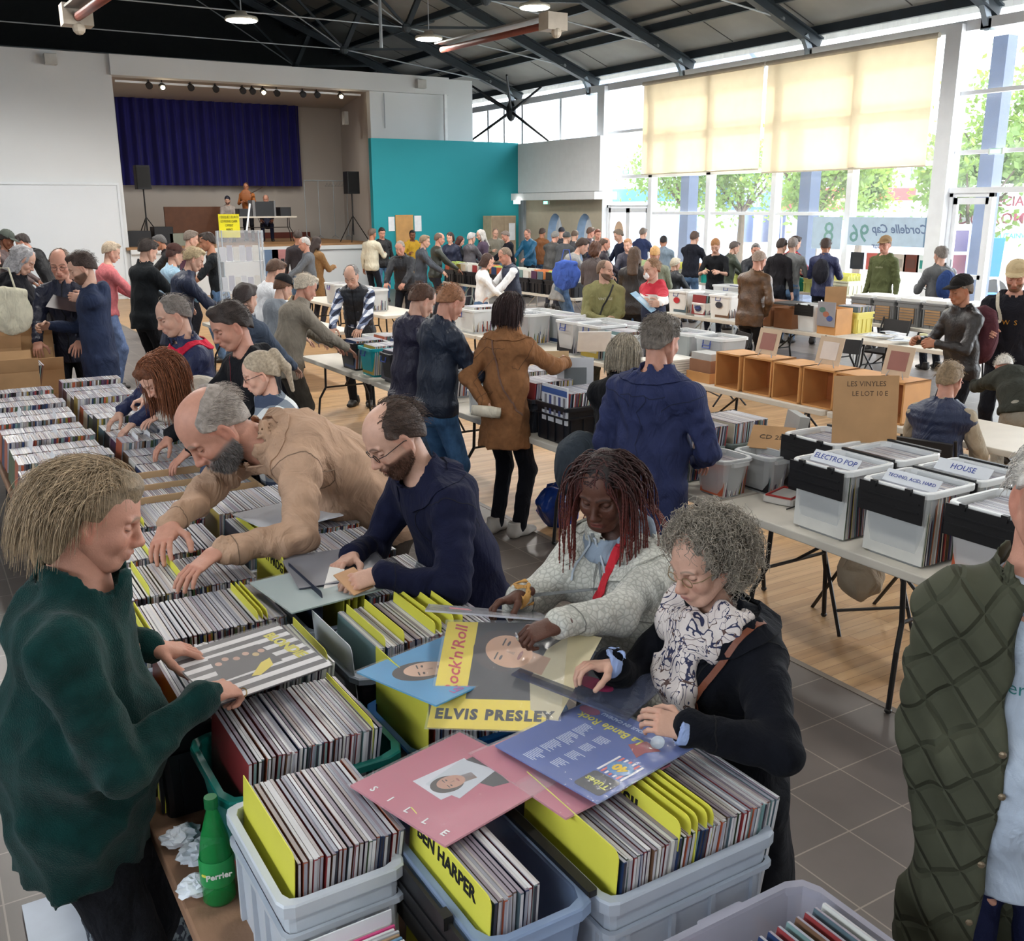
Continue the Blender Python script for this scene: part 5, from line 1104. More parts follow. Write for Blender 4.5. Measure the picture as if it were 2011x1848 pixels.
def records(x0, x1, y0, z, size, label, group, th=.0062, lean=4, kind='record', seed=0, gap=.0006, name=None):
    """sleeves standing across the crate, their spines towards the camera"""
    rs = np.random.RandomState(seed+int(x0*100)); x = x0; i = 0; ln = lean
    while x < x1:
        t = th*rs.uniform(.8, 1.25); v = rs.randint(14); ln = np.clip(ln+rs.uniform(-1.2, 1.2), lean-5, lean+6); dy = rs.uniform(-.005, .005); dz = rs.uniform(0, .006)*size/.315
        M_ = Matrix.Translation((x, y0+dy, z+dz*0+.001)) @ Matrix.Rotation(math.radians(ln), 4, 'Y')
        if NREC[kind] < LIM[kind]:
            NREC[kind] += 1; o = put(kind if name is None else name, rec_mesh(v, size, th, kind)); o.matrix_local = M_ @ Matrix.Diagonal((t/th, 1, 1+dz, 1)); tag(o, label, {'record': 'vinyl record', 'single': 'small record', 'compact_disc': 'compact disc'}[kind], group)
        else:
            e = rs.randint(9); c = 9+rs.randint(13); mb = REST[kind]; mb.box(0, 0, 0, t, size, size*.99, c, M_); mb.box(-.0003, 0, size*.99, t+.0003, size, size, e, M_); mb.box(.0003, -.0006, 0, t-.0003, 0, size*.98, rs.randint(22), M_)
        x += t+gap; i += 1
TXL = Matrix(((0, 0, -1, 0), (-1, 0, 0, 0), (0, 1, 0, 0), (0, 0, 0, 1)))      # upright lettering read from the left side
yel = mat('yellow_card', srgb(224, 220, 82), .6, var=.04)
def divider(x, y0, w, z, h, label, col=None, text=None, tsz=.05, lean=4, ty=None, tz=None, name='divider_card', group='yellow divider cards', ink=(20, 20, 20), sx=1.0):
    t = thing(name, label, 'divider card', (x, y0, z), 0, group); t.rotation_euler = (0, math.radians(lean), 0)
    mb = MB(); n = 4; r = .02; pts = [(0, 0), (w, 0), (w, h-.0)]+[(r-r*math.sin(PI/2*i/n), h-r+r*math.cos(PI/2*i/n)) for i in range(n+1)]
    k = len(pts); mb.add([(0, p[0], p[1]) for p in pts]+[(.0022, p[0], p[1]) for p in pts], [tuple(range(k)), tuple(range(2*k-1, k-1, -1))]+[(i, k+i, k+(i+1) % k, (i+1) % k) for i in range(k)])
    mb.build('card', col or yel, t)
    if text: text_mb(text, tsz, cmat(ink, .7), 'lettering', t, Matrix.Translation((-.0009, w/2 if ty is None else ty, h-.045 if tz is None else tz)) @ TXL, sx=sx, bold=.001)
    return t
gry = plast((168, 178, 192)); blu_t = plast((160, 184, 220), .5); clr = plast((226, 230, 232), .38); clr2 = plast((236, 238, 238), .55); bkc = plast((26, 28, 34)); teal_c = plast((20, 112, 104)); blue_c = plast((24, 84, 140))
GR = 'records standing in the foreground crates'
# front row of crates
crate(.44, .705, 1.56, 1.95, TZ, 1.01, plast((196, 204, 214)), 'pale grey stacking crate of records beside the green bottle', group='plastic record crates')
divider(.462, 1.6, .33, .75, .335, 'long yellow divider card on the left of the crate beside the bottle')
records(.474, .672, 1.6, .752, .313, 'vinyl record packed in the pale grey crate beside the green bottle', GR+', crate by the bottle', seed=1)
crate(.71, .965, 1.27, 1.74, TZ, 1.01, blu_t, 'translucent blue-tinted tub of records, half empty, at the bottom of the picture', style='rub', group='plastic record crates', flap=True)
records(.732, .835, 1.31, .752, .313, 'vinyl record packed in the half-empty translucent blue tub', GR+', half-empty tub', seed=2)
divider(.722, 1.3, .33, .75, .335, 'yellow divider card lettered in capitals at the front of the translucent tub', text='BEN HARPER', tsz=.042, ty=.175, tz=.305)
crate(.97, 1.42, 1.25, 1.68, TZ, 1.005, gry, 'large grey stacking crate of records in front of the curly-haired woman', group='plastic record crates')
records(1.0, 1.39, 1.28, .752, .313, 'vinyl record packed in the large grey crate before the curly-haired woman', GR+', large grey crate', seed=3)
divider(.992, 1.28, .33, .75, .34, 'long yellow divider card on the left edge of the large grey crate')
for i, (x, tx) in enumerate(((1.145, 'BRASIL'), (1.172, None), (1.19, None), (1.215, None), (1.232, None))): divider(x, 1.28, .3, .75, .35, ['yellow divider card lettered for Brazil in the large grey crate', 'yellow divider card just behind the Brazil card', 'middle one of the five yellow cards in the large grey crate', 'yellow divider card with dark lettering, fourth in the large grey crate', 'yellow divider card farthest right in the large grey crate'][i], text=tx, tsz=.055, ty=.2)
# second row
crate(.45, .905, 1.98, 2.335, TZ, .985, teal_c, 'teal plastic tub of records at the green-fleeced man\'s hip', style='tub', group='plastic record crates')
records(.49, .80, 2.0, .752, .313, 'vinyl record packed in the teal tub beside the man in the green fleece', GR+', teal tub', seed=4)
divider(.80, 2.0, .31, .75, .33, 'yellow divider card at the right end of the teal tub')
crate(.925, 1.41, 1.98, 2.335, TZ, .95, blue_c, 'blue plastic tub under the yellow record cover', style='tub', group='plastic record crates')
divider(.955, 1.99, .32, .75, .37, 'large plain yellow card standing under the blue and yellow covers', lean=2)
records(.975, 1.3, 2.0, .752, .313, 'vinyl record packed in the blue tub under the covers', GR+', blue tub', seed=5)
# third row
crate(.38, .905, 2.36, 2.71, TZ, 1.0, bkc, 'black crate of records under the striped cover', group='plastic record crates')
records(.43, .83, 2.39, .752, .313, 'vinyl record packed in the black crate under the striped cover', GR+', black crate', seed=6)
divider(.395, 2.4, .3, .75, .33, 'yellow divider card at the left end of the black crate'); divider(.84, 2.41, .28, .75, .34, 'yellow divider card at the right end of the black crate')
crate(.925, 1.4, 2.36, 2.72, TZ, 1.0, plast((44, 48, 58)), 'dark tub with a grey rim holding records behind the blue cover', style='tub', group='plastic record crates', rimm=gry)
divider(.955, 2.4, .315, .75, .34, 'tall white divider card leaning at the left of the dark tub', col=cmat((214, 220, 228), .5), lean=-4, group='pale divider cards')
records(.985, 1.36, 2.39, .752, .313, 'vinyl record packed in the dark tub behind the blue cover', GR+', dark tub', seed=7)
for i, x in enumerate((1.0, 1.06, 1.16, 1.18, 1.22, 1.25)): divider(x, 2.4, .29, .75, .345+.004*i, 'yellow divider card in the dark tub behind the blue cover, %s from its left end' % ['first', 'second', 'third', 'fourth', 'fifth', 'sixth'][i], lean=6)
# rows behind
crate(.38, .905, 2.74, 3.09, TZ, 1.0, gry, 'grey crate of records behind the striped cover', group='plastic record crates')
records(.42, .87, 2.77, .752, .313, 'vinyl record packed in the grey crate behind the striped cover', GR+', grey crate behind', seed=8)
for i, x in enumerate((.76, .775, .79, .44, .455)): divider(x, 2.78, .29, .75, .34, ['yellow divider card behind the striped cover, leftmost of a close three', 'yellow divider card behind the striped cover, middle of a close three', 'yellow divider card behind the striped cover, rightmost of a close three', 'yellow divider card by the green fleece collar, left of a pair', 'yellow divider card by the green fleece collar, right of a pair'][i])
crate(.925, 1.43, 2.74, 3.09, TZ, 1.0, gry, 'grey crate of compact discs in front of the man in the navy coat', group='plastic record crates')
divider(.965, 2.76, .315, .75, .37, 'large dark navy divider board in front of the navy coat man', col=cmat((30, 38, 58), .5), lean=3, group='dark divider boards')
for i, x in enumerate((1.04, 1.06, 1.085, 1.11)): divider(x, 2.78, .29, .75, .345, ['yellow card lettered in black below the navy coat man\'s hands, nearest', 'yellow card lettered in black below the navy coat man\'s hands, second', 'yellow card lettered in black below the navy coat man\'s hands, third', 'yellow card lettered in black below the navy coat man\'s hands, farthest'][i], text=[None, 'CULTE', 'm2', 'X6'][i], tsz=.045, ty=[0, .2, .2, .1][i])
records(1.12, 1.39, 2.77, .752, .313, 'vinyl record packed in the crate before the man in the navy coat', GR+', crate before the navy coat', seed=9)
crate(.38, .905, 3.12, 3.47, TZ, .97, gry, 'grey crate of records under the bald man\'s left hand', group='plastic record crates'); records(.42, .87, 3.15, .752, .313, 'vinyl record in the crate under the bald man\'s hands', GR+', crate under the hands', seed=10)
for i, x in enumerate((.52, .64)): divider(x, 3.16, .29, .75, .345, 'yellow divider card in the crate under the bald man\'s hands, %s one' % ('left' if i == 0 else 'right'))
crate(.925, 1.43, 3.12, 3.47, TZ, .965, clr2, 'clear-rimmed crate with a lettered yellow card beside the navy coat man', group='plastic record crates'); records(1.0, 1.38, 3.15, .752, .313, 'record in the clear-rimmed crate beside the navy coat', GR+', clear-rimmed crate', seed=11)
divider(.965, 3.13, .3, .75, .37, 'large yellow divider card with two lines of handwriting', text='FOLK / PROG', tsz=.05, lean=3)
crate(.38, .905, 3.5, 3.85, TZ, .95, bkc, 'black crate of records behind the bald man\'s hands', group='plastic record crates'); records(.42, .87, 3.53, .752, .313, 'record in the black crate behind the bald man\'s hands', GR+', rear black crate', seed=12)
crate(.925, 1.43, 3.5, 3.85, TZ, .95, gry, 'grey crate of records under the bald man\'s sleeve', group='plastic record crates'); records(.96, 1.38, 3.53, .752, .313, 'record in the grey crate under the bald man\'s sleeve', GR+', crate under the sleeve', seed=13)
for i, (x, y) in enumerate(((1.0, 3.54), (1.02, 3.54), (.6, 3.54), (.45, 3.93), (.5, 3.93), (.62, 3.93), (.66, 3.93))): divider(x, y, .29, .75, .34, ['yellow divider card under the bald man\'s sleeve, left one', 'yellow divider card under the bald man\'s sleeve, right one', 'yellow divider card between the bald man\'s hands', 'yellow divider card by the grey-haired man\'s nose, first of four', 'yellow divider card by the grey-haired man\'s nose, second of four', 'yellow divider card by the grey-haired man\'s nose, third of four', 'yellow divider card by the grey-haired man\'s nose, last of four'][i])
crate(.38, .905, 3.89, 4.24, TZ, .95, gry, 'grey crate of records in front of the wooden tray', group='plastic record crates'); records(.42, .87, 3.92, .752, .313, 'record in the grey crate in front of the wooden tray', GR+', crate by the wooden tray', seed=14)
crate(.925, 1.43, 3.89, 4.24, TZ, .95, clr2, 'clear crate of records in front of the wooden tray', group='plastic record crates'); records(.96, 1.38, 3.92, .752, .313, 'record in the clear crate in front of the wooden tray', GR+', clear crate by the wooden tray', seed=15)
# divided wooden tray
tb = mat('raw_board', srgb(178, 148, 112), .75, var=.08, vscale=4)
t = thing('divided_tray', 'long shallow wooden tray with cross boards full of small records', 'wooden tray', (.32, 4.3, TZ)); mb = MB(); mb.box(0, 0, 0, 1.08, .9, .012); mb.box(0, 0, 0, .012, .9, .2); mb.box(1.068, 0, 0, 1.08, .9, .2); mb.box(0, 0, 0, 1.08, .012, .2); mb.box(0, .888, 0, 1.08, .9, .22); mb.build('frame', tb, t)
for i in (1, 2, 3): mb = MB(); mb.box(.012, i*.225-.006, .012, 1.068, i*.225+.006, .21); mb.build('cross_board', tb, t)
for i in range(4): records(.35, 1.36, 4.325+i*.225, TZ+.014, .178, 'small record standing in the divided wooden tray', 'small records in the wooden tray', kind='single', th=.0085, lean=14, seed=20+i)
# trays of small records
for x0, x1, c_, lab in ((.33, .80, (190, 60, 50), 'low red-rimmed tray of small records behind the grey-haired man'), (.86, 1.40, (30, 32, 40), 'low black-rimmed tray of small records reached by the redhead')):
    crate(x0, x1, 5.24, 5.67, TZ, TZ+.06, cmat(c_, .5), lab, name='tray', cat='tray', style='tub', group='trays of small records')
cb = mat('cardboard', srgb(176, 138, 98), .85, var=.08, vscale=5, bump=.05)
for i, y in enumerate((5.28, 5.48)):
    records(.36, .78, y, TZ+.02, .178, 'small record standing in the red-rimmed tray', 'small records in the red tray', kind='single', th=.0095, lean=6, seed=30+i); records(.92, 1.37, y, TZ+.02, .178, 'small record standing in the black-rimmed tray', 'small records in the black tray', kind='single', th=.0095, lean=6, seed=40+i)
crate(.885, .905, 5.27, 5.66, TZ+.01, TZ+.2, cb, 'brown cardboard side at the left of the black-rimmed tray', name='cardboard_sheet', cat='cardboard', style='card')
for i in range(14):
    y = 5.72+i*.2
    records(.37, .84-.0*i, y, TZ+.01+(.03 if i % 3 == 0 else 0), .178, 'x', 'x', kind='single', th=.012, lean=8, seed=50+i)
    records(.93, 1.36, y, TZ+.01+(.04 if i % 4 == 1 else 0), .178, 'x', 'x', kind='single', th=.012, lean=8, seed=80+i)
wcard = cmat((232, 234, 238), .6)
for i, (x, y) in enumerate(((1.0, 5.95), (1.08, 6.0), (1.16, 6.02), (1.22, 6.02), (1.28, 6.02), (.62, 6.4), (.52, 5.7), (.7, 5.55), (.46, 6.15), (1.1, 6.9), (.68, 6.9), (.5, 7.2))): divider(x, y, .17, TZ+.03, .225, 'white divider card among the small records, %s of twelve in order of depth' % ['first', 'second', 'third', 'fourth', 'fifth', 'sixth', 'seventh', 'eighth', 'ninth', 'tenth', 'eleventh', 'twelfth'][i], col=wcard, group='white divider cards', lean=14)
crate(1.2, 1.4, 6.1, 6.7, TZ, TZ+.24, plast((70, 76, 92)), 'dark slate box beside the redhead\'s reaching hand', style='euro', group='plastic record crates')
# cardboard boxes, far left
for x0, x1, y0, y1, h, lab in ((.4, .85, 8.65, 9.1, .3, 'open cardboard box at the far left, nearest of the cartons'), (.55, 1.1, 9.2, 9.85, .22, 'wide low cardboard box with white sleeves beside the navy hooded man'), (.3, .8, 9.3, 9.9, .42, 'tall cardboard box with a green label at the left picture edge'), (.72, 1.12, 9.9, 10.28, .45, 'cardboard box with a handle slot, behind the other cartons'), (.32, .68, 9.95, 10.28, .5, 'upright cardboard box at the far left, farthest back')):
    t = crate(x0, x1, y0, y1, TZ, TZ+h, cb, lab, name='cardboard_box', cat='cardboard box', style='card', group='cardboard boxes at the left', th=.006)
    for s_ in (-1, 1): mb = MB(); mb.box(-(x1-x0)/2+.015, 0, 0, (x1-x0)/2-.015, .12, .004, 0, Matrix.Translation((0, s_*(y1-y0)/2-s_*.01, h-.01)) @ Matrix.Rotation(1.1 if s_ > 0 else 2.0, 4, 'X')); mb.build('box_flap', cb, t)
    records(x0+.06, x1-.05, y0+.05, TZ+.02, .178 if h < .3 else .313, 'x', 'x', kind='single', th=.01, lean=10, seed=int(x0*50))
mb = MB(); mb.box(-.006, 0, 0, -.001, .12, .12); o = mb.build('green_label', cmat((40, 160, 90), .6), loc=(.315, 9.5, TZ+.14)); tag(o, 'green label on the tall cardboard box at the left edge', 'label')
# singles box and its card
crate(.45, .665, 1.36, 1.555, TZ, .915, cb, 'small cardboard box of singles at the bottom of the picture', name='cardboard_box', cat='cardboard box', style='card', th=.006)
t = thing('title_card', 'white card lettered for film music in the small cardboard box', 'title card', (.47, 1.525, TZ+.01)); mb = MB(); mb.box(0, 0, 0, .178, .003, .2); mb.build('card', cmat((226, 230, 236), .6), t)
text_mb('MUSIQUES DE FILM', .03, cmat((20, 22, 28), .7), 'lettering', t, Matrix.Translation((.089, -.001, .155)) @ Matrix.Rotation(PI/2, 4, 'X'), sx=.62, bold=.0006)
rs = np.random.RandomState(5)
for i in range(14):
    c_ = [(230, 228, 226), (220, 80, 140), (235, 235, 235), (200, 200, 205), (180, 150, 120), (120, 160, 190)][i % 6]; mb = MB(); mb.box(0, 0, 0, .178, .006, .17); tag(mb.build('single', cmat(c_, .5), loc=(.468+rs.uniform(-.004, .004), 1.505-i*.0095, TZ+.012), rot=(-.1, 0, 0)), 'seven inch single in the small box behind the film music card', 'small record', 'singles in the film music box')
crate(1.0, 1.44, .66, 1.2, TZ, .93, plast((190, 190, 206), .55), 'translucent tub with a few records at the bottom picture edge', style='tub', group='plastic record crates')
for i in range(9): o = put('record', rec_mesh(i+2, .2, .006, 'record')); o.location = (1.14+i*.025, .9, .75); o.rotation_euler = (0, .25, 0); tag(o, 'record leaning in the translucent tub at the bottom edge', 'vinyl record', 'records in the bottom tub')

# ---------------------------------------------------------------- covers lying on the crates
def quadframe(c):      # frame from four corners (top-left, top-right, bottom-right, bottom-left of the cover)
    tl, tr_, br, bl = [Vector(p) for p in c]; X = ((tr_-tl)+(br-bl)).normalized(); Y = ((tl-bl)+(tr_-br)); Y = (Y-X*Y.dot(X)).normalized(); Z = X.cross(Y); m = Matrix((X, Y, Z)).transposed().to_4x4(); m.translation = (tl+tr_+br+bl)/4; return m
def cover(name, label, mtx, base, s=.315, th=.005, sleeve=True, group=None):
    t = thing(name, label, 'vinyl record', group=group); t.matrix_world = mtx; mb = MB(); mb.box(-s/2, -s/2, -th, s/2, s/2, 0); mb.build('cover', base, t)
    if sleeve: mb = MB(); e = .006; mb.box(-s/2-e, -s/2-e, .0012, s/2+e, s/2+e, .0016); mb.build('plastic_sleeve', SLV, t)
    return t
SLV = mat('clear_sleeve', (.95, .95, .97), .12, bump=.3, bscale=22, var=0); nodes_of(SLV)[2].inputs['Alpha'].default_value = .09; nodes_of(SLV)[2].inputs['Specular IOR Level'].default_value = .65
def shape(t, pts, c_, z=.0004, nm='print', h=.0003):
    mb = MB(); mb.prism(pts, z-h, z); return mb.build(nm, cmat(c_, .5), t)
def ellp(cx, cy, a, b, rot=0, n=24): return [(cx+a*math.cos(2*PI*i/n)*math.cos(rot)-b*math.sin(2*PI*i/n)*math.sin(rot), cy+a*math.cos(2*PI*i/n)*math.sin(rot)+b*math.sin(2*PI*i/n)*math.cos(rot)) for i in range(n)]
def lettering(t, s_, sz, c_, x, y, rot=0, z=.0008, sh=0, sp=1, bold=.0006, sx=1): return text_mb(s_, sz, cmat(c_, .6), 'lettering', t, Matrix.Translation((x, y, z)) @ Matrix.Rotation(rot, 4, 'Z'), shear=sh, extrude=.0002, spacing=sp, bold=bold, sx=sx)
def portrait(t, cx, cy, s, rot, skin, hairc, coat):      # a plain painted sitter: shoulders, neck, head, hair, features
    c_, n_ = math.cos(rot), math.sin(rot); q = lambda x, y: (cx+s*(x*c_-y*n_), cy+s*(x*n_+y*c_)); P_ = lambda L_: [q(*p) for p in L_]
    shape(t, P_([(-.5, -.62), (.5, -.62), (.46, -.35), (.18, -.2), (-.18, -.2), (-.46, -.35)]), coat, .0005, 'painted_coat'); shape(t, P_([(-.1, -.28), (.1, -.28), (.1, 0), (-.1, 0)]), tuple(int(v*.85) for v in skin), .0006, 'painted_neck')
    shape(t, [q(x, y) for x, y in ellp(0, .2, .23, .27)], hairc, .00065, 'painted_hair'); shape(t, [q(x, y) for x, y in ellp(0.02, .12, .175, .235)], skin, .0007, 'painted_face')
    for x in (-.07, .1): shape(t, [q(a, b) for a, b in ellp(x, .16, .03, .013, n=10)], (50, 35, 30), .0008, 'painted_eye'); shape(t, P_([(x-.045, .2), (x+.045, .205), (x+.04, .22), (x-.04, .215)]), hairc, .0008, 'painted_brow')
    shape(t, P_([(0.01, .15), (.04, .06), (.0, .06)]), tuple(int(v*.82) for v in skin), .0008, 'painted_nose'); shape(t, [q(a, b) for a, b in ellp(.02, .0, .055, .018, n=12)], (150, 80, 70), .0008, 'painted_mouth')
def at3(lst): return [tuple(at(*p)) for p in lst]
# the yellow cover with red script, standing tilted on the blue tub
c_ = at3([(882, 1226, 1.21), (1105, 1250, 1.235), (1100, 1405, 1.095), (838, 1425, 1.09)]); m_ = quadframe(c_)
def fit_square(m_, c_, s): return m_
yc = mat('cover_yellow', srgb(240, 214, 36), .45, var=.02); t = cover('record_cover', 'yellow record cover with red script and a dark portrait, held up over the blue tub', m_, yc)
shape(t, [(-.075, -.075), (.1575, -.075), (.1575, .1575), (-.075, .1575)], (20, 18, 18), .0003, 'dark_panel'); portrait(t, .045, .05, .27, 1.2, (214, 166, 130), (48, 30, 22), (200, 188, 152))
lettering(t, "Rock'n'Roll", .046, (205, 40, 40), -.115, .04, PI/2, sh=.25); lettering(t, 'ELVIS PRESLEY', .038, (26, 22, 16), .0, -.12, 0, sp=1.22, bold=.002)
# blue portrait cover behind it
c_ = at3([(765, 1275, 1.15), (880, 1235, 1.17), (965, 1345, 1.13), (845, 1390, 1.115)]); t = cover('record_cover', 'sky blue record cover with a portrait, lying under the yellow one', quadframe([Vector(p) for p in c_]), cmat((60, 160, 214), .4)); 
t.matrix_world = Matrix.Translation(Vector(at(868, 1310, 1.125))) @ Matrix.Rotation(math.radians(14), 4, 'Z') @ Matrix.Rotation(math.radians(-4), 4, 'X')
portrait(t, -.01, .0, .26, 1.0, (226, 186, 160), (40, 30, 28), (70, 60, 110)); lettering(t, 'LES SUCCES', .026, (190, 90, 170), -.02, -.135)
# pink cover and its neighbour, blue compilation cover
t = cover('record_cover', 'dusty pink record cover with a small photograph and white letters', Matrix.Translation(Vector(at(890, 1538, 1.083))) @ Matrix.Rotation(math.radians(13), 4, 'Z') @ Matrix.Rotation(math.radians(-2), 4, 'X'), mat('cover_pink', srgb(186, 92, 116), .45, var=.03))
shape(t, [(-.06, -.03), (.08, -.045), (.085, .06), (-.055, .07)], (214, 216, 226), .0004, 'photo_border'); shape(t, [(-.03, -.055), (.1, -.03), (.08, .06), (-.045, .04)], (196, 202, 212), .0006, 'photo_border')
portrait(t, .015, .0, .14, 1.35, (190, 140, 118), (50, 36, 30), (36, 36, 42))
for i, ch in enumerate('ELLIS'): lettering(t, ch, .026, (240, 236, 238), -.132, -.125+i*.058, -PI/2+.1)
t = cover('record_cover', 'pink record cover mostly hidden under the blue one', Matrix.Translation(Vector(at(1120, 1490, 1.088))) @ Matrix.Rotation(math.radians(8), 4, 'Z'), MATS['cover_pink'])
t = cover('record_cover', 'blue compilation cover with track lists and a yellow number forty', Matrix.Translation(Vector(at(1166, 1465, 1.105))) @ Matrix.Rotation(math.radians(11), 4, 'Z') @ Matrix.Rotation(math.radians(-1), 4, 'X'), mat('cover_blue', srgb(52, 88, 168), .4, var=.06))
lettering(t, 'La Bande Rock', .036, (214, 206, 60), .085, .03, PI/2, sx=.9); shape(t, ellp(.115, .12, .018, .03), (150, 50, 100), .0006, 'painted_disc'); lettering(t, 'VOUS EN CADEAU', .016, (180, 200, 240), .125, .02, PI/2)
rs = np.random.RandomState(3)
for k in range(4):
    for j in range(9): y = .1-j*.011-(k % 2)*.0; x0 = -.14+k*.052; L_ = rs.uniform(.02, .045); shape(t, [(x0, y), (x0+.003, y), (x0+.003, y-.001), (x0, y-.001)] if 0 else [(x0+j*.0052, .085-.0), (x0+j*.0052+.0022, .085), (x0+j*.0052+.0022, .085-L_), (x0+j*.0052, .085-L_)], (196, 210, 236), .0005, 'track_list')
    for j in range(6): x0 = -.12+k*.045; L_ = rs.uniform(.02, .04); shape(t, [(x0+j*.0052, .02), (x0+j*.0052+.0022, .02), (x0+j*.0052+.0022, .02-L_), (x0+j*.0052, .02-L_)], (196, 210, 236), .0005, 'track_list')
shape(t, rrect(-.14, -.145, -.07, -.07, .008), (30, 36, 50), .0005, 'badge'); lettering(t, 'Tubes', .026, (206, 206, 90), -.105, -.107, PI/2, .001)
for j in range(7): shape(t, [(-.065, -.14+j*.011), (.01, -.14+j*.011), (.01, -.1345+j*.011), (-.065, -.1345+j*.011)], (220, 90, 90) if j % 2 else (235, 235, 240), .0005, 'stripe')
shape(t, ellp(-.028, -.105, .028, .03), (60, 130, 190), .0007, 'globe'); lettering(t, '40', .034, (230, 200, 60), -.028, -.105, PI/2, .0012, bold=.002); shape(t, [(.03, -.1), (.06, -.05), (.1, -.07), (.09, -.12), (.06, -.1)], (160, 50, 60), .0006, 'painted_bike'); shape(t, ellp(.115, -.09, .03, .016, .6), (200, 220, 240), .0006, 'painted_shoe')
# striped cover in the man's hands
c_ = at3([(340, 1300, 1.135), (560, 1228, 1.14), (632, 1300, 1.13), (410, 1372, 1.125)]); m_ = quadframe(c_)
STRIPE_M = m_
t = cover('record_cover', 'black and white striped record cover held by the man in the green fleece', m_, cmat((66, 62, 66), .4))
for i in range(7): x = -.1575+i*.045; shape(t, [(-.1575, -.1575+i*.045+.0), (.1575, -.1575+i*.045), (.1575, -.1575+i*.045+.022), (-.1575, -.1575+i*.045+.022)], (226, 224, 226), .0003, 'white_stripe')
shape(t, [(-.1, -.06), (.07, -.055), (.06, .07), (-.08, .075)], (66, 62, 66), .0004, 'dark_group')
for x, y, c2 in ((-.07, .03, (204, 160, 140)), (-.045, .045, (204, 160, 140)), (-.02, .03, (196, 150, 130)), (.01, .04, (204, 160, 140)), (.03, .02, (206, 176, 120)), (.05, .03, (204, 160, 140))): shape(t, ellp(x, y, .009, .011, n=12), c2, .0006, 'painted_head')
shape(t, [(-.03, -.08), (.02, -.03), (.05, -.02), (.04, -.06), (-.01, -.09)], (226, 206, 50), .0006, 'yellow_figure'); lettering(t, 'BLONDIE', .042, (214, 204, 50), .115, .02, -PI/2+.1, bold=.002)
# other loose covers
def lay(px, py, z, rz, c2, lab, s=.315, rx=0, name='record_cover', grp=None): t = cover(name, lab, Matrix.Translation(Vector(at(px, py, z))) @ Matrix.Rotation(math.radians(rz), 4, 'Z') @ Matrix.Rotation(math.radians(rx), 4, 'X'), cmat(c2, .4), s=s, group=grp); return t
lay(660, 1110, 1.108, -8, (72, 76, 92), 'dark record lying beside the navy coat man\'s hands'); t = lay(620, 1150, 1.1, 6, (150, 170, 170), 'pale blue-grey record lying under the dark one')
lay(565, 1010, 1.105, 12, (206, 212, 220), 'white record cover lying under the bald man\'s chest')
# bottle and tissue
t = thing('bottle', 'green plastic water bottle standing at the table edge', 'bottle', tuple(at(432, 1765, TZ)))
mb = MB(); mb.lathe([(.0001, 0), (.03, .0), (.037, .01), (.036, .05), (.038, .09), (.036, .13), (.03, .17), (.018, .215), (.0125, .235), (.0125, .25)], 24); gm = mat('green_plastic', srgb(30, 140, 70), .12, var=0); nodes_of(gm)[2].inputs['Alpha'].default_value = .72; mb.build('body', gm, t, smooth=True)
mb = MB(); mb.lathe([(.0001, .268), (.0145, .268), (.0155, .262), (.0155, .242), (.0125, .24)], 18); mb.build('cap', cmat((20, 110, 60), .4), t)
mb = MB(); mb.lathe([(.0378, .055), (.0392, .06), (.0392, .115), (.0378, .12)], 24); mb.build('label', cmat((40, 150, 80), .4), t, smooth=True)
for ang, s_, sz, c2 in ((-PI/2-.15, 'Perrier', .02, (240, 240, 235)), (-PI/2-1.0, 'eau', .012, (225, 220, 90))): text_mb(s_, sz, cmat(c2, .5), 'lettering', t, Matrix.Rotation(ang+PI/2, 4, 'Z') @ Matrix.Translation((0, -.0398, .088)) @ TR, bold=.0006)
for i, (px, py, r) in enumerate(((355, 1640, .045), (395, 1672, .05), (385, 1740, .04))):
    rs = np.random.RandomState(i); mb = MB(); mb.ell((0, 0, 0), (r, r*.8, r*.45), 18); mb.v = [tuple(np.array(v)*(1+.3*rs.uniform(-1, 1))) for v in mb.v]; q = at(px, py, TZ+.025); tag(mb.build('tissue', cmat((228, 234, 242), .8), loc=tuple(q)), ['crumpled white tissue at the board edge, farthest from the bottle', 'crumpled white tissue touching the bottle', 'flattened white tissue in front of the bottle'][i], 'tissue', 'crumpled tissues')
# bags under the table at the bottom left
g = SDF(); g.ball((0, 0, .22), (.17, .2, .22)); v, f = g.mesh(.012, noise=foldnoise(.02, .12, 3)); bm2 = mat('dark_print', srgb(40, 46, 62), .7)
clothcol(bm2, lambda N, L: (lambda n, r: (L.new(n.outputs['Fac'], r.inputs['Fac']), r.outputs['Color'])[1])((lambda n: (setattr(n.inputs['Scale'], 'default_value', 22), n)[1])(N.new('ShaderNodeTexNoise')), (lambda r: (setattr(r.color_ramp.elements[0], 'position', .48), setattr(r.color_ramp.elements[1], 'position', .55), setattr(r.color_ramp.elements[0], 'color', (*srgb(34, 40, 56), 1)), setattr(r.color_ramp.elements[1], 'color', (*srgb(130, 140, 146), 1)), r)[-1])(N.new('ShaderNodeValToRGB'))))
q = at(275, 1700, .35); tag(put('bag', npmesh('bag', v, f, bm2), loc=(q[0], q[1], 0)), 'dark patterned bag on the floor beside the table at the lower left', 'bag')
t = thing('floor_papers', 'white poster sheets with a red shape on the floor, lower left', 'poster', tuple(at(300, 1830, .01))); mb = MB(); mb.box(-.35, -.3, 0, .3, .35, .01); mb.build('sheet', cmat((206, 214, 226), .6), t); mb = MB(); mb.prism(ellp(-.02, .0, .09, .07), .01, .016); mb.build('print', cmat((180, 30, 40), .5), t)

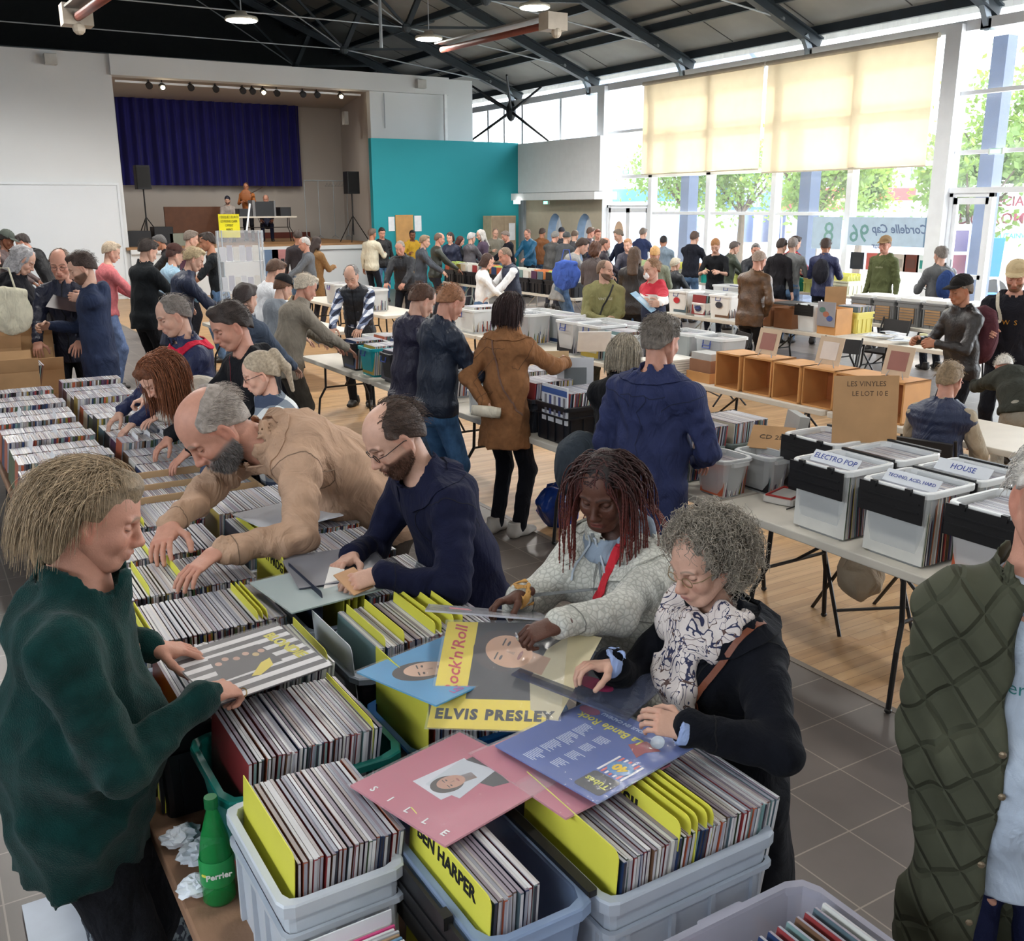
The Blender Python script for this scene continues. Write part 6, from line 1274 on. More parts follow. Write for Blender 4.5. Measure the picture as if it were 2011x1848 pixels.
# ---------------------------------------------------------------- right row of boxes
GB = 'clear boxes with black flaps'
for (x0, x1, y0, y1, lab, tx) in ((3.60, 3.95, 2.93, 3.28, 'clear box with black flap at the far left of the front box row', 'ELECTRO POP'), (3.60, 3.95, 2.5, 2.86, 'clear box with black flap in the middle of the front box row', 'TECHNO, ACID, HARD'), (3.60, 3.98, 2.05, 2.42, 'white-bodied box with black flap nearest the right picture edge', None), (3.97, 4.3, 2.93, 3.28, 'clear box behind the far left black-flapped box', None), (3.97, 4.3, 2.5, 2.86, 'clear box behind the middle black-flapped box', 'HOUSE'), (4.0, 4.3, 2.05, 2.42, 'clear box at the right picture edge behind the white-bodied one', None), (3.98, 4.32, 3.33, 3.7, 'clear box with black flap beside the lettered cardboard sign', None)):
    wb = 'white-bodied' in lab; crate(x0, x1, y0, y1, TZ, 1.09, clr2 if wb else clr, lab, name='storage_box', cat='storage box', style='rub', group=GB, flap=True, rimm=plast((238, 240, 240), .8))
    records(x0+.03, x1-.03, y0+.02, TZ+.01, .313, 'x', 'x', th=.007, seed=int(y0*100), lean=2)
    if tx: t = thing('title_card', 'white card with blue handwriting in the %s' % lab.split(' of ')[0].replace('clear ', ''), 'title card', (x0+.1, y0+.04, 1.072), 0, 'handwritten title cards'); t.rotation_euler = (0, .75, 0); mb = MB(); mb.box(0, 0, 0, .003, .28, .065); mb.build('card', cmat((206, 210, 216), .6), t); text_mb(tx, .04 if len(tx) < 12 else .024, cmat((50, 70, 150), .6), 'lettering', t, Matrix.Translation((-.001, .14, .034)) @ TXL)
t = thing('cardboard_sign', 'brown cardboard sign with pencilled lettering on the boxes', 'sign', tuple(at(1697, 862, 1.1)), -.12); mb = MB(); mb.box(-.17, 0, -.02, .17, .005, .33, 0, Matrix.Rotation(-.12, 4, 'X')); mb.build('board', cb, t); text_mb('LES VINYLES', .038, cmat((90, 70, 55), .8), 'lettering', t, Matrix.Translation((0, .034, .285)) @ Matrix.Rotation(PI/2-.12, 4, 'X'), sx=1.0); text_mb('LE LOT 10 E', .036, cmat((90, 70, 55), .8), 'lettering', t, Matrix.Translation((.02, .028, .235)) @ Matrix.Rotation(PI/2-.12, 4, 'X'))
for v_ in t.children: pass
t.rotation_euler[2] = -math.radians(31)
for (x0, x1, y0, y1, lab) in ((3.6, 3.84, 3.74, 4.02, 'small clear tub with black rim clip, by the blue jacket man\'s hand'), (3.86, 4.06, 3.66, 3.96, 'small clear tub of green-tinted sleeves in the trio of small tubs'), (4.08, 4.28, 3.72, 4.02, 'small clear tub with reddish sleeves, farthest of the trio')):
    crate(x0, x1, y0, y1, TZ, .96, clr, lab, name='storage_box', cat='storage box', style='tub', group='small clear tubs', rimm=plast((200, 204, 206), .8)); records(x0+.04, x1-.04, y0+.04, TZ+.01, .178, 'x', 'x', kind='single', th=.006, seed=int(x0*100), lean=6)
for (x0, x1, y0, y1, lab) in ((3.62, 3.98, 4.1, 4.46, 'grey-green tub of albums beside the blue jacket man'), (4.0, 4.34, 4.1, 4.55, 'grey-green tub of albums behind, with reddish sleeves')):
    crate(x0, x1, y0, y1, TZ, .93, plast((112, 124, 122)), lab, name='storage_box', cat='storage box', style='tub', group='grey-green tubs'); records(x0+.03, x1-.03, y0+.03, TZ+.01, .3, 'x', 'x', th=.008, seed=int(x0*100), lean=3)
t = thing('album', 'grey album standing on end beside the small clear tubs', 'album', tuple(at(1548, 905, TZ+.02)), -.5); mb = MB(); mb.box(-.03, -.12, 0, .03, .12, .3, 0, Matrix.Rotation(.15, 4, 'Y')); mb.build('binding', cmat((150, 152, 150), .5), t)
t = thing('carrying_case', 'red and white flat plastic case lying on the white table', 'case', tuple(at(1545, 980, TZ+.005)), .3); mb = MB(); mb.rbox(-.12, -.09, 0, .12, .09, .03, .03); mb.build('case', cmat((214, 210, 204), .5), t); mb = MB(); mb.tube([(-.1, -.07, .034), (.1, -.07, .034), (.1, .07, .034), (-.1, .07, .034)], .007, 6, closed=True); mb.build('trim', cmat((170, 50, 44), .5), t)
mb = MB(); mb.tube([at(1508, 960, TZ+.008), at(1530, 965, TZ+.02), at(1560, 958, TZ+.008), at(1575, 990, TZ+.008), at(1545, 1000, TZ+.008)], .004, 6); tag(mb.build('cable', blk), 'thin black cable lying beside the red and white case', 'cable')
t = thing('cardboard_scrap', 'torn brown cardboard lid with capitals behind the small tubs', 'cardboard', tuple(at(1515, 860, 1.0)), .6); mb = MB(); mb.box(-.1, -.12, 0, .1, .12, .004, 0, Matrix.Rotation(-.5, 4, 'Y')); mb.build('board', cb, t); text_mb('CD 2E', .05, cmat((70, 60, 50), .8), 'lettering', t, Matrix.Rotation(-.5, 4, 'Y') @ Matrix.Translation((0, 0, .005)) @ Matrix.Rotation(-PI/2, 4, 'Z'))
mb = MB(); mb.rbox(3.92, 4.62, TZ, 4.3, 5.1, TZ+.3, .01); tag(mb.build('cardboard_box', cb), 'closed cardboard box on the table behind the blue jacket man', 'cardboard box')
# black crates and discs by the camel coat
for (x0, x1, y0, y1, h, m_, lab) in ((3.6, 4.0, 5.22, 5.62, .26, bkc, 'deep black crate with boxed sets in front of the camel coat woman'), (3.62, 4.0, 5.68, 6.05, .24, plast((60, 62, 70), .8), 'smoky crate behind the camel coat woman\'s hip'), (4.02, 4.3, 5.2, 5.9, .22, bkc, 'black crate of white sleeves under the woman\'s reaching hand'), (3.6, 4.3, 6.12, 6.6, .25, clr2, 'clear crate of sleeves hidden behind the camel coat')):
    crate(x0, x1, y0, y1, TZ, TZ+h, m_, lab, group='crates by the camel coat'); records(x0+.03, x1-.03, y0+.03, TZ+.08, .27, 'x', 'x', th=.009, seed=int(y0*100), lean=5)
t = thing('record_box', 'blue and white boxed set standing in the black crate', 'boxed set', (3.615, 5.235, .93), 0); mb = MB(); mb.box(0, 0, -.05, .012, .3, .2, 0); mb.build('case', cmat((205, 208, 214), .4), t); mb = MB(); mb.box(-.002, 0, .14, 0, .3, .18); mb.build('stripe', cmat((60, 90, 150), .4), t)
for k in range(5): mb = MB(); mb.box(-.002, .02+k*.055, .0, 0, .045+k*.055, .13); mb.build('print', cmat((70, 80, 130) if k % 2 else (120, 120, 128), .4), t)
# left end of row one: boxes before the checked shirt
for (x0, x1, y0, y1, h, m_, lab) in ((3.62, 3.98, 7.1, 7.5, .27, clr, 'clear box with black clip, nearer of two by the young men'), (3.62, 3.98, 7.55, 7.95, .27, clr, 'clear box with black clip, farther of two by the young men'), (3.62, 3.98, 8.02, 8.3, .27, bkc, 'black box between the clear and the teal one'), (3.62, 3.98, 8.45, 8.8, .27, plast((20, 150, 158)), 'teal box at the left end of the white table row'), (3.62, 3.98, 8.9, 9.3, .27, bkc, 'black box at the older man\'s elbow'), (4.0, 4.3, 7.1, 9.6, .27, clr2, 'long white box of sleeves in front of the checked shirt')):
    crate(x0, x1, y0, y1, TZ, TZ+h, m_, lab, name='storage_box', cat='storage box', style='rub', group='boxes before the checked shirt', flap=('black clip' in lab) or None); records(x0+.03, x1-.03, y0+.02, TZ+.02, .27, 'x', 'x', th=.01, seed=int(y0*100), lean=6)
    if y1-y0 > 1: [records(4.03, 4.27, 7.5+k*.4, TZ+.02, .27, 'x', 'x', th=.01, seed=k, lean=6) for k in range(5)]
# ---------------------------------------------------------------- second row
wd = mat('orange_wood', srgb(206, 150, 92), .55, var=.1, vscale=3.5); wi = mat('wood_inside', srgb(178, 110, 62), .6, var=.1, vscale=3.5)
ys = [6.42, 6.08, 5.74, 5.42, 5.1, 4.78]
for i, y in enumerate(ys):
    t = thing('wooden_box', 'open orange wooden box lying on its side, %s from the left of six' % ['first', 'second', 'third', 'fourth', 'fifth', 'sixth'][i], 'wooden box', (6.02, y, TZ), (-.04, .05, -.06, .03, -.03, .02)[i], 'open wooden boxes'); w_, h_, d_ = .31, .31, .3
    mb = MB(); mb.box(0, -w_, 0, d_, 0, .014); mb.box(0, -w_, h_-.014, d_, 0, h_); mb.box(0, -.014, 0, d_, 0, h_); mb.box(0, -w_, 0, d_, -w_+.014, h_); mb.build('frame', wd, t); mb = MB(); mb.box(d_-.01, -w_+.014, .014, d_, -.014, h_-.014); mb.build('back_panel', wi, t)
    if i in (1, 3, 5):
        s_ = thing('framed_picture', 'picture on a wire stand on the open wooden boxes, %s of three' % {1: 'leftmost', 3: 'middle', 5: 'rightmost'}[i], 'picture', (6.14, y-.1, TZ+h_), 0, 'pictures on stands'); mb = MB(); mb.box(0, -.14, .02, .006, .1, .24, 0, Matrix.Rotation(.25, 4, 'Y')); mb.build('print', cmat((196, 172, 146), .5), s_)
        mb = MB(); mb.box(-.002, -.1, .06, 0, .06, .2, 0, Matrix.Rotation(.25, 4, 'Y')); mb.build('image', cmat((150, 100, 90) if i != 3 else (214, 200, 190), .5), s_); mb = MB(); mb.tube([(0, -.1, 0), (.05, -.02, .16), (.09, -.02, 0)], .004, 5); mb.tube([(0, .06, 0), (.05, -.02, .16)], .004, 5); mb.build('stand', rod, s_)
t = crate(6.03, 6.3, 6.5, 6.84, TZ, TZ+.1, wd, 'low wooden tray with a brown card box left of the open wooden boxes', name='wooden_tray', cat='wooden tray', style='card', th=.01); mb = MB(); mb.box(-.1, -.14, .02, .1, .14, .2); mb.build('card_box', cmat((150, 108, 82), .8), t); mb = MB(); mb.box(-.09, -.13, .2, .09, .13, .26); mb.build('sleeves', cmat((186, 186, 184), .6), t)
for i, (x, y, n_, lab) in enumerate(((6.1, 7.05, 8, 'stack of white sleeves beside the clear boxes, nearer one'), (6.15, 7.42, 5, 'low stack of white sleeves, farther one'))):
    mb = MB(); [mb.box(-.15, -.15, k*.022, .15+.004*math.sin(k*5), .15, k*.022+.018) for k in range(n_)]; o = mb.build('sleeve_stack', cmat((236, 234, 226), .6), loc=(x, y, TZ)); tag(o, lab, 'stack of sleeves', 'stacks of white sleeves')
for i, (x0, x1, y0, y1, h, m_, lab) in enumerate(((6.35, 6.7, 6.7, 7.1, .36, clr, 'clear box with blue handle, nearest behind the white stacks'), (6.35, 6.7, 7.15, 7.6, .36, clr, 'clear box with blue handle behind the bob-haired woman'), (6.35, 6.7, 7.65, 8.05, .36, clr, 'clear box with blue handle, third behind the white stacks'), (6.0, 6.34, 7.75, 8.1, .3, clr2, 'white box printed with a blue mark near the woman\'s hand'), (6.0, 6.4, 8.15, 8.55, .36, clr, 'clear box full of pale sleeves behind the camel coat woman\'s arm'), (6.0, 6.4, 8.6, 8.95, .36, clr2, 'white box with blue handle by the camel coat woman\'s face'), (6.42, 6.72, 8.15, 8.95, .34, clr2, 'long white box behind the clear one'), (6.0, 6.35, 9.5, 9.85, .36, clr, 'white box with blue handle, right of a pair by the young men'), (6.0, 6.35, 9.9, 10.25, .36, clr, 'white box with blue handle, left of a pair by the young men'), (6.37, 6.7, 9.3, 10.3, .34, clr2, 'long white box behind the pair by the young men'), (6.0, 6.7, 10.8, 11.4, .3, clr2, 'wide white box on the second row, farther along'), (6.0, 6.35, 14.0, 14.5, .34, clr2, 'white box with purple clips, nearest of three'), (6.0, 6.35, 14.6, 15.1, .34, clr2, 'white box with purple clips, middle of three'), (6.0, 6.35, 15.4, 15.9, .34, clr2, 'white box with purple clips, farthest of three'))):
    t = crate(x0, x1, y0, y1, TZ, TZ+h, m_, lab, name='storage_box', cat='storage box', style='rub', group='storage boxes on the second row', rimm=plast((238, 240, 240), .8)); records(x0+.03, x1-.03, y0+.03, TZ+.02, .31, 'x', 'x', th=.01, seed=i, lean=3)
    a = (x1-x0)/2
    mb = MB(); mb.tube([(-a-.004, -.05, h-.05), (-a-.014, -.05, h-.1), (-a-.014, .05, h-.1), (-a-.004, .05, h-.05)], .007, 6); mb.build('handle', cmat((70, 90, 160) if 'purple' not in lab else (120, 80, 160), .4), t)
t = thing('paper_sheet', 'sheet of white paper standing on the sleeves by the woman\'s hand', 'paper', tuple(at(1165, 690, 1.0)), .0); mb = MB(); mb.box(-.15, -.004, 0, .15, .004, .22, 0, Matrix.Rotation(.5, 4, 'X')); mb.build('sheet', cmat((244, 244, 242), .6), t); t.rotation_euler[2] = -.5
t = thing('record_cover', 'grey cover held up by the woman in the camel coat', 'vinyl record', tuple(at(1130, 735, 1.12)), -.55); mb = MB(); mb.box(-.13, -.002, -.18, .13, .002, .12); mb.build('cover', cmat((196, 200, 206), .4), t); mb = MB(); mb.box(-.08, -.004, -.1, .08, -.002, .05); mb.build('print', cmat((110, 116, 120), .4), t)
t = thing('cardboard_sign', 'cardboard with black capitals behind the camel coat woman\'s arm', 'sign', tuple(at(1085, 712, .98)), -.52); mb = MB(); mb.box(-.14, 0, -.1, .14, .004, .1); mb.build('board', cmat((206, 178, 140), .7), t); text_mb('INDIE', .12, cmat((30, 30, 34), .7), 'lettering', t, Matrix.Translation((0, -.002, 0)) @ TR, bold=.003)
# ---------------------------------------------------------------- third row and beyond
for i, (x0, x1, y0, y1, h, m_, lab, mark) in enumerate(((9.72, 10.1, 11.05, 11.5, .34, clr2, 'white printed box with a red mark, left on the white-legged table', (200, 50, 60)), (9.72, 9.95, 10.65, 10.95, .2, clr2, 'small white printed box between two tall ones', (60, 70, 110)), (9.72, 10.1, 10.15, 10.6, .34, clr2, 'white printed box with a black mark beside the leather jacket', (60, 60, 70)), (10.12, 10.45, 10.1, 11.5, .32, clr2, 'long white box behind the printed boxes', None), (11.35, 11.75, 11.6, 12.3, .3, clr2, 'clear box on the far table before the windows', None))):
    t = crate(x0, x1, y0, y1, TZ, TZ+h, plast((240, 240, 238)) if mark else m_, lab, name='storage_box', cat='storage box', style='rub', group='printed white boxes'); records(x0+.03, x1-.03, y0+.03, TZ+.03, .28, 'x', 'x', th=.012, seed=i, lean=3)
    if mark: a = (x1-x0)/2; mb = MB(); mb.prism(ellp(0, 0, .07, .045, n=10), 0, .002); mb.v = [(-a+.012-z, x, y+h*.6) for x, y, z in mb.v]; mb.build('printed_mark', cmat(mark, .5), t)
crate(9.7, 10.05, 9.35, 9.7, TZ, TZ+.27, cmat((128, 84, 52), .8), 'brown cardboard box, left of the pair beside the leather jacket', name='cardboard_box', cat='cardboard box', style='card', group='brown boxes'); crate(9.7, 10.05, 8.98, 9.32, TZ, TZ+.27, cmat((128, 84, 52), .8), 'brown cardboard box, right of the pair beside the leather jacket', name='cardboard_box', cat='cardboard box', style='card', group='brown boxes')
crate(9.68, 10.0, 8.6, 8.93, TZ, TZ+.34, clr2, 'clear box with a black lid beside the brown boxes', name='storage_box', cat='storage box', style='rub', flap=True)
t = crate(9.68, 10.0, 8.25, 8.57, TZ, TZ+.33, wd, 'wooden record box with a colourful cover facing out', name='wooden_box', cat='wooden box', style='card', th=.01); mb = MB(); mb.box(-.165, -.14, .1, -.16, .14, .4); mb.build('cover', cmat((150, 150, 156), .4), t)
for k, c2 in enumerate(((70, 90, 150), (170, 110, 90), (90, 130, 120))): mb = MB(); mb.prism(ellp(0, 0, .05, .035, n=9), 0, .002); mb.v = [(-.167-z, x-.06+k*.06, y+.2+.05*k) for x, y, z in mb.v]; mb.build('print', cmat(c2, .4), t)
crate(10.02, 10.36, 8.22, 8.6, TZ, TZ+.26, plast((226, 212, 110)), 'pale yellow plastic crate of records', name='crate'); records(10.05, 10.33, 8.25, TZ+.02, .31, 'x', 'x', th=.01, seed=9)
for i in range(5):
    y = 7.45+i*.385; t = crate(11.2, 11.75, y, y+.36, TZ, TZ+.33, plast((128, 128, 128)), 'grey basket with a cardboard lining, %s from the right in its row' % ['first', 'second', 'third', 'fourth', 'fifth'][i], name='basket', cat='basket', group='grey baskets')
    mb = MB(); mb.box(-.278, -.11, .05, -.27, .11, .24); mb.build('lining', cb, t); mb = MB(); mb.box(-.22, -.15, .29, .24, .15, .36); mb.build('white_sleeves', cmat((236, 234, 228), .7), t)
    mb = MB(); [mb.box(-.282, -.11, .07+k*.035, -.277, .11, .078+k*.035) for k in range(5)]; mb.build('grille', plast((112, 112, 112)), t)
def boxthing(nm, cat, lab, px, py, z, w, l, h, c2, rz=0, grp=None, r=.02):
    q = at(px, py, z); mb = MB(); mb.rbox(-w/2, -l/2, 0, w/2, l/2, h, r); return tag(mb.build(nm, cmat(c2, .5), loc=tuple(q), rot=(0, 0, rz), bevel=.004), lab, cat, grp)
boxthing('cash_box', 'cash box', 'flat red cash box in front of the grey baskets', 1806, 632, TZ+.0, .2, .3, .09, (150, 20, 40)); boxthing('folder', 'folder', 'flat blue folder in front of the grey baskets', 1703, 622, TZ, .2, .3, .04, (20, 100, 190)); boxthing('mug', 'mug', 'small pale mug at the end of the flyer table', 1812, 672, TZ, .09, .09, .1, (200, 196, 150), r=.044)
mb = MB(); mb.rbox(-.12, -.17, 0, .12, .17, .22, .02); tag(mb.build('carton_bag', cmat((205, 40, 80), .5), loc=(14.55, 10.15, TZ)), 'pink carton bag on the table by the windows', 'bag'); t = thing('cardboard_sign', 'small brown cardboard card standing behind the yellow crate', 'sign', tuple(at(1641, 583, TZ+.25)), -.5); mb = MB(); mb.box(-.16, 0, -.25, .16, .005, .15); mb.build('board', cb, t)
rs = np.random.RandomState(8)
for i in range(46):
    y = rs.uniform(5.5, 8.1); x = rs.uniform(9.66, 10.28); mb = MB(); w_, l_ = rs.uniform(.1, .15), rs.uniform(.14, .21); mb.box(-w_/2, -l_/2, 0, w_/2, l_/2, .003); tag(mb.build('flyer', cmat([(236, 238, 242), (205, 212, 222), (180, 184, 192), (226, 224, 216)][rs.randint(4)], .6), loc=(x, y, TZ+.002+i*.0012), rot=(0, 0, rs.uniform(0, 3))), 'pale flyer lying loose on the flyer table', 'flyer', 'flyers on the table')
# far browsing racks: black trays with covers facing out
for i in range(10):
    y = 14.3+i*.49; t = crate(9.97, 10.35, y, y+.46, TZ, TZ+.26, bkc, 'black record tray with covers facing the aisle, %s from the right' % ['first', 'second', 'third', 'fourth', 'fifth', 'sixth', 'seventh', 'eighth', 'ninth', 'tenth'][i], name='record_tray', cat='record tray', group='black record trays')
    for k in range(2): mb = MB(); mb.box(-.16, -.2+k*.21, .08, -.15, -.02+k*.21, .4); mb.build('front_cover', cmat(COVER[(i*2+k*5) % 13], .4), t)
    mb = MB(); [mb.box(-.14+j*.03, -.2, .1, -.125+j*.03, .2, .38+.02*(j % 3)) for j in range(9)]; mb.build('sleeves', cmat([(226, 226, 220), (190, 210, 120), (220, 140, 90), (214, 214, 206)][i % 4], .5), t)
for i in range(12):
    y = 11.95+i*.56; t = crate(14.25, 14.7, y, y+.5, TZ, TZ+.25, plast([(214, 214, 190), (190, 200, 120), (30, 150, 140), (200, 196, 190)][i % 4]), 'bright record bin on the window table, %s from the right' % ['first', 'second', 'third', 'fourth', 'fifth', 'sixth', 'seventh', 'eighth', 'ninth', 'tenth', 'eleventh', 'twelfth'][i], name='record_bin', cat='record bin', group='record bins by the windows')
    mb = MB(); [mb.box(-.18+j*.04, -.2, .05, -.16+j*.04, .2, .33+.02*(j % 3)) for j in range(9)]; mb.build('sleeves', cmat([(226, 226, 120), (230, 228, 220), (180, 200, 150), (214, 160, 120)][i % 4], .5), t)
for i in range(4): y = 9.75+i*.62; mb = MB(); mb.rbox(11.35, y, TZ, 11.8, y+.55, TZ+.12, .01); tag(mb.build('flat_box', cmat((50, 50, 52) if i % 2 else (120, 90, 76), .6)), 'flat box on the far table before the windows, %s from the right' % ['first', 'second', 'third', 'fourth'][i], 'box', 'flat boxes')
# left-hand far table and the clear display stand
for i, (px, py, lab) in enumerate(((405, 600, 'white box of papers on the table left of the display stand'), (425, 575, 'white printed box below the display stand'))): q = ((3.8, 12.4), (4.1, 13.5))[i]; crate(q[0]-.2, q[0]+.25, q[1]-.25, q[1]+.25, TZ, TZ+.28, clr2, lab, name='storage_box', cat='storage box', style='rub')
q = (4.55, 13.75); mb = MB(); mb.rbox(-.25, -.2, 0, .25, .2, .32, .01); tag(mb.build('cardboard_box', cmat((196, 160, 110), .8), loc=(q[0], q[1], TZ)), 'tan cardboard box behind the display stand', 'cardboard box')
dx, dy = at_d(478, 560, 13.5)[:2]; t = thing('display_stand', 'clear tiered display stand full of papers below the yellow notice', 'display stand', (dx, dy, TZ), -.45)
zt = at_d(478, 452, 13.5)[2]-TZ
mb = MB(); mb.box(-.28, -.16, 0, .28, .16, .02); [mb.tube([(a, b_, 0), (a, b_, zt)], .01, 6) for a in (-.27, .27) for b_ in (-.15, .15)]; mb.build('frame', rod, t)
k = 0
for lv in range(3):
    z = .04+lv*(zt-.05)/3; mb = MB(); mb.box(-.27, -.15, z, .27, .15, z+.008); mb.build('shelf', clr, t)
    for j in range(6): mb = MB(); mb.box(-.25+j*.085, -.16+.02*(j % 3), z+.01, -.175+j*.085, -.155+.02*(j % 3), z+.2+.02*(j % 2)); mb.build('paper', cmat([(214, 214, 220), (190, 188, 200), (226, 222, 214)][j % 3], .6), t)
mb = MB(); mb.box(-.29, -.17, 0, .29, .17, zt); mb.build('clear_case', plast((230, 232, 236), .22), t)
t2 = thing('notice', 'bright yellow notice with lines of small print above the display stand', 'notice', tuple(at_d(450, 440, 13.45)), -.45); mb = MB(); mb.box(-.14, 0, -.18, .14, .004, .13); mb.build('sheet', cmat((240, 226, 30), .5), t2); [text_mb(s_, .045, cmat((40, 40, 30), .7), 'lettering', t2, Matrix.Translation((0, -.002, .09-.055*i)) @ TR, sx=.7) for i, s_ in enumerate(('1 DISQUE 3 EUROS', 'LE MOINS CHER', 'OFFERT', 'MERCI'))]
mb = MB(); mb.tube([(dx+.1, dy, TZ+zt), (dx+.2, dy+.1, TZ+zt+.35)], .012, 6); tag(mb.build('white_pole', cmat((220, 222, 226), .4)), 'thin white pole rising behind the display stand', 'pole')
# blue carrier bag on the floor, folding chair under the front table
g = SDF(); g.ball((0, 0, .16), (.17, .13, .17)); v, f = g.mesh(.012, noise=foldnoise(.03, .1, 5)); q = at(1098, 1005, .1); tag(put('carrier_bag', npmesh('carrier_bag', v, f, mat('blue_bag', srgb(24, 62, 150), .25, bump=.6, bscale=26, var=.2)), loc=(q[0], q[1], 0)), 'shiny blue carrier bag on the floor left of the braided woman', 'bag')
def chair(x, y, rz, lab, c2=(40, 40, 42)):
    t = thing('folding_chair', lab, 'chair', (x, y, 0), rz, 'folding chairs'); mb = MB(); mb.rbox(-.2, -.2, .43, .2, .2, .455, .04); mb.build('seat', cmat(c2, .5), t); mb = MB(); mb.rbox(-.2, -.012, 0, .2, .012, .16, .008, mt=Matrix.Translation((0, -.22, .68)) @ Matrix.Rotation(.15, 4, 'X')); mb.build('backrest', cmat(c2, .5), t)
    for s_ in (-1, 1): mb = MB(); mb.tube([(s_*.21, -.24, .86), (s_*.21, -.1, .44), (s_*.21, .2, .0)], .011, 6); mb.build('leg', blk, t); mb = MB(); mb.tube([(s_*.19, .16, .43), (s_*.19, -.22, .0)], .011, 6); mb.build('leg', blk, t)
    mb = MB(); mb.tube([(-.21, .12, .12), (.21, .12, .12)], .009, 6); mb.build('crossbar', blk, t)
q = at(1720, 1240, 0); chair(q[0]+.05, q[1]+.15, 2.7, 'black folding chair pushed under the right front table')
for i, (x, y, rz, lab) in enumerate(((8.2, 8.6, 1.2, 'black folding chair behind the open wooden boxes'), (8.7, 7.4, 1.9, 'black folding chair beneath the flyer table'), (10.8, 8.4, 1.6, 'black folding chair in front of the grey baskets'))): chair(x, y, rz, lab)
# cloth hanging over the chair
q = at(1690, 1110, .55); t = thing('cloth_bag', 'beige cloth bag hanging over the folding chair under the table', 'bag', (q[0], q[1], .4)); g = SDF(); g.ball((0, 0, .1), (.1, .13, .12)); v, f = g.mesh(.012, noise=foldnoise(.015, .1, 6)); put('bag_body', npmesh('bag_body', v, f, cloth((166, 152, 132))), t)
# on the stage
sz = 1.31
dxs = at_y(512, 411, 29.5); t = table(dxs[0]-1.0, dxs[0]+1.0, 29.2, 29.9, 'white folding table on the stage with music equipment', z=TZ); t.location.z = sz
for i, (px, w_, h_, c2, lab, nm) in enumerate(((515, .62, .42, (24, 26, 30), 'black screen-fronted case on the stage table', 'equipment_case'), (556, .34, .26, (18, 18, 20), 'small black box at the right end of the stage table', 'equipment_case'), (478, .4, .22, (30, 30, 34), 'dark mixing desk on the stage table', 'mixing_desk'))):
    q = at_y(px, 405, 29.5); t = thing(nm, lab, 'music equipment', (q[0], 29.5, sz+TZ)); mb = MB(); mb.rbox(-w_/2, -.2, 0, w_/2, .2, h_, .02); mb.build('case', cmat(c2, .4), t); 
    if i == 0: mb = MB(); mb.box(-w_/2-.05, -.22, 0, -w_/2+.03, .2, h_+.04); mb.box(w_/2-.03, -.22, 0, w_/2+.02, .2, h_+.02); mb.build('side_panel', cmat((120, 122, 126), .5), t)
def pa(px, py, y, lab):
    top = at_y(px, py, y); x = top[0]; t = thing('speaker_stand', 'tripod stand under the '+lab, 'speaker stand', (x, y, sz), group='speaker stands'); mb = MB(); h_ = top[2]-sz-.62; mb.tube([(0, 0, .2), (0, 0, h_)], .02, 8); mb.build('pole', blk, t)
    for a in (0, 2.1, 4.2): mb = MB(); mb.tube([(0, 0, .75), (.5*math.cos(a), .5*math.sin(a), 0)], .014, 6); mb.build('leg', blk, t)
    t = thing('loudspeaker', lab, 'loudspeaker', (x, y, sz+h_)); mb = MB(); mb.rbox(-.19, -.17, 0, .19, .17, .62, .03); cbn = mb.build('cabinet', cmat((22, 24, 28), .5), t); mb = MB(); mb.box(-.16, -.178, .05, .16, -.168, .58); mb.build('grille', cmat((12, 12, 14), .6), cbn)
pa(277, 325, 29.0, 'black loudspeaker on the left side of the stage'); pa(689, 337, 27.85, 'black loudspeaker on the right side of the stage')
q = at_y(385, 440, 31); mb = MB(); mb.box(-.9, -.04, 0, .9, .04, at_y(385, 406, 31)[2]-sz); tag(mb.build('wood_panel', mat('dark_wood', srgb(92, 58, 40), .6, var=.1), loc=(q[0], 31, sz)), 'long dark brown panel standing at the back of the stage', 'panel')
t = thing('clothes_rail', 'empty chrome clothes rail on the stage beside the right loudspeaker', 'clothes rail', (at_y(650, 400, 30.5)[0], 30.5, sz)); z_ = at_y(650, 355, 30.5)[2]-sz; mb = MB(); mb.tube([(-.85, 0, z_), (.85, 0, z_)], .016, 8); mb.build('rail', rod, t)
for x in (-.85, -.4, .1, .55): mb = MB(); mb.tube([(x, 0, z_), (x, 0, .1)], .012, 6); mb.tube([(x, -.25, .06), (x, 0, .14), (x, .25, .06)], .012, 6); mb.build('upright', rod, t)
for i in range(7): x = -.1+i*.11; mb = MB(); mb.tube([(x, 0, z_), (x, 0, z_-.08), (x, -.18, z_-.16), (x, .18, z_-.16), (x, 0, z_-.08)], .006, 4); mb.build('hanger', rod, t)
for i, (px, py, w_, h_, c2, lab) in enumerate(((640/2.011, 462, .5, .5, (20, 22, 26), 'black flight case on the stage beside the left stand'), (267, 467, .7, .4, (24, 26, 30), 'black case at the stage edge below the left loudspeaker'), (347, 466, .5, .32, (130, 134, 120), 'pile of grey-green boards on the stage'))): q = at_y(px, py, 28.2); mb = MB(); mb.rbox(-w_/2, -.25, 0, w_/2, .25, h_, .02); tag(mb.build('flight_case' if i < 2 else 'board_pile', cmat(c2, .5), loc=(q[0], 28.2, sz)), lab, 'case' if i < 2 else 'boards')
for i, (px, c2, lab) in enumerate(((533, (96, 120, 150), 'pale blue banner on the stage front'), (552, (176, 120, 120), 'reddish banner with four dark portraits on the stage front'))):
    q = at_y(px, 505, YP-.24); t = thing('banner', lab, 'banner', (q[0], YP-.24, .75)); mb = MB(); mb.box(-.25, 0, -.3, .2, .004, .42); mb.build('sheet', cmat(c2, .6), t)
    if i: [(lambda mb: (mb.box(-.16+.15*a, -.004, -.2+.22*b_, -.06+.15*a, 0, -.05+.22*b_), mb.build('portrait', cmat((40, 40, 44), .6), t)))(MB()) for a in (0, 1) for b_ in (0, 1)]
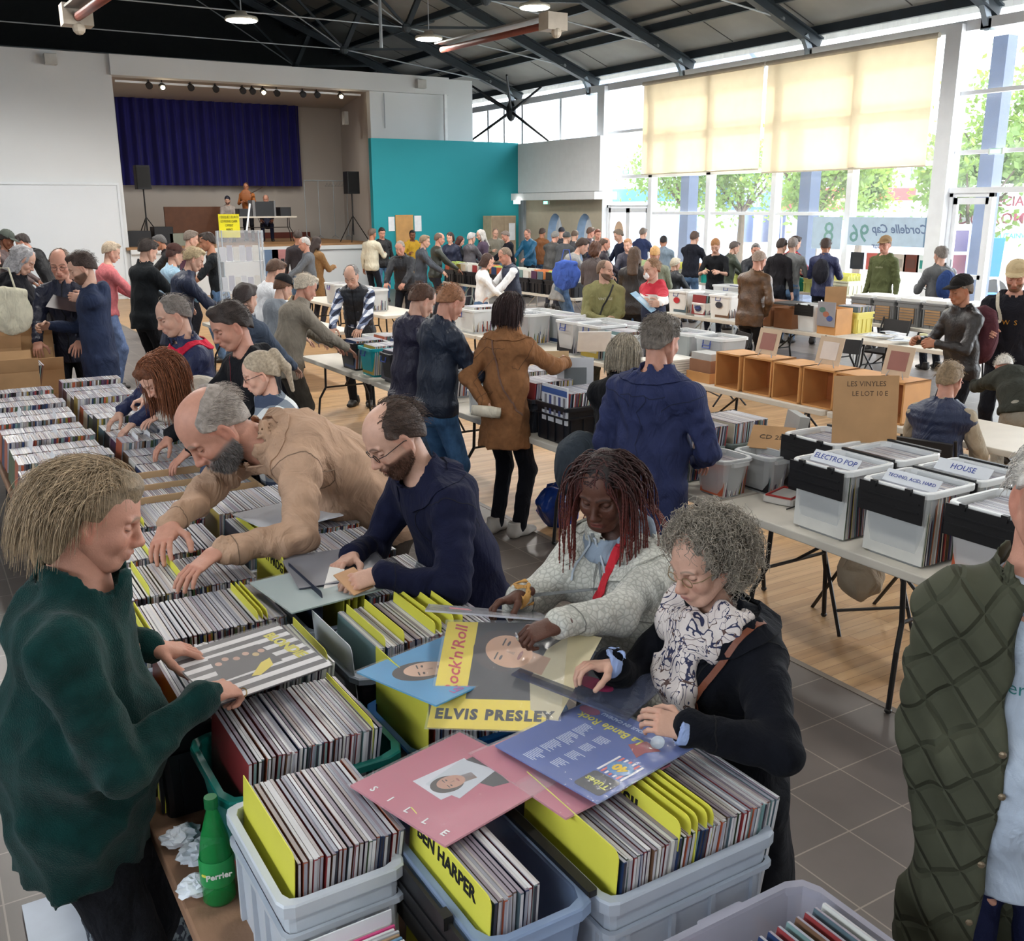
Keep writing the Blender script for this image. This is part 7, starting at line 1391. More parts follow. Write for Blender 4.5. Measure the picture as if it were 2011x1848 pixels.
# everything too numerous to count singly
for k_, mb in REST.items():
    if mb.v: o = mb.build({'record': 'packed_records', 'single': 'packed_small_records', 'compact_disc': 'packed_discs'}[k_], RM); tag(o, {'record': 'countless record sleeves packed in the boxes of the tables farther back', 'single': 'countless small records packed in the trays and boxes at the left', 'compact_disc': 'packed discs'}[k_], {'record': 'records', 'single': 'small records', 'compact_disc': 'discs'}[k_], kind='stuff')
# ---------------------------------------------------------------- the visitors
def W_(px, py, z): return tuple(at(px, py, z))
BL, GY, WH = (24, 25, 30), (110, 112, 116), (232, 234, 238); NV = (32, 38, 66); JN = ((88, 116, 150), 'denim'); DK = ((26, 28, 36), 'cotton')
# --- foreground
green = person('person in a dark green fleece with swept-back grey-blond hair, holding a striped record', (182, 1022), 108, yy=2.3, lean=7, tone='ruddy', hair=('swept', (158, 138, 112)), top=('fleece', (14, 52, 50), 'fleece', -.16), legs=((24, 26, 32), 'denim'),
    arms=({'w': W_(408, 1362, 1.175), 'hdw': (.8, .5, -.25), 'bkw': (-.1, -.3, 1), 'pose': 'grip', 'pole': (.7, -.7, -.5)}, {'w': W_(300, 1270, 1.18), 'hdw': (.95, -.05, -.3), 'bkw': (0, 0, 1), 'pose': 'reach', 'pole': (.7, -.4, -.6)}), hp=20, hy=-4, lod=0, w=1.12, belly=.9, beard=None, stub=.25, brow=srgb(120, 100, 80), seed=3, hs=1.0, zipc=None)
bald = person('bald grey-bearded person in a beige jacket leaning far over the record crates', (425, 842), 268, yy=3.7, lean=58, tone='ruddy', hair=('bald', (150, 140, 132)), top=('jacket', (182, 150, 126), 'cotton', -.08), legs=((60, 52, 46), 'cotton'), curve=.3,
    arms=({'w': W_(292, 1068, 1.14), 'hdw': (-.45, -.75, -.35), 'bkw': (-.2, .2, 1), 'pose': 'reach', 'pole': (.8, -.1, -.3)}, {'w': W_(425, 1085, 1.16), 'hdw': (-.85, -.3, -.35), 'bkw': (0, .1, 1), 'pose': 'reach', 'pole': (.8, .1, -.5)}), hp=46, lod=0, w=1.14, belly=.5, beard=(112, 108, 106), brow=srgb(130, 115, 105), seed=4, hs=1.1)
navy = person('balding bearded person with dark glasses in a navy coat, looking at a slip of paper', (778, 862), 272, yy=2.95, lean=22, tone='fair', hair=('thin', (64, 48, 40)), top=('coat', (24, 27, 50), 'wool', -.3), legs=DK,
    arms=({'w': W_(690, 1092, 1.13), 'hdw': (-.8, -.5, -.1), 'bkw': (-.2, .3, 1), 'pose': 'pinch', 'pole': (.7, -.2, -.7)}, {'w': W_(742, 1130, 1.14), 'hdw': (-.9, .1, -.1), 'bkw': (.2, -.4, 1), 'pose': 'pinch', 'pole': (.7, -.2, -.6)}), hp=34, lod=0, beard=(84, 56, 44), brow=srgb(60, 44, 36), glasses=(30, 26, 26), hs=1.04, seed=5, collar=.045, zipc=None)
braid = person('young person with dark red-tipped braids and a pale grey patterned jacket, lifting a record sleeve', (1188, 968), 258, yy=2.17, lean=10, sex='f', tone='dark', hair=('braids', (30, 20, 20)), top=('jacket', (184, 184, 176), 'fleece', -.1), legs=DK,
    arms=({'w': W_(1022, 1168, 1.25), 'hdw': (-.95, .1, -.15), 'bkw': (-.2, .5, .9), 'pose': 'pinch', 'pole': (.7, -.3, -.8)}, {'w': W_(1092, 1228, 1.28), 'hdw': (-.85, .25, -.2), 'bkw': (.2, -.3, 1), 'pose': 'grip', 'pole': (.8, -.2, -.6)}), hp=20, hy=-20, lod=0, brow=(.02, .012, .01), seed=6, lips=srgb(120, 62, 58), zipc=(120, 124, 126), w=1.05)
curly = person('grey curly-haired person with thin glasses, black coat and flowered scarf, reading a record sleeve', (1383, 1108), 277, yy=1.72, lean=10, sex='f', tone='fair', hair=('curly', (140, 132, 120)), top=('coat', (17, 19, 26), 'wool', -.5), legs=((18, 20, 40), 'denim'),
    arms=({'w': W_(1200, 1302, 1.2), 'hdw': (-.9, .2, .05), 'bkw': (-.1, .3, 1), 'pose': 'pinch', 'pole': (.6, -.5, -.8)}, {'w': W_(1345, 1432, 1.15), 'hdw': (-.75, .6, .25), 'bkw': (.35, -.8, .3), 'pose': 'pinch', 'pole': (.9, -.4, -.5)}), hp=20, hy=-8, lod=0, brow=srgb(130, 116, 104), glasses=(150, 128, 96), seed=7, lips=srgb(176, 110, 106), w=1.12, zipc=None, hs=1.0)
oliv = person('person in an open olive quilted jacket over a grey lettered sweatshirt, at the right edge', (2078, 990), 226, yy=1.04, lean=-2, tone='ruddy', hair=('thin', (190, 186, 180)), top=('jacket', (70, 72, 58), 'cotton', -.34), legs=((26, 32, 66), 'denim'), arms=({'l': (.13, .03, .86), 'pose': 'fist', 'bk': (1, 0, 0), 'pole': (.8, -.6, 0)}, {'l': (-.13, .03, .86), 'pose': 'fist', 'bk': (1, 0, 0), 'pole': (.8, -.6, 0)}), hp=5, lod=0, w=.97, puff=.012, belly=.7, open_=.12,
    inner=('sweatshirt', cloth((172, 184, 200), 'cotton')), seed=8, stub=.15)
# --- second line
person('red-haired person in a cream sweater reaching over the small records', (312, 742), 262, yy=5.7, lean=48, sex='f', tone='pale', hair=('long', (128, 78, 52)), top=('sweater', (214, 206, 194), 'wool'), legs=DK, arms=({'w': W_(232, 782, 1.07), 'pose': 'grip', 'hdw': (-1, 0, -.3), 'bkw': (0, .2, 1)}, {'w': W_(290, 822, 1.03), 'pose': 'reach', 'hdw': (-.9, -.3, -.3)}), hp=46, lod=1, seed=9)
person('grey-haired person in a navy jacket with a bright red collar', (342, 622), 268, yy=6.35, lean=10, tone='fair', hair=('crop', (120, 112, 106)), top=('jacket', (30, 38, 74), 'nylon'), legs=DK, hp=22, lod=1, w=1.1, seed=10, collarc=(206, 34, 64))
person('dark-haired person in a black hooded top with an orange sleeve print', (455, 642), 268, yy=5.35, lean=12, tone='ruddy', hair=('quiff', (52, 42, 38)), top=('hoodie', (24, 25, 30), 'cotton'), legs=DK, hp=26, lod=1, w=1.14, hood=True, seed=11, zipc=(110, 40, 50))
person('blonde person with ponytail and glasses in a blue and white checked jacket', (513, 735), 285, yy=4.85, lean=6, sex='f', tone='pale', hair=('pony', (176, 160, 138)), top=('jacket', checkmat('check_blue', (62, 74, 98), (128, 138, 150), (226, 228, 228), 7), 'wool'), legs=DK, hp=20, lod=1, glasses=(60, 40, 40), w=1.15, seed=12, collar=.05, zipc=None)
person('short-haired young person in a dark navy bomber jacket and pale jeans, seen from behind', (828, 592), 88, yy=6.6, lean=8, tone='fair', hair=('crop', (86, 60, 46)), top=('jacket', (33, 32, 54), 'nylon', -.06), legs=((112, 134, 158), 'denim'), arms=('hold', 'hold'), hp=34, lod=1, hood=True, seed=13)
person('fair-haired young person in a dark blue hooded jacket and blue jeans, seen from behind', (884, 596), 84, yy=6.15, lean=8, tone='ruddy', hair=('crop', (150, 104, 74)), top=('jacket', (28, 38, 56), 'nylon', -.08), legs=((74, 116, 162), 'denim'), arms=('hold', 'hold'), hp=36, lod=1, hood=True, seed=14)
camel = person('dark-haired person in a long camel coat with black trousers, one hand behind the back', (1004, 612), 68, yy=5.8, lean=5, sex='f', tone='fair', hair=('bob', (48, 30, 30)), top=('coat', (140, 98, 66), 'wool', -.25), legs=((16, 18, 26), 'cotton'),
    arms=({'w': W_(1112, 712, 1.2), 'pose': 'pinch', 'hdw': (.6, .8, .3), 'bkw': (.3, -.5, .8), 'pole': (.9, -.4, -.7)}, {'l': (-.02, -.2, .98), 'pose': 'grip', 'bk': (0, -1, 0), 'pole': (.9, -.5, 0)}), hp=16, hy=6, lod=0, glasses=(50, 44, 44), shoes=(190, 186, 180), hemw=.9, seed=15, zipc=None)
bob = person('person with a grey-blond bob and a black top, seen from behind beside the blue jacket', (1226, 698), 58, yy=4.42, lean=4, sex='f', tone='pale', hair=('bob', (150, 140, 124)), top=('jacket', (20, 21, 25), 'wool', -.1), legs=DK, arms=('hold', 'table'), hp=20, lod=1, seed=16)
blue = person('grey-haired person with an earphone wire in a long navy blue jacket, hand on a tub', (1297, 672), 66, yy=3.75, lean=5, tone='ruddy', hair=('short', (112, 104, 96)), top=('coat', (42, 49, 84), 'cotton', -.3), legs=((26, 30, 52), 'denim'), arms=({'w': W_(1372, 905, 1.02), 'pose': 'relax', 'hdw': (.8, .5, -.5), 'bkw': (.3, -.3, 1), 'pole': (.8, -.7, -.3)}, 'down'), hp=14, hy=8, lod=0, w=1.1, hemw=.6, seed=17, collar=.05, zipc=None)
person('grey-haired seller in a black quilted vest over a blue and white checked shirt', (690, 543), 218, yy=10.6, lean=22, tone='fair', hair=('thin', (128, 122, 120)), top=('vest', (34, 38, 46), 'nylon', -.08, checkmat('check_shirt', (24, 30, 52), (110, 122, 150), (226, 230, 238), 13)), legs=DK, hp=34, lod=1, arms=('table', 'table'), seed=18)
person('white-haired older person in a beige raincoat browsing the left table row', (600, 566), 88, yy=8.9, lean=18, tone='ruddy', hair=('short', (196, 184, 166)), top=('coat', (136, 128, 116), 'cotton', -.16), legs=((70, 66, 60), 'cotton'), hp=26, lod=1, w=1.05, seed=19, zipc=None)
person('person in a grey hooded top and black cap beside the beige raincoat', (556, 566), 78, yy=9.8, lean=12, tone='fair', hair=('short', (96, 66, 48)), cap=(24, 24, 28), top=('hoodie', (136, 142, 150)), legs=DK, hood=True, seed=20, hp=25)
person('brown-haired person in a white sweatshirt behind the grey hooded top', (541, 533), 88, yy=10.9, lean=16, tone='fair', hair=('short', (92, 68, 54)), top=('sweater', (232, 234, 238), 'cotton'), legs=JN, seed=21, hp=30)
person('dark-haired person in a slate jacket half hidden behind the black hooded top', (482, 588), 60, yy=7.9, lean=5, tone='fair', hair=('short', (50, 38, 36)), top=('jacket', (70, 80, 96), 'cotton'), legs=DK, seed=22, hp=15)
person('short blond-haired person in a navy quilted coat leaning to the papers', (380, 510), 100, yy=11.4, lean=16, sex='f', tone='fair', hair=('short', (176, 156, 122)), top=('jacket', (34, 42, 66), 'nylon', -.2), legs=DK, lod=1, hp=28, seed=23, w=1.12)
person('person in a pale blue jacket behind the navy quilted coat', (343, 502), 80, yy=13.7, lean=10, tone='fair', hair=('short', (70, 46, 40)), cap=(70, 46, 42), top=('jacket', (150, 186, 208)), legs=JN, seed=24)
person('tall dark-haired person in a black suit jacket with back turned', (290, 494), 70, yy=12.6, lean=6, tone='fair', hair=('short', (48, 38, 34)), top=('coat', (30, 33, 36), 'wool', -.14), legs=((20, 20, 24), 'cotton'), lod=1, hp=30, seed=25)
person('grey-blond person in a pink sweater by the white wall', (218, 496), 85, yy=13.6, lean=8, sex='f', tone='fair', hair=('short', (178, 160, 138)), top=('sweater', (206, 118, 122), 'wool'), legs=((110, 130, 170), 'denim'), hp=24, seed=26, w=1.1)
rec = person('dark-haired bearded person in a navy hooded jacket and khaki trousers, holding a dark record', (162, 528), 280, yy=9.3, lean=2, tone='fair', hair=('short', (58, 42, 36)), top=('hoodie', (42, 52, 78), 'cotton', -.16), legs=((164, 140, 108), 'cotton'), hood=True, beard=(80, 56, 44), arms=('hold', {'w': W_(85, 575, 1.3), 'pose': 'grip', 'hdw': (-1, .2, .3), 'bkw': (0, -1, .2)}), hp=24, lod=1, w=1.15, seed=27, zipc=None)
person('bespectacled person in a dark navy jacket facing the camera beside the khaki trousers', (119, 520), 200, yy=10.0, lean=2, tone='ruddy', hair=('thin', (110, 88, 74)), top=('jacket', (24, 28, 48)), legs=DK, glasses=(90, 80, 80), hp=18, lod=1, seed=28)
person('grey-haired person in a black hooded coat near the left edge', (44, 512), 110, yy=10.8, lean=6, sex='f', tone='fair', hair=('shaggy', (160, 158, 160)), top=('coat', (22, 22, 28), 'wool', -.25), legs=DK, hp=34, seed=29, hood=True)
person('person in a black jacket bending low to the left in front of the white wall', (45, 476), 290, yy=19.5, lean=30, tone='ruddy', hair=('short', (60, 52, 50)), top=('jacket', (20, 20, 24)), legs=DK, hp=25, seed=30)
person('person in a grey-green cap and brown jacket at the far left', (12, 472), 110, yy=18, lean=8, tone='brown', hair=('short', (40, 34, 32)), cap=(78, 84, 78), top=('jacket', (84, 70, 70)), legs=DK, hp=30, seed=31)
tote = person('person in navy at the left picture edge, carrying a cream bag', (-22, 505), 60, yy=11.4, lean=3, tone='fair', hair=('short', (60, 50, 46)), top=('jacket', (34, 44, 82)), legs=((30, 50, 90), 'denim'), arms=('down', 'down'), seed=32)
for a in ((375, 470, 17.2, 95, 8, 'fair', ('short', (120, 108, 98)), ('shirt', (96, 62, 78)), 'person in a maroon shirt left of the black T-shirt, behind the display stand'),
          (408, 476, 15.2, 285, 8, 'tan', ('short', (48, 38, 34)), ('tshirt', (28, 32, 36)), 'person in a black T-shirt just left of the display stand'),
          (314, 477, 19, 290, 26, 'tan', ('short', (90, 88, 88)), ('jacket', (22, 22, 26)), 'person in black bending below the left loudspeaker'),
          (598, 480, 17.9, 285, 6, 'ruddy', ('crop', (190, 186, 182)), ('sweater', (104, 108, 114)), 'white-haired person in a grey sweater looking left before the stage'),
          (585, 466, 19.2, 20, 2, 'tan', ('short', (60, 48, 42)), ('shirt', (54, 50, 54)), 'person in a charcoal shirt seen from behind before the stage'),
          (622, 478, 18.6, 70, 4, 'fair', ('long', (50, 36, 32)), ('coat', (136, 104, 70)), 'long-haired person in a tan coat before the stage'),
          (731, 460, 22.0, 60, 4, 'tan', ('short', (90, 74, 64)), ('jacket', (196, 190, 170)), 'person in a cream jacket with hands behind at the stage corner'),
          (750, 458, 23.0, 190, 2, 'ruddy', ('short', (44, 36, 34)), ('jacket', (22, 22, 26)), 'dark-haired person in black facing the camera by the teal wall'),
          (810, 462, 23.5, 200, 4, 'brown', ('short', (22, 18, 18)), ('hoodie', (176, 140, 44)), 'person in a mustard yellow top by the wooden panel'),
          (786, 488, 16.2, 225, 16, 'ruddy', ('crop', (150, 140, 130)), ('puffer', (38, 40, 46)), 'person with glasses on the head in a black ribbed puffer jacket'),
          (834, 475, 18.2, 120, 8, 'fair', ('short', (140, 118, 96)), ('jacket', (62, 68, 78)), 'fair-haired person in a slate jacket behind the puffer jacket'),
          (863, 470, 18.6, 110, 8, 'ruddy', ('thin', (110, 90, 80)), ('leather_jacket', (56, 60, 54)), 'balding person in an olive leather jacket near the record trays'),
          (884, 467, 20.5, 230, 4, 'pale', ('bob', (48, 36, 34)), ('jacket', (34, 40, 62)), 'dark-haired person in navy reading a white sheet by the teal wall'),
          (904, 474, 20.8, 130, 6, 'pale', ('bob', (70, 38, 34)), ('coat', (26, 26, 30)), 'person with a dark auburn bob and black coat at the record trays'),
          (926, 468, 20.2, 80, 6, 'fair', ('short', (176, 174, 174)), ('jacket', (78, 76, 82)), 'silver-haired person in a dark grey jacket at the record trays'),
          (944, 462, 20.6, 285, 4, 'fair', ('long', (190, 186, 182)), ('coat', (80, 68, 84)), 'long grey-haired person in a plum coat at the record trays'),
          (973, 458, 23.4, 200, 2, 'fair', ('crop', (130, 110, 96)), ('jacket', (120, 116, 104)), 'person in a mottled grey-green jacket before the wooden cupboard'),
          (993, 464, 21.4, 285, 8, 'ruddy', ('short', (120, 108, 100)), ('sweater', (24, 26, 34)), 'person in a black sweater before the wooden cupboard'),
          (1036, 460, 22.0, 250, 8, 'ruddy', ('crop', (110, 86, 76)), ('jacket', (24, 84, 118)), 'person in a bright teal jacket at the end of the teal wall'),
          (1065, 458, 22.4, 60, 6, 'tan', ('short', (66, 52, 46)), ('jacket', (128, 80, 44)), 'person in a rust brown jacket before the round openings'),
          (1090, 466, 19.4, 60, 18, 'ruddy', ('short', (120, 118, 116)), ('jacket', (66, 66, 66)), 'grey-haired person in a dark grey jacket leaning at the record trays'),
          (1113, 468, 18.6, 70, 18, 'fair', ('beanie', (70, 72, 74)), ('hoodie', (74, 76, 80)), 'person with a grey hood up leaning at the record trays'),
          (1129, 463, 20.2, 60, 4, 'fair', ('short', (90, 74, 64)), ('jacket', (60, 60, 66)), 'brown-haired person behind the grey hood, before the second round opening'),
          (1160, 457, 20.6, 100, 2, 'ruddy', ('short', (96, 74, 64)), ('jacket', (90, 80, 90)), 'short-haired person left of a close pair before the glass door'),
          (1174, 461, 20.0, 200, 2, 'ruddy', ('short', (120, 70, 56)), ('jacket', (56, 60, 84)), 'red-haired person, right of a close pair before the glass door'),
          (1188, 480, 15.6, 120, 6, 'ruddy', ('bald', (90, 70, 60)), ('jacket', (40, 34, 44)), 'bald person peeping over the curly brown hair'),
          (1103, 457, 22.0, 60, 2, 'fair', ('beanie', (24, 26, 40)), ('jacket', (50, 52, 60)), 'person in a dark knitted hat before the first round opening'),
          (1215, 463, 17.3, 285, 3, 'fair', ('short', (110, 96, 84)), ('sweater', (26, 30, 48)), 'person in a dark navy sweater before the glass door'),
          (1233, 482, 15.5, 240, 10, 'pale', ('short', (190, 140, 104)), ('jacket', (70, 70, 84)), 'strawberry-blond person behind the long brown hair'),
          (1263, 459, 18.8, 70, 6, 'fair', ('short', (110, 98, 90)), ('hoodie', (40, 50, 84)), 'person with a navy hood right of the glass door'),
          (1303, 475, 16.5, 40, 4, 'tan', ('short', (32, 28, 30)), ('jacket', (120, 136, 150)), 'dark-haired person in a pale denim jacket with a white collar'),
          (1364, 468, 15.4, 70, 10, 'fair', ('short', (80, 60, 52)), ('hoodie', (26, 28, 38)), 'person in a black hooded top below the first window pane'),
          (1442, 487, 14.0, 110, 10, 'fair', ('short', (90, 80, 76)), ('jacket', (66, 74, 62)), 'person in a dark green jacket behind the capped reader'),
          (1484, 492, 12.9, 215, 12, 'ruddy', ('short', (120, 118, 118)), ('jacket', (36, 38, 44)), 'grey-haired person in dark clothes behind the leather jacket'),
          (1557, 482, 12.1, 60, 4, 'fair', ('short', (120, 110, 104)), ('shirt', (120, 122, 122)), 'person in a grey shirt between the black shirt and the red check'),
          (1326, 520, 12.4, 80, 6, 'fair', ('short', (190, 180, 160)), ('jacket', (30, 34, 40)), 'fair-haired child in dark clothes beside the mask wearer'),
          (1286, 500, 12.0, 40, 4, 'ruddy', ('short', (206, 160, 104)), ('jacket', (120, 124, 104)), 'golden-haired person behind the mask wearer')):
    person(a[8], (a[0], a[1]), a[3], yy=a[2], lean=a[4], tone=a[5], hair=a[6], top=a[7], lod=2 if a[2] < 17 else 3, sex='f' if a[6][0] in ('bob', 'long') else 'm', hp=16+rnd.uniform(-4, 12), arms=('table' if a[4] > 5 else 'hold', 'table' if a[4] > 5 else 'down'), legs=[DK, JN, ((50, 50, 58), 'cotton')][NP[0] % 3], hood=a[7][0] == 'hoodie')
person('person in a white blouse lit brightly by the sun in the second row', (957, 514), 125, yy=12.9, lean=6, sex='f', tone='pale', hair=('bob', (70, 50, 42)), top=('shirt', (240, 240, 240), 'cotton'), legs=JN, arms=('table', 'table'), seed=60, hp=25)
person('short-haired person in a navy quilted vest over a white T-shirt', (992, 503), 282, yy=12.9, lean=10, tone='ruddy', hair=('crop', (130, 112, 96)), top=('vest', (42, 50, 70), 'nylon', -.08, cloth((236, 238, 240))), legs=DK, arms=('table', 'table'), seed=61, hp=22)
ltote = person('person in a light grey shirt bent forward with a blue cloth bag', (1143, 484), 110, yy=13.6, lean=28, sex='f', tone='fair', hair=('short', (60, 44, 36)), top=('shirt', (150, 150, 148), 'cotton', -.2), legs=JN, seed=62, hp=30)
person('curly brown-haired person in a denim jacket and grey-brown skirt coat', (1170, 492), 60, yy=12.9, lean=3, sex='f', tone='fair', hair=('curly', (84, 54, 40)), top=('coat', (92, 84, 84), 'cotton', -.36), legs=DK, arms=('hold', 'hold'), seed=63)
olv = person('shaven-headed bearded person in a khaki green hooded sweatshirt looking to the right', (1188, 532), 208, yy=9.35, lean=2, tone='fair', hair=('buzz', (120, 96, 80)), top=('hoodie', (138, 134, 92), 'cotton', -.1), legs=((60, 58, 50), 'cotton'), hood=True, beard=(90, 70, 58), arms=({'l': (.03, .25, 1.02), 'pose': 'relax', 'bk': (.5, .8, .3), 'pole': (1, -.2, -.6)}, {'l': (-.0, .27, 1.0), 'pose': 'relax', 'bk': (.5, .8, .3), 'pole': (1, -.2, -.6)}), hp=6, hy=-52, lod=1, w=1.08, seed=64, zipc=None)
person('person with long brown hair and a dark brown jacket, back turned', (1246, 503), 45, yy=11.2, lean=4, sex='f', tone='fair', hair=('long', (84, 64, 50)), top=('jacket', (48, 44, 44)), legs=DK, arms=('table', 'table'), seed=65)
rwb = person('person in a red, white and navy hooded jacket wearing a white face mask', (1280, 530), 275, yy=8.95, lean=3, tone='fair', hair=('crop', (150, 116, 88)), top=('hoodie', bandmat('band_rwb', [(0, (30, 38, 64)), (1.235, (232, 228, 224)), (1.315, (196, 44, 62))]), 'cotton', -.06), legs=((120, 112, 96), 'cotton'), hood=True, mask=True, arms=({'w': W_(1268, 588, 1.28), 'pose': 'grip'}, {'w': W_(1290, 612, 1.2), 'pose': 'grip', 'hdw': (-1, .3, .1), 'bkw': (0, -1, 0)}), lod=1, seed=66, hp=12, zipc=None)
person('person in a tan knitted cap and black T-shirt holding two dark records', (1405, 484), 235, yy=13.4, lean=8, tone='fair', hair=('beanie', (150, 104, 64)), top=('tshirt', (26, 28, 32)), legs=DK, arms=('hold', 'hold'), seed=67, hp=28)
person('bald person in a brown leather jacket and black trousers, back turned', (1491, 512), 78, yy=9.35, lean=10, tone='ruddy', hair=('bald', (160, 140, 126)), top=('leather_jacket', (92, 66, 44), 'leather', -.14), legs=((22, 22, 26), 'cotton'), arms=('pocket', 'hold'), lod=1, seed=68, hp=26, w=1.05, zipc=None)
person('dark-haired person in a black shirt with rolled sleeves', (1535, 484), 78, yy=12.2, lean=3, tone='fair', hair=('quiff', (52, 42, 38)), top=('shirt', (28, 26, 30), 'cotton'), legs=DK, arms=('down', 'down'), seed=69)
person('person in a red and black checked shirt by the window record bins', (1562, 478), 100, yy=12.9, lean=6, tone='fair', hair=('short', (48, 36, 34)), top=('shirt', checkmat('check_red', (30, 26, 30), (110, 30, 38), (190, 40, 50), 12), 'cotton'), legs=DK, seed=70)
bpk = person('person in a navy jacket with a small black backpack, facing the windows', (1622, 484), 62, yy=11.6, lean=2, tone='tan', hair=('short', (66, 50, 44)), top=('jacket', (44, 50, 84)), legs=DK, arms=('hold', 'hold'), seed=71, lod=1, hp=14)
grh = person('person in a khaki cap and olive green hooded sweatshirt before the window', (1738, 482), 262, yy=10.6, lean=-2, tone='ruddy', hair=('short', (110, 84, 60)), cap=(138, 112, 82), top=('hoodie', (84, 90, 58), 'cotton', -.14), legs=DK, hood=True, arms=('down', 'down'), lod=1, seed=72, hp=8, zipc=None)
gbp = person('grey-haired person in a grey jacket with a blue backpack near the glass door', (1847, 502), 25, yy=8.9, lean=2, tone='fair', hair=('short', (120, 112, 106)), top=('jacket', (88, 90, 92)), legs=DK, arms=('hold', 'hold'), lod=1, seed=73, hp=8)
bcp = person('person in a black cap and black leather jacket with a maroon backpack', (1887, 572), 290, yy=5.35, lean=6, tone='tan', hair=('crop', (110, 96, 84)), cap=(30, 28, 28), top=('leather_jacket', (34, 30, 30), 'leather', -.1), legs=DK, arms=('hold', 'hold'), lod=1, seed=74, hp=14, w=1.1, zipc=None)
rhd = person('bearded person in black hooded top, pale cap and tote strap at the right edge', (1996, 545), 245, yy=5.2, lean=4, tone='ruddy', hair=('short', (90, 66, 50)), cap=(196, 176, 140), top=('hoodie', (26, 26, 34), 'cotton'), legs=DK, hood=True, beard=(110, 80, 60), arms=('hold', {'w': W_(1968, 640, 1.2), 'pose': 'grip', 'hdw': (-1, .2, .1)}), lod=1, seed=75, hp=18, w=1.1, zipc=None)
slr = person('seller in glasses and a navy puffer vest, sitting behind the wooden boxes', (1864, 748), 75, yy=3.95, lean=12, tone='ruddy', hair=('short', (140, 120, 94)), top=('vest', (36, 46, 74), 'nylon', -.05, cloth((170, 158, 138))), legs=((60, 60, 66), 'cotton'), seat=True, arms=('hold', 'hold'), lod=1, seed=76, hp=20, glasses=(150, 60, 50))
person('white-haired person in a dark green jacket bending deep over the floor boxes', (1972, 722), 40, yy=4.8, lean=62, tone='ruddy', hair=('crop', (206, 202, 194)), top=('jacket', (52, 54, 48), 'cotton', -.04), legs=((150, 146, 136), 'cotton'), arms=('table', 'table'), lod=1, seed=77, hp=60, w=1.1, zipc=None)
chair(slr['xy'][0], slr['xy'][1], slr['A'], 'black folding chair of the seated seller')
# --- on the stage
st = person('guitarist in an orange shirt standing behind the stage table', (483, 358), 205, xy=tuple(at_y(483, 358, 30.6)[:2]), dz=1.31, h=1.72, lean=2, tone='tan', hair=('crop', (90, 60, 44)), top=('shirt', (176, 108, 60), 'cotton'), legs=DK, arms=('hold', 'hold'), lod=3, seed=80)
person('person in a dark knitted hat seated at the left of the stage table', (446, 384), 200, xy=tuple(at_y(446, 384, 30.2)[:2]), dz=1.31, seat=True, h=1.7, tone='fair', hair=('beanie', (24, 28, 46)), top=('jacket', (150, 142, 138)), legs=DK, lod=3, seed=81, beard=(60, 40, 36))
person('bald person seated behind the black case on the stage table', (521, 374), 200, xy=tuple(at_y(521, 374, 30.3)[:2]), dz=1.31, seat=True, h=1.8, tone='ruddy', hair=('bald', (120, 90, 76)), top=('shirt', (60, 64, 84)), legs=((24, 28, 50), 'denim'), lod=3, seed=82)

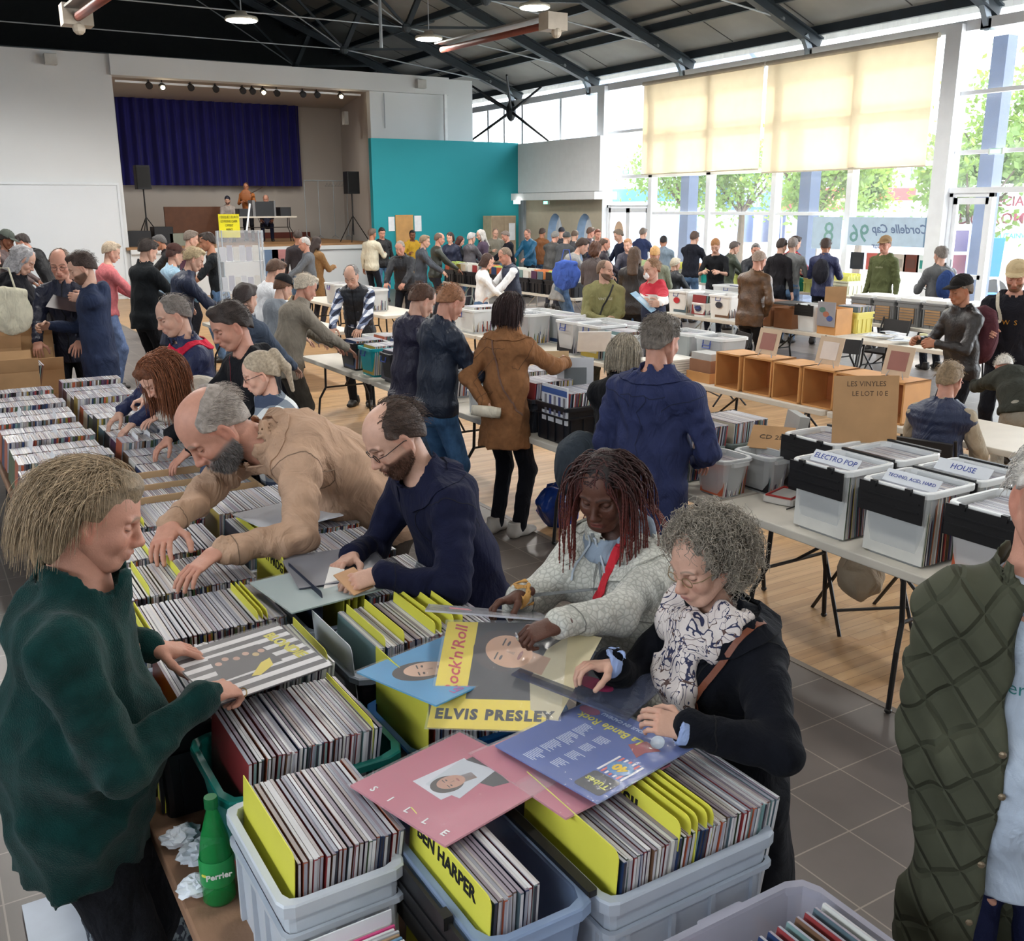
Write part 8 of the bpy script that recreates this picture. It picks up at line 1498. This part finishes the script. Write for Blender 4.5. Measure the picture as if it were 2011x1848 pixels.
# ---------------------------------------------------------------- worn and held details
# braids: rope-like plaits falling from the crown, reddish toward the ends
def braids(info, n, seed):
    rs = np.random.RandomState(seed); R, hc, s = info['R'], info['hc'], info['s']; V = []; F = []; C = []; o = 0; gl = R.T @ np.array([0, 0, -1.0]); v, f = info['gv']
    chest = R.T @ (info['che']+np.array([0, 0, .1])-hc)
    for i in range(n):
        while 1:
            g = rs.normal(size=3); g /= np.linalg.norm(g)
            if g[2] > .12 and g[1] < .78: break
        side = -1 if rs.rand() < .7 else 1      # more of the plaits hang on the camera side
        p = np.array([0, -.014, .046])+g*np.array([.08, .1, .09]); L_ = rs.uniform(.28, .44); sg = 22; step = L_/sg; d = nrm(np.array([side*.9+g[0]*.6, -.35+g[1]*.25-.1, .15])); path = [p]
        for k in range(sg):
            d = nrm(d+gl*(.16+.5*min(1, k/8))+rs.normal(size=3)*.05); p = p+d*step; sk = np.array([.086, .104, .096]); q = (p-np.array([0, -.014, .046]))/sk; l = np.linalg.norm(q)
            if l < 1: p = np.array([0, -.014, .046])+q/l*sk
            fq = (p-np.array([0, .1, -.05]))/np.array([.085, .12, .14]); fl = np.linalg.norm(fq)
            if fl < 1 and p[2] < .07: p = p+np.array([np.sign(p[0]+.001)*(1-fl)*.09, -(1-fl)*.05, 0])
            bq = (p-chest)/np.array([.19, .13, .22]); b_ = np.linalg.norm(bq)
            if b_ < 1: p = chest+bq/b_*np.array([.19, .13, .22])
            path.append(p.copy())
        P_ = np.array(path); m = len(P_)*3; t = np.linspace(0, len(P_)-1.001, m); i0 = t.astype(int); Q = P_[i0]*(1-(t-i0))[:, None]+P_[np.minimum(i0+1, len(P_)-1)]*(t-i0)[:, None]
        T = np.gradient(Q, axis=0); T /= np.linalg.norm(T, axis=1)[:, None]; N1 = np.cross(T, [.3, .9, .2]); N1 /= np.linalg.norm(N1, axis=1)[:, None]; N2 = np.cross(T, N1); r0 = rs.uniform(.0022, .0033)
        rr = r0*(1+.35*np.sin(np.arange(m)*2.4))*(1-.35*np.linspace(0, 1, m)); ph = np.arange(m)*.5
        ring = np.stack([Q+(rr*1.25)[:, None]*(math.cos(a)*np.cos(ph)-math.sin(a)*np.sin(ph)*.8)[:, None]*N1+(rr)[:, None]*(math.cos(a)*np.sin(ph)+math.sin(a)*np.cos(ph)*.8)[:, None]*N2 for a in np.arange(5)*2*PI/5], 1)
        V.append(ring.reshape(-1, 3)); idx = np.arange(m*5).reshape(m, 5)+o; a, b = idx[:-1], idx[1:]; F.append(np.stack([a, np.roll(a, -1, 1), np.roll(b, -1, 1), b], -1).reshape(-1, 4)); o += m*5
        w_ = np.repeat(np.linspace(0, 1, m), 5)[:, None]; C.append(np.array(srgb(38, 26, 26))*(1-w_)*rs.uniform(.7, 1.3)+np.array(srgb(112, 48, 40))*w_*rs.uniform(.6, 1.2))
    ob = put('braids', npmesh('braids', np.concatenate(V), np.concatenate(F), hairmat((30, 20, 21)), np.concatenate(C)), info['root']); ob.matrix_local = info['Hm']
braids(braid, 215, 4)
def beard_hair(info, n, rgb, L_, seed, kind='m'):      # short bristles over the painted beard
    rs = np.random.RandomState(seed); v, f = head_mesh(kind, .0023); ax = np.abs(v[:, 0]); z, y = v[:, 2], v[:, 1]
    m = (z < -.034-.3*np.clip(y-.05, 0, 1)) & (z > -.12) & (y > .0) & ~((ax < .021) & (np.abs(z+.06) < .008)) & ~((ax < .016) & (z > -.05)); ids = np.where(m)[0]; ids = ids[rs.randint(0, len(ids), n)]; p = v[ids]
    d = np.stack([p[:, 0]*4, (p[:, 1]-.03)*5, -.5*np.ones(n)], 1)+rs.normal(size=(n, 3))*.18; d /= np.linalg.norm(d, axis=1)[:, None]; q = p+d*L_*rs.uniform(.5, 1.2, n)[:, None]; u = np.cross(d, rs.normal(size=(n, 3))); u /= np.linalg.norm(u, axis=1)[:, None]; w_ = .0006
    V = np.stack([p-u*w_, p+u*w_, q+u*w_*.4, q-u*w_*.4], 1).reshape(-1, 3); F = np.arange(n*4).reshape(-1, 4); C = np.repeat(np.array(srgb(*rgb))[None]*rs.uniform(.5, 1.6, n)[:, None], 4, 0)
    ob = put('beard', npmesh('beard', V, F, hairmat(rgb), np.clip(C, 0, 1), smooth=False), info['root']); ob.matrix_local = info['Hm']
beard_hair(bald, 5200, (120, 116, 114), .014, 1); beard_hair(navy, 4200, (84, 54, 40), .009, 2)
def ring(info, sd, y, x, m_): 
    wr_, Rm = info['hands'][sd]
def P3(info, *l): return [info[a]+np.array(b) if isinstance(a, str) else np.array(a) for a, b in l]
red = cloth((196, 44, 56)); brn = mat('strap_leather', srgb(120, 66, 44), .5)
strap(braid, P3(braid, ('nk', (-.07, 0, .03)), ('che', (-.06, .2, .05)), ('wai', (.06, .2, 0)), ('pel', (.2, .1, .02))), .028, red, 'bag_strap', off=.006)
g = SDF(); n_, c_ = braid['nk'], braid['hc']; g.ec(n_+np.array([0, -.01, -.04]), n_+np.array([0, .0, .015]), .098, .078, k=.03, cap=.3); g.ec(n_, n_+np.array([0, .03, .12]), .058, .066, k=.01, op='s'); g.ball(n_+np.array([0, -.08, .0]), (.09, .05, .07), k=.03); v, f = g.mesh(.008, noise=foldnoise(.006, .07, 4)); put('hood', npmesh('hood', v, f, cloth((138, 152, 168))), braid['root'])
for x in (-.02, .025): strap(braid, P3(braid, ('nk', (x, .15, .0)), ('che', (x*1.3, .2, .04))), .006, cloth((176, 186, 196)), 'drawstring', off=.004)
# quilting on the grey jacket, its pattern is part of the weave
m = braid['top'].data.materials[0]; N, L, b = nodes_of(m); tc = N.new('ShaderNodeTexCoord'); vo = N.new('ShaderNodeTexVoronoi'); vo.feature = 'DISTANCE_TO_EDGE'; vo.inputs['Scale'].default_value = 62; L.new(tc.outputs['Object'], vo.inputs['Vector'])
rp = N.new('ShaderNodeValToRGB'); rp.color_ramp.elements[0].position = .02; rp.color_ramp.elements[1].position = .16; rp.color_ramp.elements[0].color = (*srgb(166, 166, 158), 1); rp.color_ramp.elements[1].color = (*srgb(196, 196, 188), 1); L.new(vo.outputs['Distance'], rp.inputs['Fac']); L.new(rp.outputs['Color'], b.inputs['Base Color'])
bp = N.new('ShaderNodeBump'); bp.inputs['Strength'].default_value = .4; bp.inputs['Distance'].default_value = .01; L.new(vo.outputs['Distance'], bp.inputs['Height']); L.new(bp.outputs['Normal'], b.inputs['Normal'])
# scarf with sprigs
g = SDF(); n_ = curly['nk']+np.array([0, 0, -.035])
for k in range(3): g.ec(n_+np.array([-.09, .02+.02*k, .05-.035*k]), n_+np.array([.09, .03+.02*k, .045-.035*k]), .04, .04, k=.02)
g.ball(n_+np.array([0, .0, .02]), (.115, .105, .055), k=.03); g.ec(n_+np.array([0, .1, -.02]), curly['che']+np.array([-.02, .16, -.02]), (.06, .035), (.075, .03), k=.04); g.ec(curly['che']+np.array([-.02, .16, -.02]), curly['wai']+np.array([-.03, .165, .0]), (.075, .03), (.085, .022), k=.04); g.ec(n_, curly['hc']+curly['R'] @ np.array([0, .0, -.06]), .05, .05, k=.01, op='s')
v, f = g.mesh(.006, noise=foldnoise(.011, .06, 5)); sc = mat('scarf', srgb(216, 206, 202), .85, bump=.3, bscale=120)
def scarf_fn(N, L):
    tc = N.new('ShaderNodeTexCoord'); out = None
    for s_, th_, c2, sd in ((14, .035, (50, 54, 84), 0), (9, .02, (90, 70, 66), 3.1)):
        mp = N.new('ShaderNodeMapping'); mp.inputs['Location'].default_value = (sd, sd, 0); L.new(tc.outputs['Object'], mp.inputs['Vector']); n = N.new('ShaderNodeTexNoise'); n.inputs['Scale'].default_value = s_; n.inputs['Detail'].default_value = 1.5; n.inputs['Distortion'].default_value = 2.2; L.new(mp.outputs['Vector'], n.inputs['Vector'])
        a = N.new('ShaderNodeMath'); a.operation = 'SUBTRACT'; a.inputs[1].default_value = .5 if s_ > 6 else .85; L.new(n.outputs['Fac'], a.inputs[0]); ab = N.new('ShaderNodeMath'); ab.operation = 'ABSOLUTE'; L.new(a.outputs[0], ab.inputs[0]); lt = N.new('ShaderNodeMath'); lt.operation = 'LESS_THAN'; lt.inputs[1].default_value = th_*.55; L.new(ab.outputs[0], lt.inputs[0])
        mx = N.new('ShaderNodeMix'); mx.data_type = 'RGBA'; L.new(lt.outputs[0], mx.inputs['Factor']); mx.inputs['B'].default_value = (*srgb(*c2), 1)
        if out is None: mx.inputs['A'].default_value = (*srgb(216, 206, 202), 1)
        else: L.new(out, mx.inputs['A'])
        out = mx.outputs['Result']
    return out
clothcol(sc, scarf_fn); put('scarf', npmesh('scarf', v, f, sc), curly['root'])
strap(curly, P3(curly, ('nk', (-.14, -.05, .03)), ('che', (-.13, .12, .06)), ('wai', (-.07, .25, .04))), .016, brn, 'bag_strap', off=.004)
# red collar, straps, earphone wire, collars
for info, pts, w_, m_, nm in ((blue, (('hc', (.08, -.01, -.02)), ('hc', (.075, .02, -.12)), ('nk', (.06, .11, 0)), ('che', (.03, .2, .05))), .003, blk, 'earphone_wire'), (camel, (('nk', (.06, -.1, .03)), ('che', (-.0, -.2, .02)), ('wai', (-.1, -.2, .0)), ('pel', (-.22, -.05, .0))), .012, cloth((120, 92, 80)), 'bag_strap')):
    if nm == 'bag_strap': pts = tuple((a, (-b[0], b[1], b[2])) for a, b in pts)
    strap(info, P3(info, *pts), w_, m_, nm, off=.003)
strap(olv, P3(olv, ('nk', (-.1, .05, .0)), ('che', (-.02, .2, 0)), ('wai', (.1, .2, 0))), .02, blk, 'bag_strap'); strap(rhd, P3(rhd, ('nk', (.12, -.02, .0)), ('che', (.11, .2, .0)), ('wai', (.12, .2, 0))), .03, cloth((206, 198, 180)), 'bag_strap')
def chest_text(info, s_, sz, c2, off=(0, 0), inner=False, z0='che'):
    v, f = info['iv'] if inner else info['gv']; b = BVHTree.FromPolygons([tuple(x) for x in v], [tuple(map(int, x)) for x in f]); o = text_mb(s_, sz, cmat(c2, .7), 'lettering', info['root'], extrude=0); p0 = info[z0]
    for vx in o.data.vertices:
        q = Vector((p0[0]-vx.co.x+off[0], p0[1]+.5, p0[2]+vx.co.y+off[1])); h_, n, i, d = b.ray_cast(q, Vector((0, -1, 0)))
        vx.co = (h_+Vector((0, .0015, 0))) if h_ else q-Vector((0, .55, 0))
    o.data.update()
chest_text(oliv, 'Cherbourg', .037, (40, 110, 110), (.035, -.02), True); chest_text(olv, 'VINTAGE', .04, (214, 210, 196)); chest_text(grh, 'studio', .05, (170, 170, 140)); chest_text(rhd, 'W  S', .06, (196, 140, 50), (0, -.06))
# quilted olive jacket
m = oliv['top'].data.materials[0]; N, L, b = nodes_of(m); tc = N.new('ShaderNodeTexCoord'); sp = N.new('ShaderNodeSeparateXYZ'); L.new(tc.outputs['Object'], sp.inputs[0]); hs = []
for sg in (1, -1):
    a = N.new('ShaderNodeMath'); a.operation = 'MULTIPLY_ADD'; a.inputs[1].default_value = sg*1.3; L.new(sp.outputs['X'], a.inputs[0]); L.new(sp.outputs['Z'], a.inputs[2]); mm = N.new('ShaderNodeMath'); mm.operation = 'PINGPONG'; mm.inputs[1].default_value = .055; L.new(a.outputs[0], mm.inputs[0]); lt = N.new('ShaderNodeMath'); lt.operation = 'MINIMUM'; lt.inputs[1].default_value = .012; L.new(mm.outputs[0], lt.inputs[0]); hs.append(lt)
mn = N.new('ShaderNodeMath'); mn.operation = 'MINIMUM'; L.new(hs[0].outputs[0], mn.inputs[0]); L.new(hs[1].outputs[0], mn.inputs[1]); bp = N.new('ShaderNodeBump'); bp.inputs['Strength'].default_value = .8; bp.inputs['Distance'].default_value = 1.0; L.new(mn.outputs[0], bp.inputs['Height']); L.new(bp.outputs['Normal'], b.inputs['Normal'])
for i, dz_ in enumerate((.12, -.02, -.16, -.3, -.4)):
    for sd in (-1, 1): p = surf(oliv, [oliv['wai']+np.array([sd*(.085+.02*i), .3, dz_-.02])], .002)[0][0]; mb = MB(); mb.ell(p, (.008, .004, .008), 8); mb.build('snap_button', cmat((130, 116, 96), .3, metal=.6), oliv['root'])
# cuffs showing beyond sleeves
for info, sd, c2 in ((curly, 1, (150, 170, 214)), (curly, -1, (150, 170, 214)), (braid, 1, (190, 144, 84))):
    wr_, Rm = info['hands'][sd]; g = SDF(); a = wr_-Rm[:, 1]*.025; g.ec(a, wr_+Rm[:, 1]*.012, .036, .037, k=.004, cap=.2); g.ec(wr_-Rm[:, 1]*.03, wr_+Rm[:, 1]*.03, .031, .032, k=.003, op='s'); v, f = g.mesh(.004, noise=foldnoise(.004, .03, 2)); put('cuff', npmesh('cuff', v, f, cloth(c2)), info['root'])
def finger_ring(info, sd, loc, r, m_):
    wr_, Rm = info['hands'][sd]; p = np.array(loc); mb = MB(); c = wr_+Rm @ p; mb.tube([tuple(c+Rm @ np.array([r*math.cos(a), 0, r*math.sin(a)])) for a in [2*PI*i/14 for i in range(14)]], .0018, 5, closed=True); mb.build('ring', m_, info['root'])
gold = mat('gold', srgb(200, 180, 130), .25, metal=.9, var=0)
finger_ring(green, 1, (.028, .095, -.003), .0105, gold); finger_ring(bald, -1, (-.0095, .097, -.004), .0105, gold); finger_ring(braid, -1, (.010, .10, -.004), .0105, mat('silver', (.8, .8, .82), .2, metal=.9, var=0))
# held things, each on its own
def held(info, sds, name, label, cat, size, c2, off=(0, .1, 0), rx=0, rz=0, ry=0, th=.004, print_=None):
    ps = [info['hands'][s_][0]+info['hands'][s_][1] @ np.array([0, .1, -.02]) for s_ in sds]; c = sum(ps)/len(ps)+np.array(off); w3 = wpt(info, c)
    t = thing(name, label, cat, tuple(w3)); t.rotation_euler = Euler((rx, ry, rz), 'XYZ'); w_, h_ = size; mb = MB(); mb.box(-w_/2, -h_/2, -th/2, w_/2, h_/2, th/2); mb.build('cover' if cat == 'vinyl record' else 'sheet', c2 if not isinstance(c2, tuple) else cmat(c2, .4), t)
    if print_: mb = MB(); mb.box(-w_*.3, -h_*.3, th/2, w_*.3, h_*.25, th/2+.001); mb.build('print', cmat(print_, .5), t)
    return t
held(navy, (1, -1), 'paper_slip', 'small white slip of paper in the hands of the navy coat man', 'paper', (.05, .15), (232, 230, 226), off=(0, .03, .0), rz=-.5, rx=.3, ry=.2); held(navy, (-1,), 'banknotes', 'folded orange-brown paper held in the navy coat man\'s left hand', 'paper', (.09, .1), (206, 162, 124), off=(0, -.02, .02), rz=.4, rx=.5)
slv2 = mat('sleeve_grey', srgb(188, 188, 196), .15, bump=.3, bscale=20, alpha=.75, spec=.7); t = thing('record_cover', 'grey record in clear plastic lifted by the braided woman', 'vinyl record'); c_ = at3([(825, 1186, 1.215), (1060, 1195, 1.24), (1075, 1222, 1.2), (885, 1221, 1.19)]); t.matrix_world = Matrix.Translation(Vector(at(955, 1204, 1.225))) @ Matrix.Rotation(math.radians(-28), 4, 'Z') @ Matrix.Rotation(math.radians(-20), 4, 'X') @ Matrix.Rotation(math.radians(6), 4, 'Y'); mb = MB(); mb.box(-.16, -.16, 0, .16, .16, .005); mb.build('cover', slv2, t); shape(t, [(-.1, -.02), (-.04, -.02), (-.05, .04), (-.1, .05)], (190, 110, 120), .0056)
t = thing('record_cover', 'dark blue record in clear plastic read by the curly-haired woman', 'vinyl record'); X_ = (Vector(at(1290, 1368, 1.18))-Vector(at(1021, 1266, 1.23))).normalized(); Y_ = Vector((0, 0, 1)).cross(X_).normalized(); Y_ = (Y_+Vector((0, 0, -.12))).normalized(); Y_ = (Y_-X_*Y_.dot(X_)).normalized(); t.matrix_world = Matrix.Translation(Vector(at(1165, 1332, 1.13))) @ Matrix((X_, Y_, X_.cross(Y_))).transposed().to_4x4(); mb = MB(); mb.box(-.155, -.155, 0, .155, .155, .005); mb.build('cover', mat('sleeve_blue', srgb(84, 92, 116), .12, bump=.3, bscale=20, alpha=.6, spec=.7), t); shape(t, ellp(.02, -.04, .05, .035), (150, 50, 90), .006)
held(rec, (-1,), 'record_cover', 'dark brown record held open by the navy hooded man at the left', 'vinyl record', (.31, .31), (58, 48, 50), off=(.1, .03, -.06), rx=.35, ry=.2, rz=math.radians(-20)); held(rwb, (1, -1), 'record_cover', 'pale blue record held by the mask wearer', 'vinyl record', (.31, .31), (130, 170, 196), off=(0, .05, .02), rx=.7, rz=math.radians(40), print_=(180, 205, 220))
q = wpt(camel, camel['hands'][-1][0]); t = thing('rolled_bag', 'rolled cream cloth held behind the camel coat woman\'s back', 'cloth', tuple(q)); mb = MB(); d = Vector((_rt[0], _rt[1], -.12)).normalized(); o_ = -Vector(_fw).normalized()*.045+Vector((0, 0, -.05)); mb.tube([o_-d*.1, o_-d*.03, o_+d*.04, o_+d*.1], [.034, .04, .04, .036], 12); mb.build('roll', cloth((222, 214, 196)), t, smooth=True); mb = MB(); mb.tube([o_+d*.1, o_+d*.104], [.02, .02], 10); mb.build('opening', cloth((150, 140, 124)), t)
def bag(name, label, c, r, m_, seed=1, cat='bag', h=.012): g = SDF(); g.ball((0, 0, 0), r, k=.02); g.ball((0, 0, -r[2]*.3), (r[0]*.9, r[1]*.95, r[2]*.75), k=.04); v, f = g.mesh(h, noise=foldnoise(.01, .12, seed)); o = put(name, npmesh(name, v, f, m_), loc=tuple(c)); return tag(o, label, cat)
q = wpt(bob, bob['pel']+np.array([-.2, -.08, .0])); bag('shoulder_bag', 'grey shoulder bag hanging beside the long blue jacket', q, (.16, .13, .2), cloth((56, 64, 72)))
for info, c2, lab, sc_ in ((bpk, (34, 34, 42), 'small black backpack on the navy jacket facing the windows', .9), (gbp, (40, 62, 110), 'blue backpack on the grey jacket near the glass door', .9), (bcp, (84, 46, 54), 'maroon backpack on the black leather jacket', 1.15)):
    o_ = wpt(info, info['che']+np.array([0, -.2, -.06])); o = bag('backpack', lab, o_, (.15*sc_, .1*sc_, .22*sc_), cloth(c2)); o.rotation_euler = (0, 0, info['A'])
def flatbag(label, q, w_, h_, c2, rz, px_=None):
    t = thing('cloth_bag', label, 'bag', tuple(q), rz); g = SDF(); g.ball((0, 0, -h_*.55), (w_*.55, .05, h_*.5), k=.03); g.ec((-w_*.38, 0, -h_*.15), (w_*.38, 0, -h_*.15), (.025, .03), k=.06); v, f = g.mesh(.013, noise=foldnoise(.012, .15, 7)); put('bag_body', npmesh('bag_body', v, f, cloth(c2)), t); mb = MB(); mb.tube([(-w_*.2, 0, -h_*.12), (-w_*.1, 0, .14), (w_*.1, 0, .14), (w_*.2, 0, -h_*.12)], .008, 6); mb.build('handle', cloth(c2), t)
flatbag('blue cloth bag hanging from the shoulder of the bent grey shirt', at_y(1112, 508, 13.35), .42, .48, (74, 104, 190), -.5); flatbag('cream cloth bag carried at the left picture edge', at_y(12, 560, 9.25), .34, .4, (206, 200, 178), -.3)
q = at_y(483, 385, 30.4); t = thing('guitar', 'acoustic guitar held by the orange-shirted guitarist', 'guitar', tuple(q), -.4); mb = MB(); mb.ell((0, 0, 0), (.17, .05, .2), 14); mb.build('guitar_body', cmat((150, 90, 50), .4), t); mb = MB(); mb.bar((0, 0, 0), (.5, 0, .25), .05, .02); mb.build('neck', cmat((60, 40, 30), .5), t)
